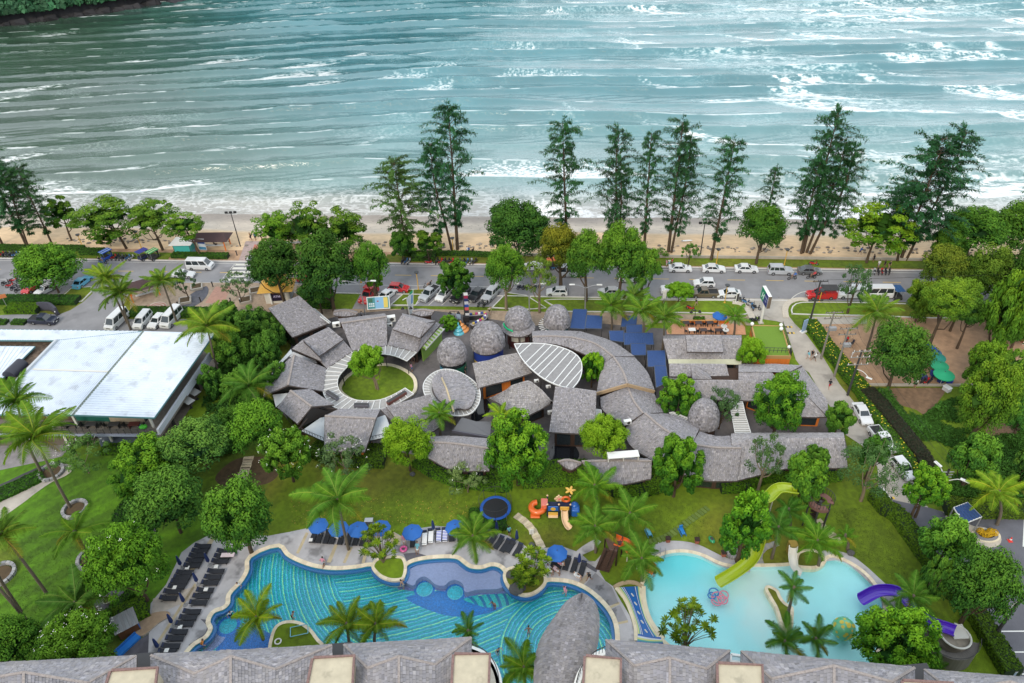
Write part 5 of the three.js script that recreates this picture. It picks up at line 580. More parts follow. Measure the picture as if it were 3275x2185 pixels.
function crownGeo(kind,R,variant){
const cls=R<2.2?1.6:R<3.6?2.8:4.6,key=kind+cls+variant;if(crowns[key])return crowns[key];
const K=KINDS[kind],r=rng(key.length*131+variant*977+cls*50+kind.charCodeAt(1)*7),m=new Tri(),N=Math.round(K.n*(cls<2?.55:cls<3?.8:1.15));
for(let i=0;i<N;i++){
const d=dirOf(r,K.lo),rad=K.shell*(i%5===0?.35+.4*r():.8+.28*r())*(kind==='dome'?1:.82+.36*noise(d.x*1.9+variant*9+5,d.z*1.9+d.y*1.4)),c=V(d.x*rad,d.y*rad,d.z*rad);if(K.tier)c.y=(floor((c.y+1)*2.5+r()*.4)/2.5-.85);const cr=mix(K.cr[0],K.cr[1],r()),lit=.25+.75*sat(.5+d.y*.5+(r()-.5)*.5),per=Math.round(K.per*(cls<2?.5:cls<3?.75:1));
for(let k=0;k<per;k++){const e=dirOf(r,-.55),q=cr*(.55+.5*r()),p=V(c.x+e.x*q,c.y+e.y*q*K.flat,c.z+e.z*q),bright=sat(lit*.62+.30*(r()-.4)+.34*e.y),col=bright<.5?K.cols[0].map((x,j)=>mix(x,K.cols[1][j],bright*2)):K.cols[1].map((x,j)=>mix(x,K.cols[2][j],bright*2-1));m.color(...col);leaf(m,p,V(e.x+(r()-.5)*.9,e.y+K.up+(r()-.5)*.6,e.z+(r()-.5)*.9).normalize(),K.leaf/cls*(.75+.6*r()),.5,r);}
}
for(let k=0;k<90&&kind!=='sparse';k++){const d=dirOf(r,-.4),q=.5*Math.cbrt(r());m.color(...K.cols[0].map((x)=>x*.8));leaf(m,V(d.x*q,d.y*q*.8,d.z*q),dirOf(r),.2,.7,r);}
return crowns[key]=m.geo();
}
let treeN=0;const barkPale=textured([.52,.46,.38],.2,2,.95);
function tree(kind,bx,by,topY,wpx,label,{cb:cb0=.32,dx=0,tint=[1,1,1],cat='tree',name='leafy_tree',y0=0,bark=M.bark,trunks=1,group,flowers=0,tile='Z'}={}){
const cb=cb0*.72,b=at(tile,bx,by,y0),H=max(1.2,rise(b,tile,topY)-y0),c=at(tile,bx+dx,by,H*.6+y0),D=at(tile,bx+dx+wpx/2,by,H*.6+y0).distanceTo(at(tile,bx+dx-wpx/2,by,H*.6+y0)),R=D/2*1.03,v=treeN++%3,t=thing(name,label,cat,b,0,group),r=rng(treeN*71+5);
const cx=c.x-at(tile,bx,by,H*.6+y0).x,ch=H*(1-cb),mid=V(cx,H-ch/2,0);
const tr=[];for(let k=0;k<trunks;k++){const o=V((r()-.5)*(trunks>1?.9:.1),0,(r()-.5)*(trunks>1?.6:.1)),a=V(o.x+cx*.2,H*cb*.6,o.z),e=V(mid.x+(r()-.5)*R*.3,mid.y+ch*.1,(r()-.5)*R*.3);tr.push(taper([o,a,V(mix(a.x,e.x,.6),mix(a.y,e.y,.5),mix(a.z,e.z,.5)),e],max(.09,H*.022),max(.03,H*.006),8,7));for(let j=0;j<6;j++){const w=r()*TAU,q=R*(.45+.35*r()),s=a.clone().lerp(e,r()*.7);tr.push(taper([s,V(s.x+cos(w)*q*.5,s.y+ch*.12,s.z+sin(w)*q*.5),V(mid.x+cos(w)*q,mid.y+(r()-.3)*ch*.4,sin(w)*q)],max(.04,H*.009),.02,5,5));}}
part(t,'trunk',merged(tr),bark);
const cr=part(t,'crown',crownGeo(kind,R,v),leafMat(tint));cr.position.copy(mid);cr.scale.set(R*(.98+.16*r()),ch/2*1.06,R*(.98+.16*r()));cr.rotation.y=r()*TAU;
if(flowers){const m=new Tri();m.color(.85,.85,.78);for(let i=0;i<flowers;i++){const d=dirOf(r,-.1);for(let k=0;k<3;k++)leaf(m,V(mid.x+d.x*R*1.0+(r()-.5)*.3,mid.y+d.y*ch*.5+(r()-.5)*.3,d.z*R*1.0+(r()-.5)*.3),V(0,1,.3).normalize(),.05,1,r);}const f=part(t,'blossom',m.geo(),vcol(.6),'stuff');}
return t;
}
// casuarinas: tall, feathery, drooping
const casGeos={};
function casuarinaGeo(v){if(casGeos[v])return casGeos[v];const r=rng(900+v*37),m=new Tri(),w=new Tri(),n=84;
for(let i=0;i<n;i++){const t=.17+.80*Math.pow(i/n,.9),a=i*2.4+r()*1.4,env=smooth(.14,.42,t)*Math.pow(max(.0,1.03-t),.48)*(.35+.95*noise(t*7+v*9,a*1.2)),L=.30*env*(.6+.7*r())+.018,up=.45+1.0*r(),o=V(.006*sin(t*9+v),t,.006*cos(t*7)),tip=V(o.x+cos(a)*L,t+L*up*.42,o.z+sin(a)*L);w.color(.05,.04,.035);let prev=o;const b0=.6+.7*r();
const S=11;for(let s=1;s<=S;s++){const f=s/S,p=V(mix(o.x,tip.x,f)+.012*f*f,mix(o.y,tip.y,f)+.10*L*sin(f*PI)-.16*L*f*f*f,mix(o.z,tip.z,f));w.bar(prev,p,.003*(1.2-f));prev=p;if(f<.22)continue;
for(let k=0;k<13;k++){const d=V(cos(a)*.5+.35+(r()-.5)*1.3,.35-r()*1.35,sin(a)*.5+(r()-.5)*1.3).normalize(),l=.012+.022*r(),q=p.clone().add(V((r()-.5)*.022,(r()-.5)*.014,(r()-.5)*.022)),e=q.clone().addScaledVector(d,l),s2=V(d.z,0,-d.x).normalize().multiplyScalar(.0021+.0022*r());const b=b0*(.6+.7*r());m.color(.032*b,.105*b,.034*b);m.quad(q.clone().sub(s2.clone().multiplyScalar(.5)),q.clone().lerp(e,.5).sub(s2),e,q.clone().lerp(e,.5).add(s2));}}}
for(let k=0;k<60;k++){const d=dirOf(r),q=V(d.x*.012,.93+.09*r(),d.z*.012),e=q.clone().add(V(d.x*.02,.01,d.z*.02)),s=V(.004,0,.002);m.color(.02,.08,.03);m.tri(q.clone().sub(s),q.clone().add(s),e);}
return casGeos[v]=[m.geo(),w.geo()];}
function casuarina(bx,by,topY,wpx,label,{tint=[1,1,1],trunks=[[0,0,1]],lean=0}={}){const b=at('Z',bx,by),H=rise(b,'Z',topY),D=at('Z',bx+wpx,by,H*.6).distanceTo(at('Z',bx,by,H*.6)),t=thing('casuarina_tree',label,'tree',b,0,'feathery casuarinas along the beach'),r=rng(bx*3+by);const ry=r()*TAU,v=floor(bx)%5;
trunks.forEach(([dx,dz,k],i)=>{const h=H*k,tr=taper([V(dx*.3,0,dz),V(dx*.6+lean*.3,h*.3,dz),V(dx+lean*.7,h*.65,dz),V(dx+lean,h*.98,dz)],H*.0125*(i?.75:1),.05,10,7);part(t,'trunk',tr,M.bark);const[g,w]=casuarinaGeo((v+i)%5),s=D/.37*(i?.75:1),c=part(t,'crown',g,leafMat(tint));c.scale.set(s,h,s);c.position.set(dx+lean*.7,0,dz);c.rotation.y=ry+i*2;const q=part(t,'branches',w,M.bark,'stuff');q.scale.copy(c.scale);q.position.copy(c.position);q.rotation.copy(c.rotation);});return t;}
// palms
const frondGeos=[0,1,2,3].map((v)=>{const r=rng(70+v),m=new Tri(),N=34;const droop=[.5,.85,1.2,.55][v];const pt=(f)=>V(f*(1-.16*droop*f),.34*f*(1-.2*droop)-droop*.62*f*f,.05*sin(f*3+v));m.color(.16,.22,.04);for(let i=0;i<8;i++)m.bar(pt(i/8),pt((i+1)/8),.018*(1.1-i/8)+.004);
for(let i=2;i<=N;i++)for(const s of[-1,1]){const f=i/N,p=pt(f),L=.255*Math.pow(sin(PI*(.12+.86*f)),.7)*(.85+.3*r()),fw=.55+.5*f,hang=-.35-.55*droop*r()-.25*f;const d=V(fw*.5,hang*.55,s*.85).normalize(),e=p.clone().addScaledVector(d,L),q=p.clone().addScaledVector(d,L*.45).add(V(0,.012,0)),w=V(.0105,0,-.004*s);const b=.7+.6*r();m.color(.075*b,.165*b,.018*b);m.quad(p.clone().sub(w),q.clone().sub(w),e,q.clone().add(w)).tri(p.clone().sub(w),q.clone().add(w),p.clone().add(w));}return m.geo();});
const coconutG=merged([[.25,0],[-.2,.18],[-.05,-.26]].map(([x,z])=>new THREE.SphereGeometry(.14,8,6).translate(x,-.2,z)));
function palm(cx,cy,bx,by,rpx,label,{n=20,tint=[1,1,1],y0=0,wind=-.25,thick=.17,h:hh}={}){const b=at('Z',bx,by,y0),H=hh||max(1.8,rise(b,'Z',cy)-y0),c=at('Z',cx,cy,H+y0),L=at('Z',cx+rpx,cy,H).distanceTo(at('Z',cx,cy,H))*1.36,t=thing('palm_tree',label,'palm tree',b),d=c.clone().sub(b),r=rng(floor(cx*7+cy));part(t,'trunk',taper([V(0,0,0),V(d.x*.15,d.y*.35,d.z*.15),V(d.x*.55,d.y*.7,d.z*.55),d.clone()],thick*1.25,thick*.75,10,8),M.palmBark);
for(let i=0;i<n;i++){const ring=i/n,f=part(t,'frond',frondGeos[ring<.25?3:ring<.5?0:ring<.78?1:2],i>=n-2?leafMat([2.6,1.25,1]):i%4===1?leafMat(tint.map((q,j)=>q*[1.3,1.15,.9][j])):leafMat(tint));const s=L*(.66+.46*r())*(ring<.2?.85:1);f.position.copy(d).add(V(0,.1-ring*.25,0));f.scale.set(s,s,s);f.rotation.order='YXZ';f.rotation.y=i*2.39996+r()*.4;const back=cos(f.rotation.y);f.rotation.z=mix(1.0,-.15,Math.pow(ring,.7))+(r()-.5)*.22+wind*-.35*back;f.rotation.x=(r()-.5)*.3+wind*.5*sin(f.rotation.y);}
part(t,'crown_shaft',new THREE.SphereGeometry(thick*1.6,10,8).scale(1,1.5,1).translate(d.x,d.y,d.z),M.palmBark);const k=part(t,'coconut',coconutG,std([.16,.2,.05],.7),'stuff');k.position.copy(d);return t;}
// clipped hedges and shrub masses
function hedge(label,pts,w,h,{tint=[1,1,1],name='hedge',cat='hedge',rough=.12,dens=46,bright=1,flowers}={}){const t=thing(name,label,cat),r=rng(pts.length*17+floor(abs(pts[0].x*31+pts[0].z*7))),body=ribbon(pts,-w/2+.08,w/2-.08,0,h-.1);part(t,'twigs',body.geo(),std([.012,.03,.008],.95,{side:THREE.DoubleSide}));const m=new Tri();const L=pts.reduce((a,p,i)=>i?a+p.distanceTo(pts[i-1]):0,0),n=Math.round(L*(w+2*h)*dens);const A=lineAt(pts,60);
for(let i=0;i<n;i++){const f=r()*59.99,k=floor(f),p=A[k].clone().lerp(A[k+1],f-k),s=side(A,k,false),u=r()*(w+2*h);let q,nn;if(u<w){q=p.addScaledVector(s,u-w/2).setY(h+(r()-.6)*rough);nn=V((r()-.5)*.7,1,(r()-.5)*.7).normalize();}else{const sg=u<w+h?1:-1;q=p.addScaledVector(s,sg*(w/2+(r()-.6)*rough)).setY(r()*h);nn=s.clone().multiplyScalar(sg).add(V((r()-.5)*.8,.3+(r()-.5)*.8,(r()-.5)*.8)).normalize();}const b=(.45+.9*r())*bright;m.color(.05*b,.13*b,.014*b);leaf(m,q,nn,.12+.08*r(),.55,r);}
part(t,'leaves',m.geo(),leafMat(tint),'stuff');if(flowers){const f=new Tri();f.color(...flowers);for(let i=0;i<L*5;i++){const g=r()*59.99,k=floor(g),p=A[k].clone().lerp(A[k+1],g-k).addScaledVector(side(A,k,false),(r()-.5)*w).setY(h+.05);leaf(f,p,V(0,1,0),.13,.9,r);}part(t,'blossom',f.geo(),vcol(.6),'stuff');}return t;}
function undergrowth(name,poly,n,hmax,tint=[1,1,1],seed=1,size=.3){const r=rng(seed),m=new Tri(),b=poly.reduce((a,p)=>[min(a[0],p.x),max(a[1],p.x),min(a[2],p.z),max(a[3],p.z)],[1e9,-1e9,1e9,-1e9]);for(let i=0,k=0;i<n&&k<n*6;k++){const x=mix(b[0],b[1],r()),z=mix(b[2],b[3],r());if(!inside(poly,x,z))continue;const d=fbm(x*.22+seed,z*.22,3);if(d<.34)continue;i++;const h=hmax*smooth(.3,.75,d)*(.3+.7*r()),q=(.5+.9*r())*(.7+.6*d);m.color(.05*q,.12*q,.022*q);for(let j=0;j<2;j++)leaf(m,V(x+(r()-.5)*.5,h*(.4+.6*j),z+(r()-.5)*.5),V((r()-.5)*1.4,.8,(r()-.5)*1.4).normalize(),size*(.6+.7*r()),.4,r);}return struct(name,m.geo(),leafMat(tint),'stuff');}
// ---------- trees along the beach ----------
casuarina(62,566,322,120,'dark casuarina of the thick clump above the left motorbike row',{trunks:[[0,0,1],[2.5,.8,.82]],tint:[.85,.95,.9]});casuarina(5,560,335,110,'dark casuarina cut by the left picture edge',{tint:[.8,.9,.9]});casuarina(122,566,380,95,'shorter casuarina on the right of the left clump',{tint:[1.1,1,.8]});
casuarina(933,585,364,138,'olive drooping casuarina just left of the tallest pair',{tint:[2.1,1.35,.8]});casuarina(1048,572,236,140,'tallest twin trunked casuarina with sand around its foot',{trunks:[[.6,0,1],[-3.2,.6,.78]],tint:[.8,1,.95]});
casuarina(1301,572,272,118,'wind bent casuarina between the dark round tree and the big canopy',{lean:-1.2,tint:[1,1.05,.95]});casuarina(1415,580,288,108,'slim casuarina rising behind the big leafy canopy',{lean:-1.5,trunks:[[0,0,1],[1.2,.4,.75]]});casuarina(1478,580,298,84,'narrow pointed casuarina right of the slim one',{lean:-.6});casuarina(1534,578,270,112,'straight casuarina with two bare trunks near the first parked sedan',{trunks:[[0,0,1],[1.8,.3,.88]]});
casuarina(1632,597,316,118,'open casuarina with thick single trunk beside the floodlight',{lean:1,tint:[.95,1.1,.95]});casuarina(1745,575,380,62,'small casuarina top behind the dark almond tree',{});casuarina(1842,580,250,140,'broad casuarina group with five bare trunks on the sand',{lean:.5,trunks:[[0,0,1],[2.6,0,.82],[-1.3,.3,.7],[4.4,.6,.78]],tint:[.95,1.05,.95]});casuarina(2069,596,290,190,'wide forked casuarina over the light almond tree',{trunks:[[-.5,0,.95],[2.6,.3,1],[-3.5,.5,.62]],lean:1.2,tint:[.8,.95,.95]});casuarina(2340,590,312,120,'casuarina at the right picture edge above the beach',{tint:[1,1,1]});
// beach almonds and street trees
const at1=(k,...a)=>tree(k,...a);
at1('almond',165,552,452,66,'spindly tree with a few yellow leaves at the left clump',{cb:.35});at1('almond',290,572,466,142,'flat topped leaning almond tree behind the blue tuk-tuk',{cb:.5,dx:-22,trunks:2});at1('almond',378,574,470,118,'flat topped almond tree leaning over the green tuk-tuk',{cb:.5,dx:-8,trunks:2});at1('almond',462,590,488,84,'small almond tree before the brown beach shelter',{cb:.6,dx:-18,tint:[1.3,1.3,1]});at1('almond',255,565,530,50,'low bush of almond leaves with a blue sign on the sand',{cb:.3});
at1('almond',650,595,492,95,'bright leaved almond tree by the beach hut',{cb:.3,tint:[1.2,1.3,1]});at1('almond',718,600,470,110,'tall almond tree with upright tips by the beach hut',{cb:.3});at1('almond',800,600,486,110,'dark spreading almond tree left of the olive casuarina',{cb:.3});
at1('clumpy',655,705,545,150,'dark street tree over the gold roofed kiosk',{cb:.3,tint:[.55,.62,.7]});at1('clumpy',768,715,538,165,'dense dark street tree above the hedge block',{cb:.28,tint:[.62,.68,.75]});at1('clumpy',740,720,630,80,'lower dark tree over the roadside stand',{cb:.2,tint:[.7,.75,.8]});
tree('clumpy',864,702,550,98,'tall street tree with pale trunk beside the red truck',{cb:.34,tint:[1,1.1,.9],trunks:1});at1('fluffy',868,690,620,40,'small fresh green shoot growing on the street tree by the red truck',{cb:.35,tint:[.85,.95,1]});
at1('almond',985,604,530,66,'bushy almond tree on the sand right of the tallest casuarina',{cb:.25});at1('clumpy',925,600,528,60,'dark almond bush under the olive casuarina',{cb:.2,tint:[.8,.9,.9]});
at1('clumpy',1192,610,462,165,'large dark round tree rising from the beach promenade',{cb:.25,tint:[.55,.66,.8]});at1('clumpy',1282,668,512,110,'street tree with reddish brown crown tips',{cb:.4,tint:[2.0,.95,.7],trunks:2});at1('clumpy',1345,692,520,118,'left part of the big leafy canopy over the parked cars',{cb:.3,tint:[1.15,1.1,.9]});at1('clumpy',1420,690,512,130,'highest crown of the big leafy canopy over the road',{cb:.3,tint:[1.25,1.2,.9]});at1('clumpy',1472,695,560,92,'right end of the big leafy canopy beside the white sedan',{cb:.3,tint:[1.2,1.15,.9]});
at1('clumpy',1162,710,556,105,'leafy street tree with bright shoots behind the scroll dome',{cb:.3,tint:[1.2,1.2,.8],bark:barkPale});at1('shiny',1048,692,600,88,'dark compact street tree over the parked black cars',{cb:.25,tint:[.75,.75,1]});at1('sparse',1238,718,590,78,'thin yellow green tree with bare twigs on the roadside lawn',{cb:.4,tint:[1.6,1.5,.5],bark:barkPale});
at1('clumpy',1735,606,462,128,'broad dark almond tree hanging over the roadside verge',{cb:.25,tint:[.8,.9,.8]});at1('almond',1988,604,466,164,'light green tiered almond tree with a sunlit crown',{cb:.35,tint:[1.7,1.55,1]});at1('sparse',1578,620,556,46,'young wispy tree on the sand near the floodlight',{cb:.4,tint:[1,1.3,.6]});at1('sparse',1516,588,574,40,'tiny bush at the foot of the straight casuarina',{cb:.1,tint:[1.2,1.3,.6]});
at1('sparse',1945,720,600,74,'grey green wispy tree over the white pickup vans',{cb:.2,tint:[.8,1,.9]});at1('fluffy',1556,700,650,68,'feathery light bush behind the three palms',{cb:.3,tint:[.7,.85,.9]});
// thick wood on the right
at1('clumpy',2210,604,470,160,'large dark tree at the right end of the beach promenade',{cb:.2,tint:[.9,1,.9]});at1('clumpy',2310,600,462,150,'tall dark tree in the right corner above the shore',{cb:.2,tint:[1,1,.9]});at1('clumpy',2135,690,560,110,'brownish street tree leaning over the road at the right',{cb:.25,tint:[1.6,1,.9]});at1('vine',2235,700,555,120,'olive tree in the middle of the right wood',{cb:.2,tint:[1.2,1,.8]});at1('vine',2325,740,560,110,'vine covered tree at the right edge above the stalls',{cb:.2});
at1('vine',2125,815,650,120,'yellow green tree with twisted dark trunk above the blue parasol',{cb:.8,tint:[1.6,1.35,.7]});at1('vine',2255,845,585,120,'tall vine draped tree leaning right in the market yard',{cb:.15,tint:[1.4,1.3,.7],dx:10});at1('clumpy',2195,800,680,76,'dark green undergrown tree between the two yellow ones',{cb:.6});at1('vine',2320,800,680,90,'pale vine covered tree beside the blue market tent',{cb:.2,tint:[1.2,1.2,.9]});
at1('clumpy',2040,890,736,172,'dense dark tree standing in the sandy yard',{cb:.04,tint:[.85,.9,.9]});at1('vine',2225,1010,828,140,'tall yellow green tree on the wild lot',{cb:.12,tint:[1.5,1.3,.7]});at1('vine',2230,900,780,80,'small yellow tree in front of the right market stalls',{cb:.2,tint:[1.3,1.25,.7]});at1('clumpy',2325,1000,885,100,'blue green tree at the right edge of the wild lot',{cb:.15,tint:[1,1.15,1.3]});at1('clumpy',2205,1120,990,110,'rounded bushy tree beside the twin armed street lamp',{cb:.1,tint:[1.2,1.25,1.1]});at1('vine',2335,1120,1020,70,'bush at the right edge beside the yellow palm',{cb:.1});
at1('shiny',2095,1190,1076,98,'bright glossy tree beside the lane with a thin forked trunk',{cb:.35,tint:[1.3,1.25,1],trunks:2});
at1('clumpy',2150,1310,1198,130,'light crowned tree along the wall of the parking lot',{cb:.15,tint:[1.3,1.35,1.1]});at1('clumpy',2205,1430,1270,160,'big dark tree hanging over the wall of the parking lot',{cb:.15,tint:[.8,.9,.9]});at1('clumpy',2110,1400,1268,70,'dark upright bush between the lawn and the purple slide',{cb:.1,tint:[.9,.95,.9]});
at1('clumpy',2345,690,560,110,'dark tree at the right edge over the far parked cars',{cb:.1});at1('vine',2180,760,640,90,'bright leafy tree in the thick of the right wood',{cb:.4,tint:[1.3,1.2,.8]});at1('clumpy',2290,760,640,110,'mid green tree in the thick of the right wood',{cb:.1,tint:[1.1,1.1,.9]});at1('vine',2100,740,640,80,'yellowish roadside tree at the start of the right wood',{cb:.1,tint:[1.5,1.2,.7]});at1('clumpy',2160,610,520,90,'leafy tree on the promenade left of the large dark one',{cb:.1,tint:[1,1.05,.9]});at1('vine',2290,930,800,80,'thin pale tree behind the wild lot at the right',{cb:.2,tint:[1.2,1.2,.9]});
// trees among the roofs
at1('fluffy',862,895,797,92,'round light green tree in the middle of the courtyard lawn',{cb:.45,tint:[.8,.9,1],bark:barkPale,trunks:2,dx:-8,y0:.25});at1('shiny',1357,890,806,62,'slim tree with bright upright tips beside the leaf canopy',{cb:.12,tint:[1.7,1.5,1]});at1('fluffy',1714,862,775,70,'bright green tree over the green roof terrace',{cb:.3,tint:[.9,1,1]});
at1('shiny',1548,962,868,104,'round glossy tree at the end of the lowest blue awning',{cb:.12,tint:[1.15,1.1,1]});at1('shiny',1774,1000,864,136,'big glossy round tree before the lane corner house',{cb:.15,tint:[1.1,1.1,1]});at1('sparse',1650,985,893,82,'grey green wispy tree behind the lowest dome',{cb:.15,tint:[.8,.95,.9]});
at1('vine',1915,1000,925,70,'tufted palm like shrub in front of the lane corner house',{cb:.1,tint:[1,1.1,.8]});
// garden side trees
tree('clumpy',608,1040,928,132,'full green tree by the garden end of the round court',{cb:.15,tint:[1.3,1.35,.9]});tree('clumpy',478,1075,968,160,'wide grey green tree between the white building and the court',{cb:.12,tint:[1.15,1.1,1.5]});tree('shiny',352,1120,1028,162,'dense glossy tree in front of the white building',{cb:.12,tint:[1.1,1.05,.9],name:'leafy_tree'});tree('clumpy',415,1222,1092,172,'large dark rounded tree left of the lounger corner',{cb:.12,tint:[1,1.05,1.2]});tree('clumpy',578,1268,1106,178,'biggest round tree overhanging the end of the pool',{cb:.12,tint:[1.15,1.2,1]});
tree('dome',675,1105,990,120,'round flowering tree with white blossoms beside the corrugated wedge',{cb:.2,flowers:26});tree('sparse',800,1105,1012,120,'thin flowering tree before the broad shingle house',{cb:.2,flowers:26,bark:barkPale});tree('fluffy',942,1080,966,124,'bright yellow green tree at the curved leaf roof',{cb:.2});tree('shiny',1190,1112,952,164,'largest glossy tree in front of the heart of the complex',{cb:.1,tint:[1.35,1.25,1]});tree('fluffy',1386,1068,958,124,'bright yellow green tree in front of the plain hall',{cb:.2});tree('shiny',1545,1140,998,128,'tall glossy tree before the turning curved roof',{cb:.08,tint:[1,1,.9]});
tree('sparse',1075,1130,1074,92,'nearly leafless pale twiggy tree on the lawn edge',{cb:.25,tint:[1.6,1.4,1.2],bark:barkPale,flowers:8});tree('sparse',1738,1130,1000,88,'slender pale tree in front of the long shingle roof',{cb:.3,tint:[1,1.1,1],bark:barkPale});tree('clumpy',1825,1172,1040,108,'leafy tree at the top of the green water slide',{cb:.15,tint:[1.3,1.3,.9]});tree('clumpy',1860,1100,1025,70,'dark leafy tree against the long shingle roof',{cb:.1,tint:[1,1.05,1]});tree('sparse',1975,1150,1008,140,'tall pale barked tree beside the lane wall',{cb:.15,tint:[.9,1.1,.9],bark:barkPale});tree('clumpy',1985,1100,1000,75,'dark crown above the end of the long shingle roof',{cb:.2,tint:[.8,.95,1]});tree('shiny',1692,1290,1135,114,'tall glossy rounded tree beside the green water slide',{cb:.15,tint:[1.2,1.25,1]});
tree('dome',338,1378,1218,172,'clipped bright dome tree beside the rows of dark loungers',{cb:.06,tint:[1.1,1.15,1],flowers:14});tree('dome',212,1530,1436,172,'low dome tree dotted with white blossoms above the hotel eaves',{cb:.05,flowers:60});tree('clumpy',60,1530,1438,150,'dark bush mass in the lower left corner',{cb:.05,tint:[.9,1,.8]});tree('clumpy',5,1520,1425,100,'dark bush at the left edge by the hotel roof',{cb:.05,tint:[1.3,1.2,.9]});
tree('shiny',2018,1545,1412,190,'wide glossy tree right of the spotted ball in the paddling pool',{cb:.1,tint:[1.3,1.3,1]});
tree('clumpy',135,672,566,142,'bushy dark round tree over the parked red and white cars',{cb:.16,dx:0,tint:[1.15,1.2,.8]});tree('sparse',556,698,626,72,'grey green olive like tree in a square planter on the plaza',{cb:.35,tint:[1,1.1,1]});tree('sparse',435,690,622,50,'small grey green tree in the planter beside the white van',{cb:.35,tint:[.9,1,1]});
tree('sparse',205,1085,1018,110,'shrubby flowering tree with white dots before the white building',{cb:.2,tint:[1.1,1.3,.8],flowers:14,bark:barkPale});
// shrubs filling the garden between the white building and the court
[[520,770,700,70,'shrub mass behind the right end of the white roofs'],[590,770,705,86,'tall shrub beside the gate roof'],[545,850,760,90,'wild bush left of the round court by the garden wall'],[625,850,765,80,'bush touching the two tier court house'],[650,905,830,60,'bush under the garden end gable'],[560,920,850,80,'bush behind the dark leaning palm'],[500,910,840,60,'bush beside the white building path'],[640,800,730,60,'clipped shrub below the gate roof'],[690,780,735,40,'small bush at the corner of the gate roof'],[540,985,940,70,'small leafy bush between the two large garden trees'],[530,740,690,50,'bush at the foot of the rear garden palm']].forEach(([x,y,ty,w,l],i)=>tree('vine',x,y,ty,w,l,{cb:.02,name:'garden_shrub',cat:'shrub',tint:[[.8,.95,.9],[.9,1,1],[1,1.1,.9]][i%3]}));
for(const[x,y,ty,w,l,y0]of[[880,1292,1212,92,'bright yellow shrub on the grassy island by the lilac shelf',.15],[1222,1330,1268,88,'bright yellow rosette shrub on the oval island',.15],[1570,1492,1396,128,'large leaved yellow green tree standing at the paddling pool edge',0]])rosette(x,y,ty,w,l,y0);
rosette(1205,1345,1308,60,'low darker rosette shrub at the foot of the oval island',.15,[.6,.7,.8]);
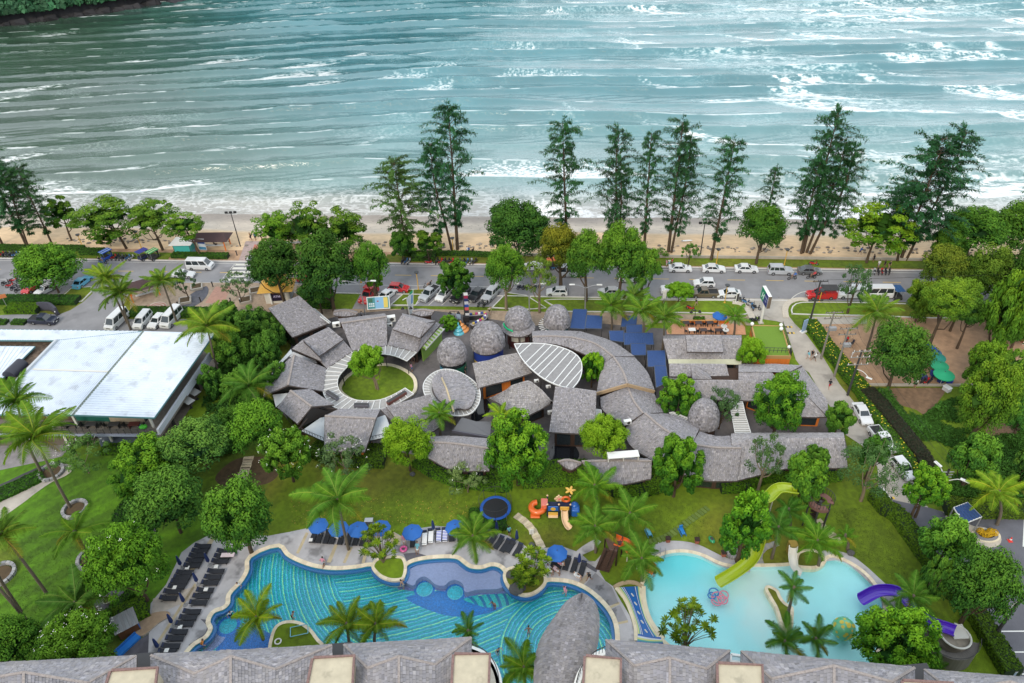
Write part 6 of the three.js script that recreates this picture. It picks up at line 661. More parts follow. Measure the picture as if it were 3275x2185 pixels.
function rosette(x,y,ty,w,label,y0,tint=[1,1,1]){const b=at('Z',x,y,y0),H=rise(b,'Z',ty)-y0,D=at('Z',x+w/2,y,H*.6).distanceTo(at('Z',x-w/2,y,H*.6)),t=thing('rosette_shrub',label,'shrub',b),r=rng(x),br=[];const n=Math.round(16+D*4.5);const geo=rosette.g||=[0,1].map((v)=>{const q=rng(40+v),m=new Tri();for(let i=0;i<16;i++){const a=i*2.4,e=.15+.8*(i/16),d=V(cos(a)*cos(1.2-e),sin(1.25-e),sin(a)*cos(1.2-e)),s=V(-sin(a),0,cos(a)).multiplyScalar(.13),p=d.clone().multiplyScalar(.55).add(V(0,.06,0)),k=d.clone().multiplyScalar(1).add(V(0,-.12,0)),u=.7+.5*q();m.color(...(i>11?[.06*u,.16*u,.012]:[.20*u,.30*u,.02]));m.quad(V(0,0,0),p.clone().sub(s),k,p.clone().add(s));}return m.geo();});
for(let i=0;i<n;i++){const d=dirOf(r,-.2),q=.55+.45*r(),p=V(d.x*D/2*q,max(.25,H*.45+d.y*H*.5*q),d.z*D/2*q);br.push(taper([V(0,0,0),V(p.x*.3,p.y*.5,p.z*.3),p],.06,.025,4,5));const f=part(t,'leaf_rosette',geo[i%2],leafMat(tint));f.position.copy(p);const s=.55+.28*r();f.scale.set(s,s,s);f.rotation.set((r()-.5)*.7,r()*TAU,(r()-.5)*.7);}part(t,'stems',merged(br),barkPale);return t;}
// ---------- palms ----------
[[243,640,292,742,44,'left rear palm before the tuk-tuks',{tint:[1.7,1.35,.9]}],[276,672,300,757,46,'feathery palm over the white van roofs',{tint:[1.2,1.1,.9]}],[372,645,408,745,46,'tall palm in front of the brown street shelter',{tint:[1.4,1.25,.9]}],[475,748,506,868,58,'pale stalked palm over the right end of the white roofs',{tint:[1.7,1.4,1.1]}],[572,885,600,955,62,'dark leaning palm left of the garden end gable',{tint:[.8,.95,.9]}],
[38,920,95,1085,62,'upper left palm over the white roofs edge',{tint:[1.1,1.15,.8]}],[80,1002,162,1166,76,'big left palm with yellow ribs on a long leaning trunk',{tint:[1.4,1.25,.8]}],[5,1225,122,1383,52,'palm at the left edge with a long thin trunk',{tint:[1.2,1.1,.9]}],[172,1222,212,1287,60,'ragged young palm propped in a round stone ring',{n:11,tint:[1.2,1.2,.7]}],[174,1384,212,1440,66,'dark full palm between the lawn and the low dome tree',{tint:[.75,.85,1]}],
[-60,1290,74,1441,50,'long bare palm trunk in the lower left lawn with its crown out of view',{}],[-70,1180,48,1404,50,'thin bare palm trunk above the lower left one',{}],
[775,1146,800,1262,78,'large palm over the row of blue parasols',{tint:[1.1,1.2,1]}],[1086,1232,1093,1290,56,'palm between the lilac shelf and the loungers',{tint:[1.1,1.1,.8]}],[1366,1210,1367,1268,52,'palm at the foot of the slide stairs',{tint:[1,1.1,.8]}],[1446,1180,1444,1240,54,'palm between the play set and the slide stairs',{tint:[1,1.1,.8]}],[1473,1284,1473,1334,56,'palm in front of the orange slide',{tint:[.95,1.05,.8]}],[1365,1116,1370,1170,48,'palm rising before the long leaf roof',{tint:[1,1.15,.7]}],
[1009,950,1012,1012,36,'small palm between the oval pavilion and the leaf roof',{tint:[1.1,1.2,.8]}],[1150,954,1156,1000,34,'yellowish palm beside the dark inner pond',{tint:[2.1,1.7,.8],n:13}],[1402,702,1404,756,40,'leftmost palm of the cluster behind the blue awnings',{tint:[1.1,1.15,.9]}],[1456,680,1458,745,40,'rear palm of the cluster behind the blue awnings',{}],[1474,712,1478,795,40,'middle palm of the cluster above the widest blue awning',{tint:[1.2,1.2,.9]}],[1526,728,1520,806,42,'rightmost palm of the cluster beside the dining terrace',{tint:[1.1,1.1,.9]}],[1687,727,1684,772,32,'small palm on the terrace by the blue street parasol',{tint:[1.1,1.2,.9]}],[2013,716,1990,802,56,'palm with bright hanging stalks beside the sandy yard',{tint:[1.3,1.2,1]}],
[1787,1212,1771,1282,44,'foxtail palm on the spit near the white slide',{tint:[.6,.85,.8],n:14}],[1876,1243,1878,1300,54,'palm on the grassy spit over the paddling pool',{tint:[1,1.15,.7]}],[1822,1350,1804,1421,36,'lone palm on the narrow island in the paddling pool',{tint:[.6,.85,.9],n:13,y0:.15}],[1801,1474,1802,1520,50,'left palm of the pair at the paddling pool foot',{tint:[.6,.8,.6],n:12}],[1872,1468,1874,1520,46,'right palm of the pair at the paddling pool foot',{tint:[.6,.8,.6],n:12}],[2096,1370,2110,1425,46,'foxtail palm beside the purple slide bend',{tint:[.8,.95,.8],n:14}],[2060,1420,2085,1480,42,'dark palm below the purple slide bend',{tint:[.7,.85,.8],n:14}],[2292,1130,2288,1205,54,'yellow palm beside the blue guard house roof',{tint:[2.0,1.6,.9]}],
[590,1418,604,1468,58,'yellowish palm on the pool lawn island',{tint:[1.8,1.4,.6],n:15}],[797,1433,805,1490,58,'left of the twin palms standing in the pool',{tint:[1.3,1.1,.6],n:15}],[863,1434,862,1490,58,'right of the twin palms standing in the pool',{tint:[1.3,1.1,.6],n:15}],[1075,1450,1085,1500,36,'small dark palm at the corner of the middle hotel wing',{tint:[.7,.9,.7],n:13}],[1203,1534,1205,1590,58,'palm cut by the bottom edge left of the oval roof',{tint:[1.1,1.1,.6]}],[2150,1540,2150,1580,36,'spiky palm at the right corner hotel eaves',{tint:[.9,1,.9],n:12}],[1940,1230,1945,1262,26,'tufted small palm on the right lawn',{tint:[.9,1.1,.7],n:12}],[1810,1170,1812,1215,34,'foxtail palm behind the green slide',{tint:[.6,.85,.8],n:13}]].forEach(([cx,cy,bx,by,r,l,o])=>palm(cx,cy,bx,by,r,l,o));
// ---------- hedges ----------
const hT=[1.4,1.3,.8];
hedge('long clipped hedge on the sea side of the left motorbikes',[CO(-200,130.9),CO(-104,130.9)],1.4,1.0);hedge('short hedge block behind the blue tuk-tuk',P('D',[745,605,960,608]),1.6,1.2);hedge('clipped hedge strip beside the van on the beach side',P('D',[1575,632,2085,640]),1.5,.9);hedge('clipped hedge beside the motorbikes by the tallest casuarina',P('E',[1480,655,1690,655]),1.8,1.1);hedge('thin hedge line behind the middle motorbike row',P('E',[1400,618,2060,622]),1.0,1.0);hedge('dark hedge strip between the road and the dark round tree',P('E',[2060,622,2338,640]),1.2,.9);
hedge('square clipped hedge block behind the gate roof',P('E',[540,1070,755,1070]),3.0,1.5,{tint:hT});hedge('sloping bright hedge below the gate roof',P('E',[165,1190,230,1270,360,1370]),2.0,1.2,{tint:hT});hedge('dark clipped hedge along the left car park island',P('D',[-250,1040,300,1040,720,1045]),2.4,1.0,{tint:[.9,1,1.3]});hedge('yellow green hedge under the dark stone sign',P('D',[80,1120,370,1125]),2.6,1.1,{tint:[1.7,1.4,.6]});hedge('low hedge before the dark pickup',P('D',[120,1235,240,1240]),1.4,.6);hedge('low hedge square at the left edge by the white roofs',P('D',[-100,1235,70,1238]),1.4,.6);
hedge('dark hedge strip between the plaza and the white vans',P('D',[1200,1150,1560,1155,2100,1160]),2.4,1.0);hedge('flowering hedge with yellow dots along the lane',[...P('H',[500,1180,560,1260,640,1380,720,1477]),...P('L',[760,320,850,440,950,560,1060,740,1180,900,1300,1060,1390,1180,1480,1320])],2.4,1.3,{tint:[1.3,1.2,.8],flowers:[.7,.55,.03]});hedge('dark purple leaved hedge along the wild lot',P('L',[970,570,1080,680,1200,830,1330,990,1440,1130,1500,1260,1580,1340]),2.2,1.6,{tint:[.75,.28,1.6]});
hedge('bright hedge in front of the corrugated wedge and broad house',P('J',[600,1090,760,1160,1000,1190,1240,1190]),4,1.2,{tint:[1.4,1.1,.7]});hedge('curved hedge in front of the leaf shaped roof',P('J',[1560,1200,1700,1290,1900,1370,2150,1400,2338,1420]),3.6,1.1,{tint:hT});hedge('curved hedge along the playground lawn beneath the long leaf roof',P('K',[200,1370,500,1350,800,1340,1000,1440,1250,1450,1450,1400]),4.2,1.2,{tint:[1.8,1.5,.8]});hedge('clipped hedge between the small trees at the long shingle roof',[...P('K',[1990,1440,2200,1430]),...P('L',[100,1250,560,1250,740,1240])],3,1.4,{tint:[1.5,1.35,.7]});
hedge('dark hedge inside the wall of the parking lot',[...P('L',[1040,1440,1150,1568]),...P('Q',[1220,170,1400,420,1700,830,1880,1000,2050,1280,2190,1520])],2,1.5,{tint:[1.3,1,.6]});hedge('brown green hedge behind the guard house',P('Q',[1620,100,1900,130,2400,130]),2.4,1.4,{tint:[1.5,1,.7]});
hedge('curved dark hedge between the striped lawn and the garden path',P('M',[1150,20,1040,170,1010,300,1040,400]),2,1.1,{tint:[.9,1,.9]});hedge('yellow green hedge block at the curved terrace',P('M',[990,1060,1250,930]),3.2,1.0,{tint:[1.9,1.5,.7]});hedge('low hedge line along the dark garden path',P('M',[790,1150,950,980,1120,820]),1.2,.8,{tint:[1.1,1.1,.8]});hedge('low hedge in front of the white building plinth',P('I',[940,1120,1350,1115]),2,.7,{tint:hT});hedge('planted strip beside the black stone channel',P('I',[-60,1560,200,1440,400,1340]),2.6,.5,{tint:[.8,.9,.7]});hedge('dark hedge ring part behind the trampoline',smoothOpen(P('N',[1900,120,1900,200,1960,250,2060,260,2161,240]),12),1.6,.8,{tint:[.7,.8,.7]});
for(const[x,y,w,l]of[[1810,1222,100,'first low terrace hedge'],[2005,1225,80,'second low terrace hedge']])hedge(l+' under the blue street parasol',P('F',[x-w/2,y,x+w/2,y]),.8,.9,{tint:hT});
{const b=tree('dome',1032,760,727,44,'clipped round bush beside the ice cream sculptures',{cb:.02,tint:[.9,1,.9],name:'round_bush',cat:'shrub'});}
// ---------- wild growth ----------
const wildLot=P('L',[930,510,1160,540,1250,650,1450,760,1680,620,2700,510,2700,1500,1950,1500,1700,1420,1520,1300,1380,1000,1200,800,1040,640]);
undergrowth('wild_grass',wildLot,30000,1.3,[1.0,1.15,.9],5,.26);undergrowth('garden_undergrowth',P('I',[1700,80,2100,60,2500,150,2700,450,2450,900,2100,1150,1700,1250,1650,1050,1900,600,2000,300]),9000,1.6,[.85,1,.9],8,.34);undergrowth('woodland_undergrowth',P('H',[1500,620,2700,560,2700,900,1650,800]),5000,1.8,[.8,.95,.8],3,.36);undergrowth('garden_undergrowth',P('E',[-100,1160,160,1160,260,1330,400,1420,200,1560,-160,1560]),3200,1.2,[.85,1,.9],9,.3);
{
const g=new Tri(),r=rng(61);const spots=[P('N',[340,40,900,0,1500,-100,2161,-40,2100,230,1500,230,900,260,400,250]),P('O',[0,120,700,-60,1700,60,1850,380,1300,380,700,330,300,430]),P('Q',[700,120,1100,60,1300,500,1350,800,1000,560,780,420]),P('M',[-200,600,500,50,1000,20,1000,380,850,700,500,1000,0,1100])];for(const poly of spots){const b=poly.reduce((a,p)=>[min(a[0],p.x),max(a[1],p.x),min(a[2],p.z),max(a[3],p.z)],[1e9,-1e9,1e9,-1e9]);for(let i=0;i<5000;i++){const x=mix(b[0],b[1],r()),z=mix(b[2],b[3],r());if(!inside(poly,x,z))continue;const q=.6+.7*r(),a=r()*TAU,h=.05+.06*r();g.color(.085*q,.135*q,.012*q);g.tri(V(x-.05*cos(a),.0,z-.05*sin(a)),V(x+.05*cos(a),0,z+.05*sin(a)),V(x+.03,h,z+.02));}}struct('grass',g.geo(),vcol(.9),'stuff');}
// ---------- vehicles ----------
const ORD=['first','second','third','fourth','fifth','sixth','seventh','eighth','ninth','tenth','eleventh','twelfth','thirteenth','fourteenth','fifteenth','sixteenth'];
const paint=(c)=>new THREE.MeshPhysicalMaterial({color:new THREE.Color().setRGB(...c),roughness:.38,clearcoat:.8,clearcoatRoughness:.12,side:THREE.DoubleSide});
const PAINT={white:paint([.74,.75,.76]),silver:paint([.45,.47,.5]),black:paint([.015,.016,.02]),red:paint([.55,.015,.02]),blue:paint([.05,.18,.4]),navy:paint([.015,.02,.045]),brown:paint([.13,.10,.065]),grey:paint([.12,.125,.13]),sky:paint([.12,.42,.6]),green:paint([.2,.45,.12])};
const lampM=std([.8,.8,.78],.2),tailM=std([.35,.01,.01],.3),plateM=std([.8,.8,.76],.5);
const SPEC={sedan:{L:4.5,W:1.75,H:1.46,belt:.92,base:[-1.85,.95],top:[-1.05,.2],nose:.66,deck:.98},hatch:{L:4.05,W:1.72,H:1.5,belt:.94,base:[-1.98,.9],top:[-1.55,.15],nose:.7,deck:.94},suv:{L:4.75,W:1.85,H:1.82,belt:1.08,base:[-2.32,.95],top:[-2.05,.35],nose:.86,deck:1.08},pickup:{L:5.25,W:1.85,H:1.76,belt:1.06,base:[-.75,1.3],top:[-.45,.6],nose:.88,deck:1.02},van:{L:5.3,W:1.9,H:2.25,belt:1.2,base:[-2.6,2.15],top:[-2.5,1.35],nose:1.0,deck:1.2},minivan:{L:4.6,W:1.8,H:1.85,belt:1.1,base:[-2.25,1.6],top:[-2.1,.8],nose:.85,deck:1.1}};
function wheelGeo(){return[new THREE.CylinderGeometry(.33,.33,.22,18).rotateX(PI/2),new THREE.CylinderGeometry(.2,.2,.235,14).rotateX(PI/2)];}const[tyreG,rimG]=wheelGeo();
const carShapes={};
function carParts(type){if(carShapes[type])return carShapes[type];const s=SPEC[type],l=s.L/2,sh=new THREE.Shape();const b=.08;sh.moveTo(-l+b,.3);sh.lineTo(-l+b,s.deck-.16);sh.quadraticCurveTo(-l+b,s.deck-b,-l+.25,s.deck-b);sh.lineTo(s.base[1]+.1,s.belt-b+.02);sh.quadraticCurveTo(l-.5,s.nose+.12,l-.18,s.nose-.02);sh.quadraticCurveTo(l-b,s.nose-.1,l-b,.45);sh.lineTo(l-.12,.3);for(const wx of[l*.62,-l*.6]){sh.lineTo(wx+.40,.3);sh.absarc(wx,.32,.39,0,PI,false);sh.lineTo(wx-.40,.3);}sh.lineTo(-l+b,.3);
const body=new THREE.ExtrudeGeometry(sh,{depth:s.W-.2,bevelEnabled:true,bevelSize:.07,bevelThickness:.1,bevelSegments:2,curveSegments:6}).translate(0,0,-(s.W-.2)/2);
const hb=s.W*.47,ht=s.W*.38,y0=s.belt-.06,y1=s.H-.05,[b0,b1]=s.base,[t0,t1]=s.top,q=(x,y,z)=>V(x,y,z),k=new Tri();const P0=[q(b0,y0,hb),q(b1,y0,hb),q(b1,y0,-hb),q(b0,y0,-hb)],P1=[q(t0,y1,ht),q(t1,y1,ht),q(t1,y1,-ht),q(t0,y1,-ht)];for(let i=0;i<4;i++)k.quad(P0[i],P0[(i+1)%4],P1[(i+1)%4],P1[i]);k.quad(...P1);
const roof=rbox(t1-t0+.1,.09,ht*2+.02,.04,2).translate((t0+t1)/2,s.H-.03,0);const glass=[];
const face=(a,b2,c,d,u0,u1,v0=.12,v1=.9,o=.015)=>{const n=b2.clone().sub(a).cross(d.clone().sub(a)).normalize().multiplyScalar(o),f=(u,v)=>a.clone().lerp(b2,u).lerp(d.clone().lerp(c,u),v).add(n),g=new Tri();g.quad(f(u0,v0),f(u1,v0),f(u1,v1),f(u0,v1));return g.geo();};
glass.push(['windscreen',face(P0[1],P0[2],P1[2],P1[1],.07,.93,.08,.92)],['rear_window',face(P0[3],P0[0],P1[0],P1[3],.1,.9,.2,.88)]);const cuts=type==='pickup'?[[.05,.47],[.53,.95]]:type==='van'?[[.03,.30],[.33,.62],[.66,.96]]:type==='suv'||type==='minivan'?[[.04,.27],[.31,.60],[.64,.95]]:[[.06,.50],[.54,.93]];for(const[u0,u1]of cuts)glass.push(['side_window',face(P0[0],P0[1],P1[1],P1[0],u0,u1)],['side_window',face(P0[2],P0[3],P1[3],P1[2],1-u1,1-u0)]);
return carShapes[type]={s,body,cabin:k.geo(),roof,glass};}
function car(type,color,label,t0,xr,yr,xf,yf,{group,cover}={}){const a=at(t0,xr,yr),b=at(t0,xf,yf),d=b.clone().sub(a),c=carParts(type),s=c.s,l=s.L/2,t=thing(type==='pickup'?'pickup_truck':type.includes('van')?'van':'car',label,type==='pickup'?'pickup truck':type.includes('van')?'van':'car',a.add(b).multiplyScalar(.5).setY(.03),atan2(-d.z,d.x),group),m=PAINT[color];
part(t,'body',c.body,m);part(t,'cabin',c.cabin,m);part(t,'roof',c.roof,m);for(const[n,g]of c.glass)part(t,n,g,M.glass);
for(const wx of[l*.62,-l*.6])for(const z of[1,-1]){const w=part(t,'wheel',tyreG,M.tyre);w.position.set(wx,.33,z*(s.W/2-.10));part(w,'rim',rimG,M.rim);}
for(const z of[1,-1]){const h=part(t,'headlight',boxGeo,lampM);h.scale.set(.12,.14,.34);h.position.set(l-.10,s.nose-.12,z*(s.W/2-.28));const q=part(t,'taillight',boxGeo,tailM);q.scale.set(.08,.2,.22);q.position.set(-l+.03,s.deck-.22,z*(s.W/2-.2));const r=part(t,'mirror',boxGeo,m);r.scale.set(.14,.13,.2);r.position.set(s.base[1]-.25,s.belt+.05,z*(s.W/2+.06));}
const p=part(t,'number_plate',boxGeo,plateM);p.scale.set(.03,.12,.42);p.position.set(l,.48,0);const g=part(t,'grille',boxGeo,M.black);g.scale.set(.05,.14,.8);g.position.set(l-.03,s.nose-.22,0);
if(type==='pickup'&&!cover){part(t,'load_bed',rbox(1.55,.1,s.W-.3,.02).translate(-l+1.0,s.deck-.03,0),M.black);for(const z of[1,-1])part(t,'bed_rail',rbox(1.7,.1,.1,.03).translate(-l+1.0,s.deck+.02,z*(s.W/2-.12)),m);part(t,'tailgate',rbox(.1,.1,s.W-.2,.03).translate(-l+.15,s.deck+.02,0),m);}
if(cover){part(t,'rear_canopy',rbox(2.9,.14,s.W+.1,.05).translate(-l+1.35,2.15,0),cover);for(const x of[-l+.1,-l+1.35,-l+2.6])for(const z of[1,-1])part(t,'canopy_post',rbox(.08,1.2,.08,.01).translate(x,1.55,z*(s.W/2-.08)),m);for(const z of[1,-1])part(t,'bench',rbox(2.4,.1,.35,.02).translate(-l+1.3,1.25,z*.55),M.black);part(t,'side_panel',rbox(2.6,.5,s.W-.05,.03).translate(-l+1.35,1.15,0),m);}
return t;}
const farRow='white sedans parked along the sea side of the road';
[['van','white','white passenger van driving past the crossing stripes','D',1715,735,1955,740],['hatch','red','pinkish red car parked at the left edge beside a white one','D',335,900,250,968],['hatch','white','white car parked between the red one and the round tree','D',480,925,365,985],['pickup','navy','dark blue pickup beside the dark stone sign','D',270,1225,545,1240],
['van','white','white van under the feathery palm behind the white roofs','D',1135,1190,1020,1300],['minivan','white','white minivan second along the row behind the white roofs','D',1355,1190,1270,1290],['hatch','white','small white car third along the row behind the white roofs','D',1480,1205,1400,1285],['van','white','tall white van at the right end of the row behind the white roofs','D',1630,1165,1520,1280],['sedan','white','white sedan half hidden by the grey green planter tree','D',1610,815,1750,815],['sedan','sky','sky blue car behind the round dark tree on the left','D',720,915,800,850],['van','silver','silver van half hidden behind the dark street trees','E',20,725,200,730],['hatch','grey','dark car beside the gold roofed kiosk','E',210,825,140,880],['sedan','red','red car showing behind the dark trees above the hedge block','E',480,850,600,855],
['sedan','white','white sedan parked between the red truck and the grass triangle','E',1205,1035,1315,955],['hatch','red','bright red hatchback at the roadside by the yellow lamp','E',1300,935,1420,945],['pickup','silver','silver pickup with open bed first in the angled bays','E',1710,930,1570,1050],['hatch','white','white hatchback second in the angled bays','E',1810,955,1720,1050],['pickup','black','black pickup third in the angled bays','E',1965,955,1870,1050],['sedan','black','black sedan fourth in the angled bays','E',2105,955,2020,1045],['suv','silver','silver off roader partly under the tree at the last bay','E',2240,955,2150,1045],
['hatch','white','white car parked below the wispy tree on the near roadside','F',600,975,430,975],['sedan','silver','pale car parked under the big leafy canopy on the near side','F',1075,975,915,975],['van','silver','grey blue van passing under the big leafy canopy','F',555,800,760,800],['sedan','white','white sedan glimpsed through the leafy canopy on the far side','F',1090,765,1260,765],['hatch','white','white hatchback glimpsed through the leafy canopy in mid road','F',1090,850,1250,850],['sedan','white','white sedan far side, glimpsed at the left of the leafy canopy','F',330,745,240,745],
['sedan','white','pearl white sedan at the left end of the far parked row','F',1540,758,1738,760,farRow],['sedan','white','white sedan in the middle of the far parked row by the floodlight','F',1852,762,2036,765,farRow],['sedan','white','white sedan before the silver off roader in the far parked row','F',2148,762,2332,766,farRow],['suv','silver','silver off roader in the far parked row','H',155,735,348,738],['sedan','grey','dark grey sedan at the right end of the far parked row','H',415,735,597,738],['hatch','white','white hatchback driving left in the middle of the road','F',1945,895,1765,893],['pickup','brown','olive brown pickup parked on the near side of the road','F',1960,990,1752,990],['sedan','white','white sedan parked nearest to the lane mouth','F',2170,992,1985,992],['pickup','white','white pickup parked behind the feathery bush','F',1675,955,1500,955],
['van','white','white van parked right of the wispy grey tree','H',1182,935,980,935],['sedan','white','white sedan parked first in the lane beside the flowering hedge','L',902,680,985,825],['pickup','white','white pickup with dark bed parked second in the lane','L',1040,880,1180,1065],['hatch','white','white car parked third in the lane behind the glossy tree','L',1245,1165,1335,1270]].forEach(([ty,c,l,t,a,b,d,e,g])=>car(ty,c,l,t,a,b,d,e,{group:g}));
car('pickup','red','red open sided taxi truck with red roof in the parking bay','E',1125,960,1045,1050,{cover:PAINT.red});car('pickup','red','red taxi truck with dark roof below the utility pole','H',705,945,500,945,{cover:M.dark});car('pickup','white','white taxi truck behind the wispy grey tree','H',948,938,768,938,{cover:PAINT.white});
// motorbikes: one of each colour with its parts, then copies
function makeBike(c){const g=new THREE.Group(),m=PAINT[c];const frame=merged([tube([V(-.55,.35,0),V(-.1,.42,0),V(.35,.5,0),V(.5,.95,0)],.07,8,6),rbox(.5,.3,.24,.05).translate(-.1,.45,0),rbox(.6,.25,.22,.06).translate(-.5,.62,0)]);part(g,'body',frame,m);part(g,'seat',rbox(.75,.1,.28,.04,2).translate(-.35,.8,0),M.black);part(g,'front_fairing',rbox(.16,.5,.34,.06,2).translate(.48,.72,0),m);part(g,'handlebar',merged([tube([V(.42,1.02,-.34),V(.5,1.0,0),V(.42,1.02,.34)],.025,6,5),new THREE.SphereGeometry(.09,8,6).translate(.58,.95,0)]),M.black);for(const x of[-.62,.66]){const w=part(g,'wheel',new THREE.TorusGeometry(.25,.06,8,18).translate(x,.31,0),M.tyre);part(w,'rim',new THREE.CylinderGeometry(.17,.17,.04,12).rotateX(PI/2).translate(x,.31,0),M.rim);}part(g,'mirror',merged([new THREE.SphereGeometry(.05,6,5).translate(.42,1.2,.28),new THREE.SphereGeometry(.05,6,5).translate(.42,1.2,-.28)]),M.black);return g;}
const bikeProto={};let bikeN=0;
function bike(c,label,p,turn,group){if(!bikeProto[c]){const g=makeBike(c);g.name=num('motorbike');scene.add(g);tag(g,label,'motorbike',group);g.position.copy(p);g.rotation.y=turn;return bikeProto[c]=g;}const o=copyOf(bikeProto[c],label,p,turn,'motorbike');if(group)o.userData.group=group;else delete o.userData.group;return o;}
const BC=['black','red','navy','grey','black','blue','silver','black','red','navy'],say={black:'black',red:'red',navy:'dark blue',grey:'grey',blue:'blue',silver:'silver'};
function bikeRow(n,t0,x0,y0,x1,y1,turn,where,group){for(let i=0;i<n;i++){const c=BC[bikeN++%10],f=n>1?i/(n-1):0;bike(c,`${say[c]} motorbike, ${ORD[i]} from the left ${where}`,at(t0,mix(x0,x1,f),mix(y0,y1,f),.03),turn+rr(-.15,.15),group);}}
bikeRow(11,'D',-10,625,300,628,1.1,'in the row by the left hedge','motorbikes parked by the left hedge');bikeRow(6,'D',1045,650,1205,655,1.2,'between the blue and the violet tuk-tuks','motorbikes parked between the tuk-tuks');bikeRow(4,'D',60,885,180,950,.6,'on the grass of the left car park','motorbikes on the left car park');bikeRow(3,'D',130,860,260,872,.5,'at the back of the left car park','motorbikes at the back of the left car park');bikeRow(3,'E',1400,685,1450,690,1.2,'just left of the clipped hedge block');bikeRow(11,'E',1705,690,2050,692,1.15,'in the row behind the compact street tree','motorbikes parked behind the compact street tree');bikeRow(1,'E',1632,698,1632,698,.1,'alone before the clipped hedge block');bikeRow(4,'F',190,925,330,925,.3,'on the near roadside left of the white car','motorbikes on the near roadside');bikeRow(3,'F',420,745,500,748,.4,'with an orange canopy cart across the road');bikeRow(5,'H',1062,738,1190,738,1.2,'by the standing group at the right verge','motorbikes by the standing group');bikeRow(1,'H',540,668,540,668,-.2,'on the verge behind the dark grey sedan');bikeRow(2,'F',1705,985,1728,988,1.3,'between the white and the brown pickups');bikeRow(4,'F',2190,1035,2330,1110,-.6,'round the kerb at the lane mouth','motorbikes round the lane mouth kerb');bikeRow(1,'F',1735,1118,1735,1118,-.6,'lying low on the grass island');bikeRow(2,'F',2300,1225,2330,1225,.3,'beside the green roof terrace');bikeRow(2,'L',815,125,860,150,.8,'in the sandy yard by the third utility pole');bikeRow(2,'E',2100,1075,2150,1080,.8,'in the last parking bay under the leafy tree');bikeRow(1,'H',15,1040,15,1040,1.4,'below the tall hotel sign');bikeRow(1,'H',600,900,600,900,.4,'hidden in front of the dark roofed taxi');bikeRow(3,'L',1460,470,1520,470,.6,'beside the green market parasols');
// three wheeled carts with striped roofs
function tuktuk(label,p,turn,cols){const t=thing('tuk_tuk',label,'tuk-tuk',p,turn);part(t,'cart_body',rbox(1.7,.6,1.2,.06).translate(-.3,.6,0),cols[0]);part(t,'seat',rbox(1.2,.18,1,.04).translate(-.5,.98,0),M.black);for(let i=0;i<5;i++)part(t,'roof_stripe',rbox(2.3,.07,.32,.01).translate(-.1,2.05+(i===2?.04:0),(i-2)*.33),cols[1+i%2]);for(const x of[-1.05,.85])for(const z of[-.6,.6])part(t,'roof_post',cyl(.03,.03,1.3,6).translate(x,.75,z),M.steel);for(const[x,z]of[[-.8,.65],[-.8,-.65],[1.05,0]]){const w=part(t,'wheel',tyreG,M.tyre);w.scale.setScalar(.85);w.position.set(x,.28,z);part(w,'rim',rimG,M.rim);}part(t,'front_fork',rbox(.2,.9,.2,.04).translate(.95,.7,0),cols[0]);part(t,'windscreen',rbox(.04,.6,1.0,.01).translate(.85,1.5,0),M.glass);}
const blu=std([.03,.1,.5],.5),lbl=std([.35,.5,.75],.5),vio=std([.06,.07,.35],.5),grn=std([.05,.35,.12],.5),lgr=std([.5,.65,.35],.5);
tuktuk('tuk-tuk with light and dark blue striped roof',at('D',990,652),1.0,[blu,blu,lbl]);tuktuk('tuk-tuk with plain violet blue roof',at('D',1320,650),1.0,[M.navy,vio,vio]);tuktuk('tuk-tuk with green striped roof',at('D',1415,650),1.0,[M.dark,grn,lgr]);tuktuk('tuk-tuk with dark blue roof parked right of the white van',at('H',1245,945),1.6,[M.dark,std([.03,.1,.25],.5),std([.03,.1,.25],.5)]);tuktuk('tuk-tuk with orange canopy across the road under the reddish tree',at('F',480,735),.1,[M.dark,M.orange,std([.6,.12,.05],.5)]);
// ---------- pool furniture ----------
const slingM=textured([.16,.17,.20],.1,1,.8),frameM=std([.03,.03,.035],.5),towelM=std([.78,.78,.78],.9);
const stripeM=std(0xffffff,.9,{map:(()=>{const c=document.createElement('canvas');c.width=128;c.height=8;const x=c.getContext('2d');for(let i=0;i<16;i++){x.fillStyle=i%2?'#f2f2f4':'#4a5ac0';x.fillRect(i*8,0,8,8);}const t=new THREE.CanvasTexture(c);t.colorSpace=THREE.SRGBColorSpace;return t;})()});
let lounger0;const LG='dark sun loungers round the pool';
function lounger(label,p,turn,lift=.35){if(!lounger0){const t=thing('sun_lounger',label,'sun lounger',p,turn,LG);part(t,'mattress',rbox(1.35,.1,.66,.04,2).translate(.3,.34,0),slingM);const b=part(t,'backrest',rbox(.75,.09,.66,.04,2).translate(-.37,0,0),slingM);b.position.set(-.37,.35,0);b.rotation.z=-.45;part(t,'frame',merged([rbox(2.0,.05,.05,.01).translate(0,.27,.33),rbox(2.0,.05,.05,.01).translate(0,.27,-.33),rbox(.05,.05,.66,.01).translate(.95,.27,0)]),frameM);for(const[x,z]of[[-.8,-.3],[-.8,.3],[.8,-.3],[.8,.3]])part(t,'leg',rbox(.05,.27,.05,.01).translate(x,.135,z),frameM);part(t,'pillow',rbox(.2,.08,.5,.03).translate(0,0,0),M.navy).position.set(-.88,.66,0);return lounger0=t;}return copyOf(lounger0,label,p,turn);}
const dirTurn=(t0,x0,y0,x1,y1)=>{const a=at(t0,x0,y0),b=at(t0,x1,y1);return atan2(-(b.z-a.z),b.x-a.x);};
const mTurn=dirTurn('M',0,0+700,150,700-4);
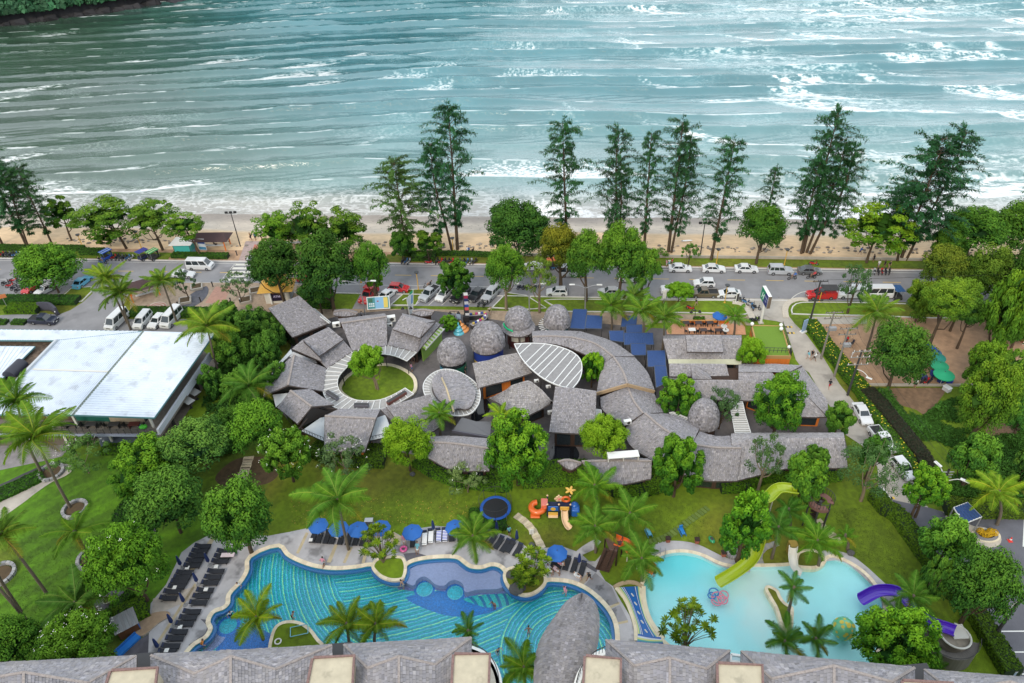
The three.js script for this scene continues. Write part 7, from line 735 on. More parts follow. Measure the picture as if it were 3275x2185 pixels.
[[1718,428],[1694,468],[1672,508],[1648,550],[1628,592],[1566,650],[1545,690],[1522,728],[1500,768],[1462,812],[1430,866]].forEach(([x,y],i)=>lounger(`dark lounger ${ORD[i]} down the left row by the dome tree`,at('M',x,y,.06),mTurn));[[1905,470],[1884,512],[1862,556],[1828,640],[1802,690],[1778,738],[1738,800],[1708,850],[1680,905],[1628,980],[1596,1030],[1566,1082],[1515,1150],[1484,1205],[1450,1270],[1420,1318]].forEach(([x,y],i)=>lounger(`dark lounger ${ORD[i]} down the right row beside the pool end`,at('M',x,y,.06),mTurn));
const nT=PI*1.5;[528,580,640,690,760,825,885,945,1000].forEach((x,i)=>lounger(`dark lounger ${ORD[i]} from the left under the blue parasols`,at('N',x+10,345+i*4,.06),nT-.1));[[1372,385],[1470,360],[1520,345],[1585,340],[1640,335],[1700,335],[1770,335]].forEach(([x,y],i)=>lounger(`${i === 1 || i === 2 ? 'towel covered' : i === 3 || i === 4 ? 'striped towel' : 'dark'} lounger ${ORD[i]} right of the round blue parasol`,at('N',x,y,.06),nT+.05));[[1990,350],[2040,375],[2095,400],[2150,425]].forEach(([x,y],i)=>lounger(`slanted dark lounger ${ORD[i]} right of the lilac shelf palm`,at('N',x,y,.06),nT-.55));[[85,430],[148,462]].forEach(([x,y],i)=>lounger(`slanted dark lounger ${ORD[i]} beside the closed parasol at the stone path`,at('O',x,y,.06),nT-.5));[[450,575],[505,560],[560,575],[625,595],[690,620]].forEach(([x,y],i)=>lounger(`dark lounger ${ORD[i]} from the parasol above the round pool end`,at('O',x,y,.06),nT-.35));
[[1470,352,0],[1522,335,0],[1590,328,1],[1642,324,1]].forEach(([x,y,s],i)=>{const p=at('N',x,y,.5),t=thing('towel',['plain white towel on the first covered lounger','plain white towel on the second covered lounger','blue striped towel left of the pair','blue striped towel right of the pair'][i],'towel',p,nT);part(t,'cloth',rbox(1.8,.04,.64,.01).rotateZ(-.1),s?stripeM:towelM);});{const t=thing('towel','pale pink towel on the lounger under the biggest round tree','towel',at('M',1918,488,.55),mTurn);part(t,'cloth',rbox(1.7,.04,.64,.01),std([.75,.62,.66],.9));}
[[1585,612,'M'],[1478,778,'M'],[1828,602,'M'],[1742,795,'M'],[1525,1112,'M'],[1412,1308,'M'],[515,378,'N'],[735,345,'N'],[918,338,'N']].forEach(([x,y,t0],i)=>{const t=thing('side_table',`small white side table, ${['top of the left lounger row', 'lower in the left lounger row', 'top of the right lounger row', 'middle of the right lounger row', 'lower in the right lounger row', 'bottom of the right lounger row', 'at the left end under the parasols', 'below the second blue parasol', 'below the third blue parasol'][i]}`,'table',at(t0,x,y,.06),mTurn);part(t,'tabletop',rbox(.5,.05,.5,.02).translate(0,.42,0),M.white);part(t,'pedestal',rbox(.3,.4,.3,.03).translate(0,.2,0),M.white);});
const parasolBlue=std([.02,.13,.46],.75,{side:THREE.DoubleSide});
function parasol(label,t0,x,y,{h=2.7,R=1.32,m=parasolBlue,n=8,drop=.5,ribs=true,tilt=0}={}){const c=at(t0,x,y,h-drop*.5),t=thing('parasol',label,'parasol',V(c.x,0,c.z),.2);const can=new THREE.Group();can.name='canopy';can.position.y=h;can.rotation.z=tilt;t.add(can);for(let i=0;i<n;i++){const a=i/n*TAU,b=(i+1)/n*TAU,k=new Tri(),s=4;for(let j=0;j<s;j++){const r0=R*j/s,r1=R*(j+1)/s,y0=-drop*Math.pow(j/s,1.3),y1=-drop*Math.pow((j+1)/s,1.3);k.quad(V(r0*cos(a),y0,r0*sin(a)),V(r0*cos(b),y0,r0*sin(b)),V(r1*cos(b),y1,r1*sin(b)),V(r1*cos(a),y1,r1*sin(a)));}const e0=V(R*cos(a),-drop,R*sin(a)),e1=V(R*cos(b),-drop,R*sin(b));k.quad(e0,e1,e1.clone().setY(-drop-.14),e0.clone().setY(-drop-.14));part(can,'canopy_panel',k.geo(),m);}const q=new Tri();for(let i=0;i<n;i++){const a=i/n*TAU;q.bar(V(0,-.06,0),V(R*cos(a),-drop-.03,R*sin(a)),.03);}part(t,'ribs',q.geo().translate(0,h,0),M.offwhite);part(t,'pole',cyl(.035,.035,h+.1,8),M.offwhite);part(t,'finial',new THREE.SphereGeometry(.07,8,6).translate(0,h+.1,0),M.navy);part(t,'base',cyl(.32,.26,.1,14),M.grey);return t;}
[['N',570,230,'leftmost open blue parasol half under the big palm'],['N',742,256,'open blue parasol mostly hidden by the palm fronds'],['N',905,262,'open blue parasol right of the big palm'],['N',1097,250,'open blue parasol above the yellow shrub'],['N',1365,285,'open blue parasol beside the white towels'],['N',1728,246,'open blue parasol left of the lilac shelf palm'],['O',479,463,'open blue parasol over the seated people by the oval island'],['F',2005,1158,'open blue parasol on the footpath beside the lane']].forEach(([t,x,y,l])=>parasol(l,t,x,y));
parasol('bright blue market parasol at the back of the sandy yard','L',1510,165,{R:1.5,h:2.6,n:16,m:std([.015,.10,.5],.7,{side:THREE.DoubleSide})});parasol('dull blue market parasol tucked behind the teal one','L',1560,195,{R:1.3,h:2.5,n:16,m:std([.05,.15,.26],.7,{side:THREE.DoubleSide})});parasol('teal market parasol third from the back','L',1588,236,{R:1.4,h:2.6,n:16,m:std([.02,.24,.20],.7,{side:THREE.DoubleSide})});parasol('green market parasol second from the front','L',1612,305,{R:1.4,h:2.6,n:16,m:std([.02,.32,.16],.7,{side:THREE.DoubleSide})});parasol('bright green market parasol nearest the wild lot','L',1652,383,{R:1.55,h:2.7,n:16,m:std([.02,.40,.19],.7,{side:THREE.DoubleSide})});
let closed0;[['M',1535,600,'beside the dome tree in the left lounger row'],['M',1768,575,'at the top of the right lounger row'],['M',1672,740,'second down the right lounger row'],['M',1562,910,'third down the right lounger row'],['M',1462,1088,'fourth down the right lounger row'],['M',1345,1295,'at the bottom of the right lounger row'],['N',1550,300,'behind the striped towels'],['N',2082,310,'right of the lilac shelf palm'],['O',142,385,'beside the stone path end'],['O',665,580,'among the loungers at the round pool end']].forEach(([t0,x,y,w])=>{const l='closed dark blue parasol '+w,p=at(t0,x,y,.06);if(closed0)return copyOf(closed0,l,p,0,'closed_parasol');const t=closed0=thing('closed_parasol',l,'parasol',p,0,'closed dark blue parasols');part(t,'folded_canopy',new THREE.LatheGeometry([[.04,2.5],[.12,2.3],[.2,1.6],[.24,1.0],[.16,.8],[.05,.78]].map(([a,b])=>new THREE.Vector2(a,b)),10),std([.012,.03,.13],.8,{side:THREE.DoubleSide}));part(t,'pole',cyl(.035,.035,2.6,8),M.grey);part(t,'base',cyl(.3,.25,.1,12),M.grey);});
// trampoline
{const c=at('N',2068,92,.9),R=at('N',2068+132,92,.9).distanceTo(c),t=thing('trampoline','big round trampoline with blue edge pad and black mat on the lawn','trampoline',V(c.x,0,c.z));part(t,'edge_pad',new THREE.LatheGeometry([[R*.80,.90],[R*.82,.96],[R*.98,.96],[R,.9],[R*.98,.84]].map(([a,b])=>new THREE.Vector2(a,b)),40),std([.015,.10,.42],.6,{side:THREE.DoubleSide}));part(t,'mat',new THREE.CylinderGeometry(R*.82,R*.82,.03,40).translate(0,.88,0),M.black);for(let i=0;i<8;i++){const a=i/8*TAU;part(t,'leg',cyl(.05,.05,.88,6).translate(R*.96*cos(a),0,R*.96*sin(a)),M.steel);part(t,'net_pole',cyl(.035,.035,1.9,6).translate(R*1.02*cos(a),.85,R*1.02*sin(a)),M.dark);}part(t,'top_wire',new THREE.TorusGeometry(R*1.02,.025,5,40).rotateX(PI/2).translate(0,2.72,0),M.dark);part(t,'ladder',rbox(.06,.06,.9,.01).translate(R*.3,.5,R*1.1),M.steel);}
// chutes
function chute(t,name,pts,w,m,legs=[]){const c=new THREE.CatmullRomCurve3(pts),n=34,k=new Tri(),S=8,fr=[];for(let i=0;i<=n;i++){const p=c.getPointAt(i/n),d=c.getTangentAt(i/n),s=V(-d.z,0,d.x).normalize();fr.push([...Array(S+1)].map((_,j)=>{const a=(j/S-.5)*PI*1.05;return p.clone().addScaledVector(s,sin(a)*w/2).add(V(0,(1-cos(a))*w*.42,0));}));}for(let i=0;i<n;i++)for(let j=0;j<S;j++)k.quad(fr[i][j],fr[i][j+1],fr[i+1][j+1],fr[i+1][j]);const g=k.geo();part(t,name,g,m);for(const e of[0,S])part(t,'rim',tube(fr.map((f)=>f[e]),.06,40,6),m);for(const f of legs){const p=c.getPointAt(f);if(p.y>.5)part(t,'support',cyl(.08,.08,p.y-.05,8).translate(p.x,0,p.z),M.offwhite);}return fr;}
const glossy=(c)=>new THREE.MeshPhysicalMaterial({color:new THREE.Color().setRGB(...c),roughness:.3,clearcoat:.5,side:THREE.DoubleSide});
{const t=thing('water_slide','long curving lime green water slide into the paddling pool','water slide');chute(t,'chute',[at('L',400,1395,5.2),at('L',240,1385,5),at('L',120,1480,4.6),at('O',2150,40,4.2),at('O',2185,200,3.5),at('O',2170,400,2.6),at('O',2110,545,1.7),at('O',1980,655,1.0),at('O',1835,742,.45)],1.5,glossy([.36,.48,.02]),[.15,.35,.55,.75]);}
{const t=thing('water_slide','orange water slide with brown stairs and platform at the paddling pool','water slide');chute(t,'chute',[at('O',965,385,2.9),at('O',1070,430,2.5),at('O',1130,510,1.9),at('O',1215,580,1.1),at('O',1290,640,.45)],1.5,glossy([.75,.13,.015]),[.3,.6]);const pl=P('O',[885,345,945,325,1030,375,985,455,920,440],2.9);part(t,'platform',slab(pl,2.75,2.9),textured([.40,.32,.30],.1,3));for(let i=0;i<12;i++){const f=i/11,p=at('O',mix(862,930,f),mix(612,450,f),mix(.1,2.7,f));part(t,'stair_tread',new THREE.BoxGeometry(1.7,.08,.34).rotateY(-.35).translate(p.x,p.y,p.z),timberM);}for(const[x0,x1]of[[825,900],[895,965]]){const b=new Tri();b.bar(at('O',x0,600,.8),at('O',x1,430,3.7),.07).bar(at('O',x0,612,.05),at('O',x1,452,2.7),.12,.2);part(t,'stair_rail',b.geo(),M.timberDark);}for(const q of pl)part(t,'post',cyl(.1,.1,2.75,8).translate(q.x,0,q.z),M.timberDark);const rl=new Tri();for(let i=0;i<3;i++)rl.bar(pl[i].clone().setY(3.85),pl[i+1].clone().setY(3.85),.06);for(const q of pl.slice(0,4))rl.bar(q.clone().setY(2.9),q.clone().setY(3.9),.06);part(t,'platform_rail',rl.geo(),M.dark);}
{const t=thing('water_slide','bright purple water slide winding from the round tower to the paddling pool','water slide');chute(t,'chute',[at('Q',1715,1155,2.8),at('Q',1640,1128,2.65),at('Q',1520,1088,2.4),at('Q',1410,1020,2.1),at('Q',1330,920,1.75),at('Q',1230,825,1.3),at('Q',1080,815,1.0),at('Q',925,888,.45)],1.45,glossy([.09,.02,.52]),[.2,.4,.6,.8]);}
{const t=thing('water_slide','short white water slide at the grassy spit','water slide');chute(t,'chute',[at('Q',358,430,2.2),at('Q',352,530,1.5),at('Q',370,610,.8),at('Q',425,662,.25)],.95,glossy([.78,.76,.7]),[.2]);part(t,'tower',rbox(1,1.9,1,.05).translate(at('Q',340,470).x,.95,at('Q',340,470).z),std([.35,.25,.05],.7));}
{const c=at('Q',1645,1285,0),t=thing('slide_tower','round concrete slide tower with spiral ramp in the right corner','slide tower',c),R=at('Q',1645+195,1285).distanceTo(c);const cm=textured([.58,.54,.48],.12,4,.85,{side:THREE.DoubleSide},8,.25);part(t,'drum',new THREE.CylinderGeometry(R*.56,R*.58,2.6,36).translate(R*.08,1.3,R*.02),cm);const k=new Tri(),n=44;for(let i=0;i<n;i++){const f=(j)=>{const a=PI*.1+j/n*PI*1.75;return[a,2.4*(1-j/n*.93)];},[a,y]=f(i),[b,z]=f(i+1);const p=(r,q,h)=>V(r*cos(q),h,r*sin(q));k.quad(p(R*.58,a,y),p(R*.58,b,z),p(R,b,z),p(R,a,y)).quad(p(R,a,y+.35),p(R,b,z+.35),p(R,b,0),p(R,a,0));}part(t,'ramp',k.geo(),textured([.46,.44,.42],.12,4,.85,{side:THREE.DoubleSide},8,.2));const top=[];for(let i=0;i<=30;i++){const a=-1.2+i/30*5;top.push(V(R*.6*cos(a)+R*.08,2.75,R*.6*sin(a)));}part(t,'coping',tube(top,.12,40,6),M.offwhite);part(t,'start_pad',rbox(1.7,.15,1.7,.03).translate(R*.3,2.66,-R*.2),M.offwhite);const rl=new Tri();for(let i=0;i<16;i++){const a=.3+i/16*4.6,b=.3+(i+1)/16*4.6;rl.bar(V(R*1.02*cos(a),3.3-i*.16,R*1.02*sin(a)),V(R*1.02*cos(b),3.3-(i+1)*.16,R*1.02*sin(b)),.05);}part(t,'handrail',rl.geo(),M.dark);}
{const h=4.6,c=at('L',600,1470,h),t=thing('slide_tower','brown ring platform with inner stairs at the top of the green slide','slide tower',V(c.x,0,c.z)),R=at('L',705,1470,h).distanceTo(c),bm=textured([.46,.33,.30],.14,3,.8,{side:THREE.DoubleSide});const ring=new THREE.RingGeometry(R*.52,R,40,1,-.4,TAU*.86).rotateX(-PI/2).translate(0,h,0);part(t,'ring_platform',ring,bm);part(t,'skirt',new THREE.CylinderGeometry(R,R,.45,40,1,true,1.2,TAU*.86).translate(0,h-.24,0),bm);for(let i=0;i<12;i++){const a=i*.42+1;part(t,'stair_tread',new THREE.BoxGeometry(R*.5,.08,.4).translate(R*.28,0,0).rotateY(-a).translate(0,.35+i*.36,0),M.timberDark);}part(t,'column',cyl(.2,.2,h,12),M.dark);for(let i=0;i<6;i++){const a=i/6*TAU;part(t,'post',cyl(.1,.1,h,8).translate(R*.9*cos(a),0,R*.9*sin(a)),M.dark);}const q=new Tri();for(let i=0;i<22;i++){const a=-.4+i/22*5.4,b=-.4+(i+1)/22*5.4;q.bar(V(R*cos(a),h+1,-R*sin(a)),V(R*cos(b),h+1,-R*sin(b)),.05).bar(V(R*cos(a),h,-R*sin(a)),V(R*cos(a),h+1,-R*sin(a)),.04);}part(t,'guard_rail',q.geo(),M.dark);}
// play set
{const p=at('O',480,130),t=thing('play_set','colourful plastic climbing frame with orange and yellow slides on the lawn','play set',p,-.06);t.scale.set(1,.86,1);const or=glossy([.8,.16,.03]),co=glossy([.75,.22,.18]),bl=glossy([.02,.13,.5]),ye=glossy([.78,.45,.07]),pe=glossy([.8,.55,.32]),wh=M.white,dk=M.navy;
for(const[x,z]of[[-1.3,-.9],[-1.3,.6],[.2,-.9],[.2,.6],[1.7,-.9],[1.7,.6]]){part(t,'post',cyl(.09,.09,2.6,8).translate(x,0,z),dk);part(t,'post_ball',new THREE.SphereGeometry(.14,10,8).translate(x,2.7,z),pe);}part(t,'deck',rbox(1.5,.12,1.5,.03).translate(-.55,1.2,-.15),dk);part(t,'deck',rbox(1.5,.12,1.5,.03).translate(.95,1.2,-.15),dk);
part(t,'tunnel_panel',rbox(1.35,1.0,.12,.05).translate(-.55,1.75,.62),bl);part(t,'porthole',new THREE.CylinderGeometry(.34,.34,.16,18).rotateX(PI/2).translate(-.55,1.75,.64),ye);part(t,'step_panel',rbox(1.3,.9,.12,.05).translate(-.55,.6,.75),ye);part(t,'step',rbox(1.3,.12,.5,.05).translate(-.55,.4,.95),pe);
for(let i=0;i<6;i++){const a=i/6*TAU;part(t,'petal',new THREE.SphereGeometry(.26,8,6).scale(1,1,.4).translate(.25+.42*cos(a),2.0+.42*sin(a),-.85),pe);}part(t,'flower_centre',new THREE.SphereGeometry(.24,8,6).scale(1,1,.6).translate(.25,2.0,-.82),co);part(t,'arch',new THREE.TorusGeometry(.5,.17,8,18).translate(1.15,1.95,-.85),or);
part(t,'tower_panel',rbox(1.2,.8,.14,.05).translate(.95,1.75,.6),ye);chute(t,'slide',[V(.95,1.25,.7),V(.95,.95,1.3),V(1.05,.5,2.0),V(1.35,.18,2.6),V(1.6,.15,2.9)],.8,pe);
part(t,'spiral_slide',new THREE.TorusGeometry(.85,.42,10,22,4.6).rotateX(PI/2).translate(-2.6,.9,-.2),or);part(t,'spiral_exit',rbox(1.3,.35,.9,.15,3).translate(-2.9,.3,.75),or);part(t,'swirl_panel',rbox(.9,.9,1.2,.1,2).translate(-1.7,1.65,-.3),co);part(t,'swirl',new THREE.TorusGeometry(.28,.07,6,16).translate(-1.7,1.65,.34),or);
part(t,'climber',rbox(1.1,1.5,1.2,.25,3).translate(2.4,.75,.2),bl);part(t,'climber_hump',new THREE.SphereGeometry(.55,12,10).translate(2.3,1.35,-.25),bl);part(t,'palm_post',cyl(.08,.08,1.4,8).translate(1.7,2.5,-.9),M.timberDark);for(let i=0;i<5;i++){const a=i/5*TAU;part(t,'palm_leaf',new THREE.SphereGeometry(.42,8,6).scale(1,.25,.45).rotateY(-a).translate(1.7+.38*cos(a),3.95,-.9+.38*sin(a)),ye);}}
for(const[x,y,l]of[[1250,310,'small light blue plastic rocker behind the palm'],[1532,300,'blue plastic ride on toy on the mossy lawn']]){const t=thing('rocking_toy',l,'toy',at('O',x,y),.2);const bm=glossy(x<1300?[.1,.4,.6]:[.02,.2,.55]);part(t,'seat',rbox(.5,.3,1.1,.12,2).translate(0,.35,0),bm);part(t,'back',rbox(.5,.6,.15,.06).translate(0,.6,-.5),bm);for(const s of[-.3,.3])part(t,'rocker',rbox(.08,.2,1.4,.04).translate(s,.1,0),bm);}
{const t=thing('kayak','green plastic toy boat beside the tall glossy rounded tree','toy',at('O',1780,370),.3);part(t,'hull',new THREE.SphereGeometry(.5,12,8).scale(.7,.5,1.2).translate(0,.25,0),glossy([.02,.3,.12]));part(t,'cockpit',new THREE.SphereGeometry(.3,10,6).scale(.7,.3,1).translate(0,.45,0),M.dark);}
for(const[x,y,l]of[[1412,375,'left of the three little brown lanterns above the paddling pool'],[1656,385,'middle of the three little brown lanterns above the paddling pool'],[1880,495,'right of the three little brown lanterns above the paddling pool']]){const t=thing('garden_lantern',l,'lantern',at('O',x,y));part(t,'box',rbox(.5,.6,.5,.04).translate(0,.35,0),M.terracotta);part(t,'cap',rbox(.64,.12,.64,.03).translate(0,.7,0),M.timberDark);}
{const t=thing('float_ball','big floating green ball with yellow spots in the paddling pool','ball',at('Q',768,1150,.0));const R=1.28;part(t,'ball',new THREE.SphereGeometry(R,28,20).translate(0,R*.75,0),glossy([.14,.5,.26]));const r=rng(12);for(let i=0;i<36;i++){const d=dirOf(r,-.3);const g=new THREE.CircleGeometry(.13+.12*r(),12);const m=part(t,'spot',g,std([.62,.5,.06],.5,{side:THREE.DoubleSide}));m.position.copy(d.clone().multiplyScalar(R+.008)).add(V(0,R*.75,0));m.lookAt(d.clone().multiplyScalar(9).add(m.position).add(t.position));}}
{const t=thing('pool_float','tangle of pink and blue foam hoops floating under the green slide','pool float',at('O',1838,850,-.02));for(const[x,z,r,c]of[[0,0,.75,0],[.45,.3,.55,0],[-.3,.45,.6,0],[.75,-.35,.5,0],[-.35,-.75,.55,1],[-.7,-.3,.45,1]])part(t,'hoop',new THREE.TorusGeometry(r,.075,8,28).rotateX(PI/2+.1*x).translate(x,.05,z),c?std([.05,.2,.5],.6):std([.72,.25,.34],.6));}
{const t=thing('swim_ring','pink swim ring lying on the deck by the white towels','swim ring',at('N',1294,444,.06));part(t,'ring',new THREE.TorusGeometry(.36,.15,10,24).rotateX(PI/2).translate(0,.16,0),glossy([.8,.12,.36]));}
{const t=thing('life_ring','white and blue life ring on the pool lawn island','life ring',at('N',235,1222,.2));part(t,'ring',new THREE.TorusGeometry(.34,.09,8,20).rotateX(PI/2).translate(0,.1,0),M.white);}{const t=thing('drying_rack','light blue tubular frame lying on the pool lawn island','frame',at('N',415,1130,.2),.2);for(const[a,b]of[[[-1,-.6],[1,-.6]],[[1,-.6],[1,.6]],[[1,.6],[-1,.6]],[[-1,.6],[-1,-.6]]])part(t,'tube',tube([V(a[0],.15,a[1]),V(b[0],.15,b[1])],.05),std([.2,.5,.65],.5));}
{const t=thing('pool_ladder','steel pool ladder at the top edge of the paddling pool','pool ladder',at('O',1368,470,0),-.2);for(const s of[-.3,.3])part(t,'rail',tube([V(s,-.6,.5),V(s,.3,.35),V(s,.85,0),V(s,.2,-.5)],.04,14),M.steel);for(const y of[-.4,-.15])part(t,'rung',tube([V(-.3,y,.45),V(.3,y,.45)],.035),M.steel);}
for(const[t0,x,y,r,l]of[['M',635,108,1.5,'by the striped lawn'],['M',785,522,1.75,'holding the ragged young palm'],['M',0,660,1.7,'at the left edge of the lawn'],['I',470,1320,1.6,'at the end of the black stone channel'],['O',1958,480,.7,'round the tall glossy tree foot']]){const t=thing('stone_ring','round grey stone planting ring '+l,'planting ring',at(t0,x,y)),rg=rng(floor(r*100));for(let i=0;i<18;i++){const a=i/18*TAU,s=part(t,'ring_stone',boxGeo,[std([.30,.30,.31],.9),std([.24,.24,.25],.9),std([.36,.35,.35],.9)][i%3]);s.scale.set(.42*r*.75,.42+.06*rg(),.40);s.position.set(r*cos(a),.21,r*sin(a));s.rotation.y=-a+PI/2;}const b=part(t,'soil',new THREE.CylinderGeometry(r*.8,r*.8,.1,20).translate(0,.1,0),M.soil);}
for(const[t0,x,y,s,l]of[['O',142,775,1.0,'dark boulder on the front of the oval island'],['O',100,660,.7,'grey boulder at the back of the oval island'],['Q',848,470,.45,'dark round stone on the right lawn by the paddling pool'],['O',262,408,.5,'dark stone beside the stone path end'],['J',1480,1330,.4,'little dark stone on the lawn under the yellow green tree']]){const g=new THREE.IcosahedronGeometry(s,2),b=g.attributes.position;for(let j=0;j<b.count;j++){const h=.75+.5*noise(b.getX(j)*2/s+x,b.getY(j)*2/s+b.getZ(j)*1.5/s);b.setXYZ(j,b.getX(j)*h,b.getY(j)*h*.7,b.getZ(j)*h*.9);}g.computeVertexNormals();const t=thing('boulder',l,'rock',at(t0,x,y,.15));part(t,'stone',g,std([.09,.09,.09],.9));}
{const t=thing('notice_board','small white notice board by the stone path to the trampoline','sign',at('O',265,330),.2);part(t,'board',rbox(.6,.9,.06,.02).translate(0,.9,0),M.white);part(t,'post',cyl(.04,.04,1.2,6),M.grey);}{const t=thing('towel_stand','grey louvred stand behind the blue parasols','stand',at('N',1008,235));part(t,'box',rbox(1,.9,.7,.04).translate(0,.45,0),M.grey);for(let i=0;i<5;i++)part(t,'slat',rbox(1.1,.05,.16,.01).translate(0,.95+.03*i,-.32+i*.16),M.steel);}
{const t=thing('wooden_cart','small hut with striped tin roof and blue side at the curved terrace','hut',at('M',1090,1120),.6);part(t,'wall',rbox(2.2,1.6,1.8,.03).translate(0,.8,0),M.wood);for(let i=0;i<8;i++)part(t,'roof_sheet',rbox(.33,.07,2.4,.02).rotateX(.15).translate(-1.15+i*.33,1.85,0),i%2?M.grey:M.steel);part(t,'blue_side',rbox(.06,1.2,1.8,.01).translate(1.14,.7,0),std([.03,.15,.5],.6));}{const t=thing('blue_bench','long blue bench behind the low dome tree','bench',at('M',1085,1260),1.0);part(t,'seat',rbox(2.8,.4,.8,.04).translate(0,.25,0),std([.02,.2,.65],.6));part(t,'backrest',rbox(2.8,.4,.1,.03).translate(0,.6,-.38),std([.02,.16,.5],.6));}{const t=thing('stone_basin','round pale stone basin on the dark garden path','basin',at('M',918,885));part(t,'bowl',new THREE.LatheGeometry([[.3,0],[.62,.5],[.66,.6],[.56,.6],[.4,.2],[0,.15]].map(([a,b])=>new THREE.Vector2(a,b)),20),std([.42,.4,.36],.8,{side:THREE.DoubleSide}));part(t,'soil',cyl(.45,.45,.04,16).translate(0,.4,0),M.soil);}
// terrace tables and chairs
const peach=std([.06,.04,.04],.6);[[1690,1262,'left black table'],[1805,1262,'middle black table'],[1910,1262,'right black table'],[1745,1325,'front left table with white cloth'],[1850,1328,'front middle table'],[1985,1330,'front right table']].forEach(([x,y,l],i)=>{const p=at('F',x,y,.08),t=thing('terrace_table',l+' on the dining terrace','table',p);part(t,'tabletop',rbox(1.2,.06,.9,.02).translate(0,.75,0),i===3?M.white:peach);for(const s of[-.45,.45])part(t,'leg',rbox(.08,.74,.6,.01).translate(s,.37,0),M.black);for(const[s,w]of[[-1,'left'],[1,'right']]){const c=thing('terrace_chair',`black chair ${w} of the ${l} on the terrace`,'chair',V(p.x+s*1.0,.08,p.z),s*PI/2);part(c,'seat',rbox(.5,.06,.5,.02).translate(0,.45,0),M.black);part(c,'backrest',rbox(.5,.5,.05,.02).translate(0,.72,.24),M.black);for(const[a,b]of[[-1,-1],[1,-1],[-1,1],[1,1]])part(c,'leg',rbox(.05,.45,.05,.01).translate(a*.21,.22,b*.21),M.black);}});
for(const[x,y,l]of[[2035,1295,'upper'],[2052,1330,'lower']]){const t=thing('paper_lantern',`${l} white round lantern table at the terrace end`,'table',at('F',x,y,.08));part(t,'tabletop',cyl(.55,.55,.06,20).translate(0,.72,0),M.white);part(t,'stem',cyl(.06,.06,.72,8),M.dark);part(t,'foot',cyl(.3,.3,.05,14),M.dark);}
// market yard clutter
[[1570,270,'under the teal parasol'],[1600,345,'under the second green parasol'],[1640,430,'under the front green parasol'],[2130,440,'at the blue tarpaulin stall']].forEach(([x,y,w],i)=>{const t=thing('market_table','low stall table '+w,'table',at('L',x,y),.3*i);part(t,'tabletop',rbox(1.6,.08,.9,.02).translate(0,.7,0),std([.4,.38,.36],.8));for(const s of[-.6,.6])part(t,'trestle',rbox(.1,.7,.7,.02).translate(s,.35,0),M.dark);for(let k=0;k<4;k++)part(t,'goods',rbox(.3,.2,.3,.04).translate(-.55+k*.36,.85,0),[std([.03,.08,.4],.7),M.white,std([.4,.03,.04],.7),std([.03,.1,.3],.7)][(k+i)%4]);});[[1560,400,[.03,.06,.3],'blue'],[1620,455,[.02,.05,.22],'dark blue'],[1690,460,[.03,.06,.35],'bright blue'],[1470,440,[.02,.03,.12],'navy'],[1665,530,[.7,.7,.7],'white']].forEach(([x,y,c,n],i)=>{const t=thing('stall_crate',`${n} covered crate at the green parasols, ${ORD[i]} towards the wild lot`,'crate',at('L',x,y),.5*i);part(t,'crate_box',rbox(1.1,.7,.8,.06).translate(0,.35,0),std(c,.8));part(t,'lid',rbox(1.2,.1,.9,.04).translate(0,.74,0),std(c.map((q)=>q*1.3),.8));});
{const t=thing('market_tent','blue and white tarpaulin tent at the right edge of the yard','tent',at('L',2300,70),.5);hipRoof(t,4.5,3.5,2.2,3.2,std([.3,.42,.75],.6,{side:THREE.DoubleSide}),.5);for(const[a,b]of[[-1,-1],[1,-1],[-1,1],[1,1]])part(t,'post',cyl(.05,.05,2.2,6).translate(a*2,0,b*1.5),M.white);part(t,'counter',rbox(3,.9,.8,.03).translate(0,.45,.8),M.terracotta);}{const t=thing('market_tent','dark blue tarpaulin stall beyond the yellow green tree','tent',at('L',2110,400),.2);hipRoof(t,5,2.6,2,2.7,std([.04,.12,.3],.6,{side:THREE.DoubleSide}),.6);for(const[a,b]of[[-1,-1],[1,-1],[-1,1],[1,1]])part(t,'post',cyl(.05,.05,2,6).translate(a*2.2,0,b*1.1),M.dark);}
{const t=thing('yard_wall','thin pale kerb wall between the sandy yard and the wild lot','wall');part(t,'wall_body',ribbon(P('L',[915,488,1300,490,2500,494]),-.12,.12,0,.4).geo(),M.concrete);}
{const t=thing('guard_house','open guard shelter with blue sheet roof at the parking entrance','guard shelter'),h=3;const q=P('Q',[1715,88,1832,45,1950,165,1800,226],h),A=lineAt([q[0],q[1]],12),B=lineAt([q[3],q[2]],12);for(let i=0;i<12;i++){const k=new Tri();k.quad(A[i],A[i+1],B[i+1],B[i]);part(t,'roof_sheet',k.geo().translate(0,i%2?.03:0,0),blueM);}const f=new Tri();for(let i=0;i<4;i++)f.bar(q[i].clone().setY(h-.06),q[(i+1)%4].clone().setY(h-.06),.1,.14);part(t,'roof_frame',f.geo(),M.white);for(const p of q)part(t,'post',cyl(.08,.08,h,8).translate(p.x,0,p.z),M.steel);part(t,'counter',rbox(1.2,1.1,.7,.03).translate((q[0].x+q[3].x)/2,.55,(q[0].z+q[3].z)/2),M.white);}
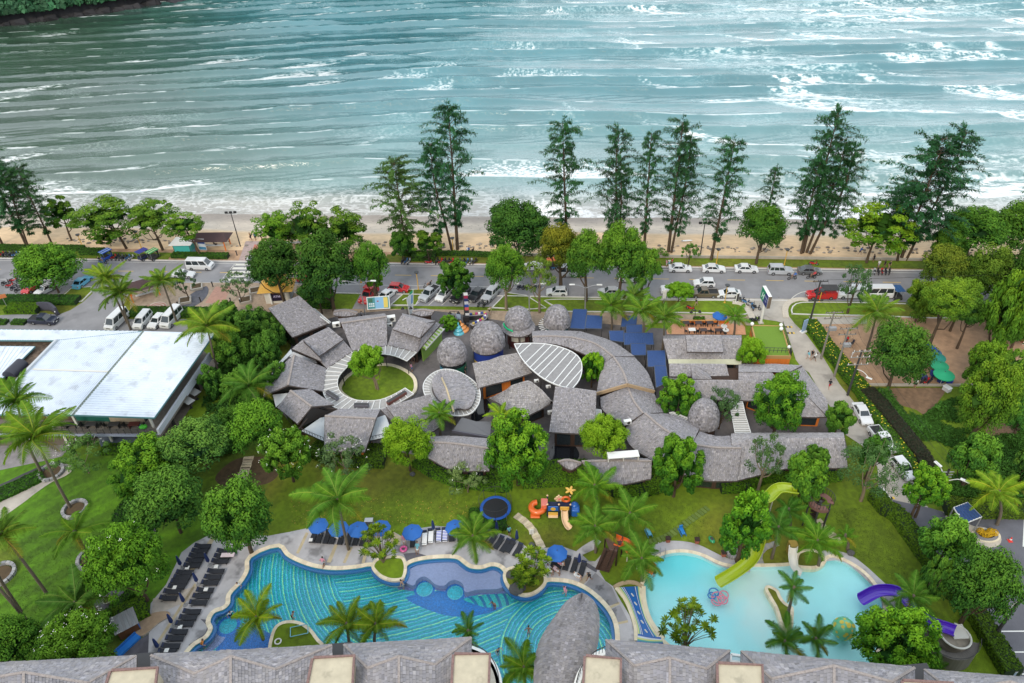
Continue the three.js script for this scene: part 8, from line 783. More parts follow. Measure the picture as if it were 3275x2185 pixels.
{const c=at('Q',1985,325),t=thing('flower_bed','oval raised bed of yellow shrubs at the parking entrance','flower bed',V(c.x,0,c.z));const R=at('Q',2115,345).distanceTo(c);const el=(k)=>[...Array(36)].map((_,i)=>V(R*k*cos(i/36*TAU),0,R*k*.62*sin(i/36*TAU)));part(t,'outer_kerb',slab(el(1.0),0,.14,[el(.84)]),M.cream);part(t,'paving',slab(el(.84),0,.1),M.asphalt);part(t,'inner_kerb',slab(el(.68),0,.3,[el(.58)]),M.grey);part(t,'soil',slab(el(.58),0,.2),M.soil);const r=rng(8);for(let j=0;j<6;j++){const m=new Tri(),x=(j-2.5)*R*.18,z=(r()-.5)*R*.3;for(let i=0;i<120;i++){const d=dirOf(r,-.1),q=.6+.8*r();m.color(.55*q,.34*q,.02);leaf(m,V(x+d.x*.5,.6+d.y*.5,z+d.z*.5),d,.16,.4,r);}part(t,'yellow_shrub',m.geo(),leafMat([1,1,1]));}}
{const t=thing('traffic_cone','red traffic cone on the parking lot','traffic cone',at('Q',2188,370,.04));part(t,'cone',cyl(.2,.03,.75,12),std([.75,.05,.04],.5));part(t,'base',rbox(.55,.06,.55,.02).translate(0,.03,0),std([.6,.05,.04],.5));part(t,'band',cyl(.15,.11,.14,12).translate(0,.3,0),M.white);}
{const t=thing('drain_cover','dark square drain cover on the pale paving edge','drain cover',at('Q',1870,445,.05),.4);part(t,'frame',rbox(.9,.03,.9,.01),M.grey);for(let i=0;i<5;i++)part(t,'bar',rbox(.8,.03,.07,.005).translate(0,.02,-.32+i*.16),M.black);}
// boundary wall of the lot
{const t=thing('boundary_wall','low pale blue wall between the resort hedge and the parking lot','wall');const l=[...P('L',[1090,1385,1160,1480]),...P('Q',[1200,120,1300,230,1600,620,1910,990,2060,1240,2215,1520])];part(t,'wall_body',ribbon(l,-.12,.12,0,1).geo(),textured([.60,.66,.74],.08,4));part(t,'capping',ribbon(l,-.16,.16,1,1.06).geo(),M.white);}
// plaza planters, bollards, benches
for(const[x,y,l]of[[1795,915,'at the small grey green tree by the road'],[1690,1040,'in the middle of the plaza'],[2240,1035,'under the olive like tree'],[2330,950,'behind the dark car']]){const t=thing('square_planter','square stone planter '+l,'planter',at('D',x,y),.3);for(const[a,b,r]of[[0,1,0],[0,-1,0],[1,0,PI/2],[-1,0,PI/2]])part(t,'side_slab',rbox(2.2,.5,.25,.03).rotateY(r).translate(a,.25,b),M.concrete);part(t,'soil',rbox(1.8,.1,1.8,.01).translate(0,.35,0),M.soil);}
let bol0;[['D',1942,905,'near the crossing'],['D',1832,1045,'left of the pink paving'],['D',2108,1052,'right of the pink paving'],['D',2195,1068,'under the olive like tree'],['D',1628,1088,'beside the red spiral'],['D',2162,620,'beside the pink beach paving'],['D',555,1028,'on the hedge of the left car park'],['D',985,1060,'beside the left rear palm']].forEach(([t0,x,y,w])=>{const l='dark bollard lamp '+w,p=at(t0,x,y);if(bol0)return copyOf(bol0,l,p,0,'bollard');const t=bol0=thing('bollard',l,'bollard',p,0,'dark bollard lamps');part(t,'post',cyl(.11,.11,1.0,10),M.dark);part(t,'cap',cyl(.16,.16,.12,12).translate(0,1,0),M.black);});
{const t=thing('stone_sign','dark curved stone sign wall beside the driveway','sign wall');const pts=smoothOpen(P('D',[365,1115,470,1118,535,1165]),12);part(t,'wall',ribbon(pts,-.2,.2,0,1.7).geo(),textured([.30,.30,.35],.12,3));part(t,'plinth',ribbon(pts,-.35,.35,0,.2).geo(),M.dark);const p=at('D',490,1130,1.2);part(t,'emblem',new THREE.SphereGeometry(.12,8,6).translate(p.x+.25,1.2,p.z+.15),M.white);}
{const t=thing('roadside_sign','tilted orange signboard at the left edge by the hedge','sign',at('D',60,1080),.4);part(t,'board',rbox(1.9,.8,.12,.02).translate(-.2,2.2,0),std([.62,.2,.08],.5));part(t,'post',cyl(.06,.06,2,8),M.grey);}
// ice cream sculptures
for(const[x,y,c,l]of[[1905,1325,[.12,.5,.62],'pale blue upside down ice cream cone sculpture'],[1950,1302,[.7,.28,.08],'orange leaning ice cream cone sculpture']]){const t=thing('ice_cream_sculpture',l,'sculpture',at('E',x,y));const pts=[];for(let i=0;i<=24;i++){const f=i/24;pts.push(new THREE.Vector2(max(.001,1.0*(1-f)+.07*sin(f*22)),f*2.1));}part(t,'swirl',new THREE.LatheGeometry(pts,22),glossy(c));part(t,'tip',new THREE.SphereGeometry(.12,8,6).translate(0,2.1,0),glossy(c.map((q)=>min(.8,q*1.2))));if(x>1940)t.rotation.z=.25;}
{const t=thing('shop_counter','dark curved outdoor counter covered with goods by the domes','counter');const l=smoothOpen(P('E',[1965,1205,2080,1195,2145,1190,2140,1230,2080,1265,2020,1295]),16);part(t,'counter_body',ribbon(l,-.4,.4,.05,.95).geo(),M.dark);part(t,'counter_top',ribbon(l,-.45,.45,.95,1).geo(),std([.3,.28,.3],.5));const r=rng(5);for(let i=1;i<16;i+=1)part(t,'goods',rbox(.4,.3,.4,.05).translate(l[i].x,1.15,l[i].z),[std([.5,.05,.2],.6),M.white,std([.05,.08,.3],.6),std([.6,.45,.1],.6)][i%4]);}
// ---------- street lamps, poles, wires, signs ----------
const yel=std([.72,.42,.06],.5);
[['D',215,855,'D',710,'by the left car park'],['D',1290,552,'D',405,'on the sand behind the violet tuk-tuk'],['E',1535,932,'E',775,'at the tip of the grass triangle'],['E',1012,868,'E',745,'behind the tall street tree'],['E',1855,606,'E',462,'beside the tallest casuarina'],['F',1970,697,'F',565,'behind the middle white sedan'],['H',290,667,'H',533,'behind the silver off roader'],['F',2045,1055,'F',893,'on the grass island by the last white sedan'],['D',755,545,'D',432,'among the left almond trees'],['H',590,985,'H',880,'beside the dark roofed taxi truck']].forEach(([t0,x,y,t1,ty,w])=>{const p=at(t0,x,y),h=max(2.5,rise(p,t1,ty)),t=thing('post_lamp','yellow lamp post with dark disc head '+w,'street lamp',p,0,'yellow lamp posts along the road');part(t,'post',cyl(.09,.07,h-.25,8),yel);part(t,'arm_cup',cyl(.07,.28,.35,12).translate(0,h-.4,0),yel);part(t,'lamp_head',new THREE.CylinderGeometry(.46,.36,.2,18).translate(0,h,0),std([.06,.065,.07],.5));part(t,'foot',cyl(.2,.16,.2,10),yel);});
[['E',1055,1187,'E',868,'E',845,852,1122,850,'in front of the red truck'],['F',266,1142,'F',895,'F',148,875,392,876,'behind the scroll dome'],['F',772,1142,'F',905,'F',655,884,905,886,'behind the tall blue awning']].forEach(([t0,x,y,t1,ty,t2,ax,ay,bx,by,w])=>{const p=at(t0,x,y),h=rise(p,t1,ty),t=thing('street_lamp','grey double armed street lamp '+w,'street lamp',p);part(t,'pole',cyl(.13,.08,h,10),M.steel);for(const[px,py]of[[ax,ay],[bx,by]]){const e=at(t2,px,py,h+.5).sub(p);part(t,'arm',tube([V(0,h-.3,0),V(e.x*.5,h+.3,e.z*.5),e],.05,10),M.steel);const hd=part(t,'lamp_head',rbox(1.0,.16,.36,.06,2),M.white);hd.position.copy(e);hd.rotation.y=atan2(-e.z,e.x);}part(t,'foot',rbox(.5,.1,.5,.02).translate(0,.05,0),M.concrete);});
{const p=at('L',1590,1445),h=rise(p,'L',1185),t=thing('utility_pole','dark utility pole with two bright street lamp arms beside the bushy tree','utility pole',p);const top=at('L',1690,1200,h).sub(p);part(t,'pole',taper([V(0,0,0),V(top.x*.5,h*.5,top.z*.5),V(top.x,h,top.z)],.2,.14,4,8),M.dark);for(const[x0,y0,x,y]of[[1650,1290,1595,1155],[1660,1300,1825,1296]]){const a=at('L',x0,y0,h*.75).sub(p),e=at('L',x,y,h*.98).sub(p);part(t,'lamp_arm',tube([a,a.clone().lerp(e,.6).add(V(0,.3,0)),e],.06,8),M.white);const hd=part(t,'lamp_head',rbox(1.1,.18,.42,.07,2),M.white);hd.position.copy(e);hd.rotation.y=atan2(-(e.z-a.z),e.x-a.x);}for(let i=0;i<3;i++)part(t,'cross_arm',rbox(1.6,.1,.1,.01).translate(top.x,h-.5-i*.5,top.z),M.steel);}
for(const[t0,x,y,t1,ty,l]of[['D',2192,537,'D',235,'beside the brown beach shelter'],['F',1826,606,'F',330,'among the casuarinas on the right sand']]){const p=at(t0,x,y),h=rise(p,t1,ty),t=thing('floodlight_mast','dark floodlight mast with three lamps '+l,'floodlight',p);part(t,'mast',cyl(.13,.08,h,10),M.dark);part(t,'cross_bar',rbox(2.2,.1,.1,.02).translate(0,h,0),M.dark);for(const s of[-.9,0,.9])part(t,'floodlight_head',rbox(.6,.42,.3,.04).translate(s,h+.26,.05),M.black);}
const poleTops=[];const conc=textured([.52,.5,.47],.1,2,.9);
[['H',508,1165,'H',800,'first dark utility pole at the mouth of the lane',M.dark],['L',600,260,'H',1068,'second utility pole with a grey box beside the hedge',conc],['L',712,410,'H',1205,'third utility pole with a grey box beside the hedge',conc],['L',825,570,'L',190,'fourth dark utility pole with white insulators by the lane',M.dark]].forEach(([t0,x,y,t1,ty,l,m],i)=>{const p=at(t0,x,y),h=rise(p,t1,ty),t=thing('utility_pole',l,'utility pole',p,0);part(t,'pole',cyl(.19,.13,h,8),m);const arms=i===0?[[h-.1,2.6],[h-2.2,2.2],[h-4,2.6]]:i===3?[[h-.1,2.6],[h-1.2,3],[h-2.6,3.2]]:[[h-.1,2.8],[h-1.2,2.8],[h-3,1.4]];for(const[y2,w]of arms){part(t,'cross_arm',rbox(w,.13,.13,.01).translate(0,y2,.1),i===0?M.dark:conc);for(const s of[-.45,-.15,.15,.45])part(t,'insulator',cyl(.06,.04,.26,8).translate(s*w,y2+.06,.1),i===3?M.white:M.dark);}if(i===1||i===2)part(t,'transformer',rbox(1.1,.6,.6,.05).translate(.3,h-3,.4),M.grey);if(i===3){const e=V(1.6,h*.52,1.4);part(t,'lamp_arm',tube([V(0,h*.6,0),V(.8,h*.6,.7),e],.05),M.white);part(t,'lamp_head',rbox(.9,.14,.34,.05).rotateY(-.7).translate(e.x,e.y,e.z),M.white);}poleTops.push(p.clone().setY(h));});
{const ends=[...poleTops,at('L',1700,1200,8.2)];ends.unshift(CO(120,118,9));const wires=thing('power_lines','thin black power lines strung between the utility poles by the lane','power lines');for(let i=1;i<ends.length-1;i++)for(const o of[-1.1,0,1.1]){const a=ends[i].clone().add(V(o,.15,.1)),b=ends[i+1].clone().add(V(o,.15,.1));part(wires,'wire',tube([a,a.clone().lerp(b,.5).add(V(0,-.5,0)),b],.018,10,4),M.black);}for(const o of[-.9,.9])part(wires,'wire',tube([ends[1].clone().add(V(o,.1,0)),ends[1].clone().lerp(ends[0],.5).add(V(0,-.6,0)),ends[0]],.018,10,4),M.black);}
{const p=at('Q',2045,1188),h=rise(p,'Q',850),t=thing('lamp_pole','dark leaning lamp pole with a pale stay in the parking lot','lamp pole',p);const e=at('Q',2290,845,h).sub(p);part(t,'pole',taper([V(0,0,0),e.clone().multiplyScalar(.5),e],.2,.15,4,8),M.dark);part(t,'stay',tube([e.clone().multiplyScalar(.5),e.clone().multiplyScalar(.75).add(V(-.4,.2,0)),e.clone().multiplyScalar(.98)],.05),M.white);part(t,'foot',cyl(.35,.3,.25,12),M.concrete);const p2=at('Q',1665,285),t2=thing('lamp_pole','short dark pole under the blue guard roof','lamp pole',p2),e2=at('Q',1745,150,3).sub(p2);part(t2,'pole',taper([V(0,0,0),e2.clone().multiplyScalar(.5),e2],.16,.12,4,8),M.dark);part(t2,'camera',rbox(.5,.25,.25,.04).translate(e2.x,e2.y,e2.z),M.white);}
// tall hotel sign: green upper half with a white H, blue lower half with white words
{const p=at('H',95,1178),h=rise(p,'H',1000),A=at('H',120,842,h+2.3),B=at('H',174,938,h+2.3),W=min(4.6,A.distanceTo(B)),H=2.5,c=A.clone().lerp(B,.5),t=thing('hotel_sign','big green and blue hotel sign box on a white post','sign',V(c.x,0,c.z),atan2(-(B.z-A.z),B.x-A.x));const top=h+2.3;part(t,'case',rbox(W,H,.6,.04).translate(0,top-H/2,0),M.white);part(t,'dark_end',rbox(.04,H-.1,.56,.01).translate(W/2+.01,top-H/2,0),std([.16,.12,.09],.6));const draw=(x,w,hh)=>{x.fillStyle='#0c8a60';x.fillRect(0,0,w,hh);x.fillStyle='#232a78';x.beginPath();x.moveTo(w,0);x.lineTo(w,hh);x.lineTo(w*.42,hh);x.lineTo(w*.58,0);x.fill();x.fillStyle='#dff5ea';x.font='italic bold 130px sans-serif';x.textAlign='center';x.fillText('H',w*.26,hh*.8);x.fillStyle='#cfd6f2';x.font='bold 34px sans-serif';x.fillText('Holiday',w*.75,hh*.4);x.fillText('Inn',w*.75,hh*.68);};const sm=sign(draw,W,H);part(t,'front_print',new THREE.PlaneGeometry(W-.1,H-.1).translate(0,top-H/2,.306),sm);part(t,'back_print',new THREE.PlaneGeometry(W-.1,H-.1).rotateY(PI).translate(0,top-H/2,-.306),sm);part(t,'post',cyl(.22,.2,top-H+.05,12),M.white);part(t,'foot',rbox(.9,.15,.9,.03).translate(0,.07,0),M.concrete);}
{const p=at('E',1470,1158),h=rise(p,'E',955),t=thing('slanted_sign','slanting white lattice sign with green and blue print by the angled bays','sign',p,.9);const k=new Tri();k.quad(V(-.35,.2,0),V(.35,.2,0),V(1.2,h,0),V(-.55,h*.8,0));part(t,'panel',k.geo(),std([.7,.76,.78],.5,{side:THREE.DoubleSide}));const c=new Tri();c.quad(V(.1,h*.86,.02),V(1.1,h*.86,.02),V(1.2,h,.02),V(.3,h*.95,.02));part(t,'green_corner',c.geo(),std([.04,.4,.2],.5,{side:THREE.DoubleSide}));const d=new Tri();d.quad(V(.3,h*.45,.02),V(.7,h*.45,.02),V(1.05,h*.8,.02),V(.6,h*.8,.02));part(t,'blue_band',d.geo(),std([.12,.3,.6],.5,{side:THREE.DoubleSide}));const f=new Tri();f.bar(V(-.4,0,0),V(-.6,h*.82,0),.12).bar(V(.4,0,0),V(1.22,h,0),.12).bar(V(-.6,h*.82,0),V(-1.6,h*.84,0),.12);part(t,'frame',f.geo(),M.white);}
{const p=at('E',1180,1120),t=thing('map_board','colourful area map board facing the footpath','sign',p,.05);part(t,'panel',rbox(4.2,2.4,.12,.02).rotateX(-.5).translate(0,1.7,0),M.white);part(t,'print',new THREE.PlaneGeometry(3.9,2.1).rotateX(-.5).translate(0,1.735,.062),sign((x,w,h)=>{x.fillStyle='#3f8f96';x.fillRect(0,0,w,h);x.fillStyle='#7fb3d8';x.fillRect(w*.35,0,w*.4,h);x.fillStyle='#d8c25a';x.fillRect(w*.75,h*.05,w*.2,h*.9);x.fillStyle='#2c6a50';x.fillRect(w*.04,h*.08,w*.2,h*.35);x.fillStyle='#e8eef0';for(let i=0;i<6;i++)x.fillRect(w*.06+(i%3)*w*.09,h*.5+floor(i/3)*h*.2,w*.07,h*.12);x.fillStyle='#a04a5a';x.fillRect(w*.44,h*.3,w*.08,h*.12);},3.9,2.1));for(const s of[-1.8,1.8])part(t,'post',cyl(.07,.07,1.4,8).translate(s,0,0),M.grey);}
{const p=at('E',1965,1255),h=rise(p,'E',960),t=thing('banner_pole','dark pole carrying a long multicoloured banner by the ice cream shop','banner',p);part(t,'pole',cyl(.12,.09,h,8),M.dark);const cs=[[.7,.7,.7],[.3,.02,.06],[.02,.03,.12],[.5,.5,.55],[.02,.06,.3],[.6,.1,.1],[.03,.03,.04],[.65,.65,.68]];cs.forEach((c,i)=>part(t,'banner_panel',rbox(.75,h*.085,.04,.01).translate(.42,h*(.96-i*.09),0),std(c,.7)));part(t,'speaker_box',rbox(1.1,1.2,.9,.03).translate(.2,h*.22,.1),M.black);part(t,'foot',rbox(1.2,.12,.5,.02).translate(0,.06,0),M.dark);}
[['E',1870,1250,'E',1130,'beside the round bush'],['E',1440,1190,'E',1100,'next to the slanted sign'],['F',1768,1225,'F',1165,'at the terrace hedge']].forEach(([t0,x,y,t1,ty,w])=>{const p=at(t0,x,y),h=max(2.5,rise(p,t1,ty)),t=thing('twin_lantern','dark post with two hanging bell lanterns '+w,'street lamp',p);part(t,'post',cyl(.07,.05,h,8),M.dark);part(t,'cross_bar',rbox(1.6,.07,.07,.01).translate(0,h,0),M.dark);for(const s of[-.75,.75])part(t,'lantern',cyl(.32,.06,.4,10).translate(s,h-.42,0),M.black);});
for(const[x,y,l]of[[1850,1175,'left pale poster hanging under the twin lantern'],[1900,1178,'right blue and white poster hanging under the twin lantern']]){const p=at('E',x,y,1.4),t=thing('poster',l,'poster',V(p.x,0,p.z));part(t,'sheet',rbox(.8,1.3,.05,.01).translate(0,1.5,0),x<1870?std([.6,.62,.66],.6):std([.4,.52,.68],.6));part(t,'stand',cyl(.04,.04,1,6),M.dark);}
{const t=thing('road_sign','white rounded sign plate on the grass before the feathery bush','sign',at('F',1490,1060));part(t,'plate',rbox(.7,1.9,.12,.05).translate(0,2.1,0),M.white);part(t,'post',cyl(.06,.06,1.6,8),M.grey);}{const t=thing('road_sign','slim black and white info stele beside the last white sedan','sign',at('F',2155,1050),.3);part(t,'plate',rbox(.6,2.2,.2,.03).translate(0,1.1,0),M.white);part(t,'dark_face',rbox(.45,1.6,.04,.01).translate(0,1.2,.11),M.dark);}{const t=thing('poster_stand','small blue and white poster frame at the lane corner','sign',at('H',455,1240),.5);part(t,'panel',rbox(1.0,2.4,.12,.02).translate(0,1.4,0),std([.3,.42,.62],.6));part(t,'foot',rbox(1.2,.2,.8,.02).translate(0,.1,0),M.white);}{const t=thing('glass_screen','slim blue grey glass panels standing by the gold roofed kiosk','panel',at('E',520,1000),1.1);for(const s of[-.8,0,.8])part(t,'pane',rbox(.7,3,.06,.01).translate(s,1.6,0),std([.12,.2,.28],.3));part(t,'base',rbox(2.6,.15,.4,.02).translate(0,.07,0),M.dark);}
{const t=thing('surfboard','white board lying on the sand near the floodlight','board',at('F',1700,488,.05),.05);part(t,'deck',new THREE.SphereGeometry(1,16,8).scale(1.25,.08,.3).translate(0,.1,0),M.white);part(t,'fin',rbox(.2,.15,.03,.01).translate(-1,.22,0),M.dark);}
{const m=new Tri(),r=rng(33);for(let i=0;i<480;i++){const s=mix(-112,112,r());if(s>-76&&s<-40&&r()<.5)continue;const w=134.6+(r()-.5)*2.2+1.0*(fbm(s*.05,8)-.5),R=.16+.26*r(),q=.6+.7*r(),g=new THREE.IcosahedronGeometry(R,0),b=g.attributes.position,p=CO(s,w,.05);m.color(.27*q,.235*q,.20*q);const v=[];for(let j=0;j<b.count;j++)v.push(V(p.x+b.getX(j)*1.2,p.y+b.getY(j)*.7,p.z+b.getZ(j)));for(let j=0;j<v.length;j+=3)m.tri(v[j],v[j+1],v[j+2]);}struct('shore_stones',m.geo(),vcol(.9),'stuff');}
{const m=new Tri(),r=rng(35);const drop=(x,z,y,c,s)=>{m.color(...c.map((q)=>q*(.6+.7*r())));leaf(m,V(x,y,z),V((r()-.5)*.4,1,(r()-.5)*.4).normalize(),s,.5,r);};for(let i=0;i<260;i++){const a=at('N',340+r()*1820,20+r()*210);drop(a.x,a.z,.06,[.45,.34,.06],.1);}for(let i=0;i<300;i++){const s=-100+r()*200,p=CO(s,141+r()*7);drop(p.x,p.z,-.25-.1*(r()*3),[.10,.085,.07],.14);}for(let i=0;i<220;i++){const p=CO(-105+r()*200,116.6+(r()<.5?r()*1.2:9+r()));drop(p.x,p.z,.05,[.2,.14,.06],.12);}struct('fallen_leaves',m.geo(),vcol(.9),'stuff');}
// ---------- people ----------
// joints with radii, joined by a smooth minimum and meshed
function flesh(bones,k,cell){const lo=V(1e9,1e9,1e9),hi=V(-1e9,-1e9,-1e9);for(const[a,b,r0,r1]of bones){const R=max(r0,r1)+.05;for(const p of[a,b]){lo.min(p.clone().subScalar(R));hi.max(p.clone().addScalar(R));}}const c=lo.clone().add(hi).multiplyScalar(.5),S=max(hi.x-lo.x,hi.y-lo.y,hi.z-lo.z)/2*1.1,N=min(96,Math.ceil(2*S/cell)),mc=new MarchingCubes(N,M.white,false,false,60000);mc.isolation=0;const p=V(0,0,0);
for(let z=0;z<N;z++)for(let y=0;y<N;y++)for(let x=0;x<N;x++){p.set((x-N/2)/(N/2)*S+c.x,(y-N/2)/(N/2)*S+c.y,(z-N/2)/(N/2)*S+c.z);let s=0;for(const[a,b,r0,r1]of bones){const dx=b.x-a.x,dy=b.y-a.y,dz=b.z-a.z,q=sat(((p.x-a.x)*dx+(p.y-a.y)*dy+(p.z-a.z)*dz)/(dx*dx+dy*dy+dz*dz+1e-9)),d=hypot(p.x-a.x-dx*q,p.y-a.y-dy*q,p.z-a.z-dz*q)-mix(r0,r1,q);s+=exp(-d/k);}mc.field[x+y*N+z*N*N]=k*Math.log(s+1e-30);}
mc.update();const n=mc.count,pos=mc.positionArray.slice(0,n*3),nor=mc.normalArray.slice(0,n*3);for(let i=0;i<n;i++){pos[i*3]=pos[i*3]*S+c.x;pos[i*3+1]=pos[i*3+1]*S+c.y;pos[i*3+2]=pos[i*3+2]*S+c.z;}const g=new THREE.BufferGeometry();g.setAttribute('position',new THREE.BufferAttribute(pos,3));g.setAttribute('normal',new THREE.BufferAttribute(nor,3));return g;}
const POSE={
stand:{hip:.92,lean:.02,knee:[[.05,.50,.02],[-.02,.5,0]],foot:[[.02,.06,0],[-.03,.06,0]],elbow:[[-.02,1.12,.08],[.02,1.12,.08]],hand:[[.08,.88,.04],[.1,.9,.04]]},
walk:{hip:.90,lean:.06,knee:[[.22,.52,0],[-.06,.48,0]],foot:[[.34,.07,0],[-.34,.14,0]],elbow:[[-.18,1.12,.06],[.14,1.12,.06]],hand:[[-.12,.90,.03],[.32,.98,.0]]},
sit:{hip:.45,lean:-.08,knee:[[.42,.52,.04],[.40,.5,.04]],foot:[[.48,.08,.02],[.42,.08,.04]],elbow:[[.04,.70,.1],[.04,.7,.1]],hand:[[.30,.58,.0],[.28,.60,.0]]},
wade:{hip:.92,lean:.05,knee:[[.05,.5,.02],[.0,.5,.02]],foot:[[.02,.06,.0],[-.04,.06,.0]],elbow:[[.12,1.2,.2],[.08,1.18,.2]],hand:[[.3,1.05,.2],[.24,1.02,.24]]},
};
const poseGeo={};
function poseParts(name){if(poseGeo[name])return poseGeo[name];const q=POSE[name],y=q.hip,L=q.lean,ch=V(L*4,y+.42,0),nk=V(L*5.4,y+.56,0),hd=V(L*6+.02,y+.71,0),body=[],top=[],low=[];
body.push([V(0,y+.02,0),V(L*2,y+.2,0),.115,.11],[V(L*2,y+.2,0),ch,.115,.13],[nk,hd,.055,.06],[hd,hd.clone().add(V(.01,.05,0)),.092,.10],[hd.clone().add(V(.09,-.02,0)),hd.clone().add(V(.105,-.03,0)),.022,.018],[V(L*4.4,y+.48,.13),V(L*4.4,y+.48,-.13),.07,.07]);for(const s of[-1,1])body.push([hd.clone().add(V(.0,-.0,s*.095)),hd.clone().add(V(-.01,.02,s*.1)),.02,.018]);
[1,-1].forEach((s,i)=>{const[kx,ky,kz]=q.knee[i],[fx,fy,fz]=q.foot[i],[ex,ey,ez]=q.elbow[i],[hx,hy,hz]=q.hand[i],hip=V(0,y,s*.09),kn=V(kx,ky,s*(.09+kz)),ft=V(fx,fy,s*(.09+fz)),sh=V(L*4.6,y+.47,s*.18),el=V(ex,ey,s*(.18+ez)),ha=V(hx,hy,s*(.2+hz)),d=ha.clone().sub(el).normalize();body.push([hip,kn,.088,.056],[kn,ft,.058,.036],[ft.clone().add(V(-.03,-.02,0)),ft.clone().add(V(.15,-.035,s*.02)),.036,.026],[sh,el,.05,.04],[el,ha,.04,.027],[ha,ha.clone().addScaledVector(d,.07),.032,.036]);for(let f=0;f<4;f++){const o=ha.clone().addScaledVector(d,.09).add(V((f-1.5)*.019,0,0));body.push([o,o.clone().addScaledVector(d,.06+.01*(f%3?1:0)).add(V(0,-.01,-s*.012)),.0095,.008]);}body.push([ha.clone().add(V(.03,0,0)),ha.clone().addScaledVector(d,.06).add(V(.06,0,-s*.015)),.011,.009]);top.push([sh,sh.clone().lerp(el,.6),.066,.06]);low.push([hip,hip.clone().lerp(kn,.62),.106,.09]);});
top.push([V(0,y+.1,0),V(L*2,y+.2,0),.135,.13],[V(L*2,y+.2,0),ch,.13,.146],[V(L*4.4,y+.47,.13),V(L*4.4,y+.47,-.13),.086,.086]);low.push([V(0,y+.06,0),V(0,y-.02,0),.13,.12]);
const hair=[[hd.clone().add(V(-.02,.055,0)),hd.clone().add(V(-.04,.02,0)),.108,.10]];
return poseGeo[name]={body:flesh(body,.018,.021),shirt:flesh(top,.02,.021),shorts:flesh(low,.02,.021),hair:flesh(hair,.01,.016)};}
const SKIN=[std([.42,.25,.17],.6),std([.30,.17,.11],.6),std([.52,.33,.24],.6)],hairM=std([.02,.015,.012],.8);const cloth={};const clothM=(c)=>cloth[c.join()]||=std(c,.85,{side:THREE.DoubleSide});let pn=0;
function person(label,p,turn,pose,shirt,shorts,group){const g=poseParts(pose),t=thing('person',label,'person',p,turn,group);part(t,'body',g.body,SKIN[pn++%3]);part(t,'hair',g.hair,hairM);if(shirt)part(t,'shirt',g.shirt,clothM(shirt));part(t,'shorts',g.shorts,clothM(shorts||[.03,.04,.08]));return t;}
const W=[.7,.7,.7],K=[.02,.02,.025],B=[.05,.14,.4],G=[.3,.3,.32],Rd=[.5,.05,.06],Pk=[.7,.3,.4],Tq=[.15,.42,.5];
[['D',2290,482,'walk',K,K,'person in black walking on the sand beside the brown shelter'],['D',2332,478,'stand',B,K,'person in blue standing on the sand above the red paving'],['E',12,476,'stand',[.3,.15,.05],K,'person in brown on the sand left of the beach hut'],['E',52,473,'walk',B,K,'person in dark blue walking on the sand, middle of three'],['E',106,478,'stand',[.3,.2,.4],K,'person in violet on the sand nearest the beach hut'],['E',1985,606,'stand',W,B,'person in white at the hedge end by the dark round tree'],['E',2000,604,'stand',B,K,'person in blue at the hedge end by the dark round tree'],['E',2030,608,'walk',K,K,'person in black at the hedge end by the dark round tree'],['D',1975,538,'sit',K,K,'person in black sitting in the brown beach shelter'],
['F',1515,725,'stand',Pk,W,'person in pink standing behind the first far sedan'],['F',1538,718,'stand',W,Tq,'person in white standing behind the first far sedan'],['F',1562,712,'stand',Rd,K,'person in red standing behind the first far sedan'],['H',1098,690,'stand',W,G,'person in a white shirt standing beside the yellow and blue motorbikes'],['H',1150,688,'stand',K,K,'person in black standing on the right verge, middle of three'],['H',1187,695,'stand',K,[.2,.1,.06],'person in black standing at the right end of the verge'],['H',936,578,'walk',B,K,'person in blue under the light almond tree'],['H',1055,640,'stand',K,K,'person in black beside the white stand on the sand'],['F',1788,1078,'walk',K,[.4,.3,.25],'person in black walking on the grass island'],['E',2182,1150,'walk',[.6,.52,.4],K,'person in a cream shirt walking on the footpath'],['E',1020,1200,'stand',G,K,'person in grey by the little shingle stall'],
['L',494,268,'walk',Tq,W,'person in pale clothes walking up the lane on the left'],['L',520,245,'walk',K,K,'person in black walking up the lane in the middle'],['L',535,275,'walk',W,K,'person in white walking up the lane on the right'],['L',668,515,'walk',K,Rd,'person in a red and black outfit walking alone down the lane'],['J',1478,395,'stand',Pk,B,'person in bright pink clothes at the court entrance'],['J',1492,325,'stand',[.12,.05,.04],K,'person in dark brown clothes at the court entrance'],['J',1960,428,'stand',K,K,'person in black between the glass kiosk and the oval pavilion'],
['O',78,325,'stand',Tq,K,'person in pale turquoise standing at the lawn edge'],['O',752,700,'walk',K,K,'person in black walking on the deck by the slide stairs'],['L',855,260,'stand',W,W,'person in white standing in the sandy yard'],['L',1395,505,'stand',W,K,'person in white at the pale kerb wall']].forEach(([t0,x,y,pose,s,q,l],i)=>person(l,at(t0,x,y,.06),i*1.7,pose,s,q));
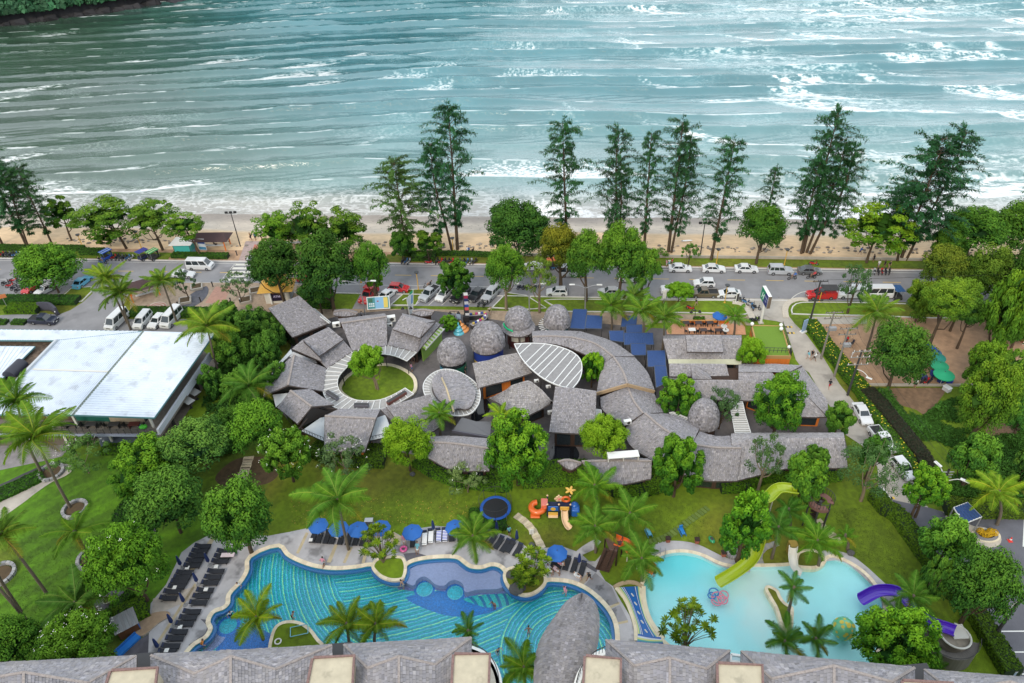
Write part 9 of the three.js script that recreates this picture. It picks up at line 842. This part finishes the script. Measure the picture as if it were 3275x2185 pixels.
[['N',1412,455,.35,Tq,'person seated low among the towels with a pale bag'],['N',1300,385,.1,Pk,'person in pale pink sitting at the round blue parasol'],['O',420,640,0,W,'person in a white robe sitting left under the parasol'],['O',474,642,0,[.7,.5,.52],'person in a pinkish robe sitting right under the parasol'],['O',650,690,0,W,'person in white sitting on the deck end of the loungers'],['O',512,585,.05,Pk,'person in pale pink lying back under the parasol']].forEach(([t0,x,y,dy,s,l],i)=>person(l,at(t0,x,y,.06),-PI/2+.3*i,'sit',s,W));
[['N',622,640,'bather in red at the left pool edge, lower one',null,Rd],['N',618,600,'bather in pink trunks sitting up at the left pool edge',Pk,Rd],['N',1298,785,'bather with arms spread beside the lilac shelf',null,G],['N',2062,950,'bather in red trunks standing right of the deep blue pool',null,Rd],['N',2092,1335,'bather swimming near the curved white balcony',null,K],['N',365,1048,'bather leaning on the edge of the pool lawn island',null,K],['O',240,1185,'bather walking in the striped pool left of the oval roof',null,G],['O',555,838,'bather in bright pink swimming above the oval roof',Pk,Pk],['M',2040,785,'bather in a pale top by the lounger end of the pool',W,K],['M',1955,1030,'bather with white cap in the little round spa',W,K],['M',1718,1285,'bather in orange at the bottom corner of the pool',[.7,.25,.05],K],['O',1296,680,'small bather below the orange slide',null,K]].forEach(([t0,x,y,l,s,q],i)=>person(l,at(t0,x,y-8,-1.12+(i===11?.6:0)),i*1.3,'wade',s,q));
[['C',1955,1230,'left of the two bathers standing in the surf'],['C',2006,1228,'right of the two bathers standing in the surf']].forEach(([t0,x,y,l],i)=>person(l,at(t0,x,y,-1.7),i,'wade',K,K));
[['H',357,790,.1,B,'rider in blue on the scooter behind the silver off roader'],['H',522,782,.0,Rd,'rider in red on the scooter behind the dark sedan'],['D',940,695,-.15,K,'rider in black on the scooter near the blue tuk-tuk'],['E',1625,915,.1,K,'rider in black on the scooter passing the silver pickup']].forEach(([t0,x,y,a,s,l],i)=>{const p=at(t0,x,y,.03),tn=[PI,PI,0,PI][i]+a;bike(BC[i+3],'scooter ridden '+['behind the silver off roader','behind the dark grey sedan','past the blue tuk-tuk','past the silver pickup'][i],p,tn);person(l,p.clone().add(V(-.25*cos(tn),.38,.25*sin(tn))),tn,'sit',s,K);});
scene.traverse((o)=>{if(o.isMesh){o.castShadow=true;o.receiveShadow=true;}});
renderer.render(scene,camera);
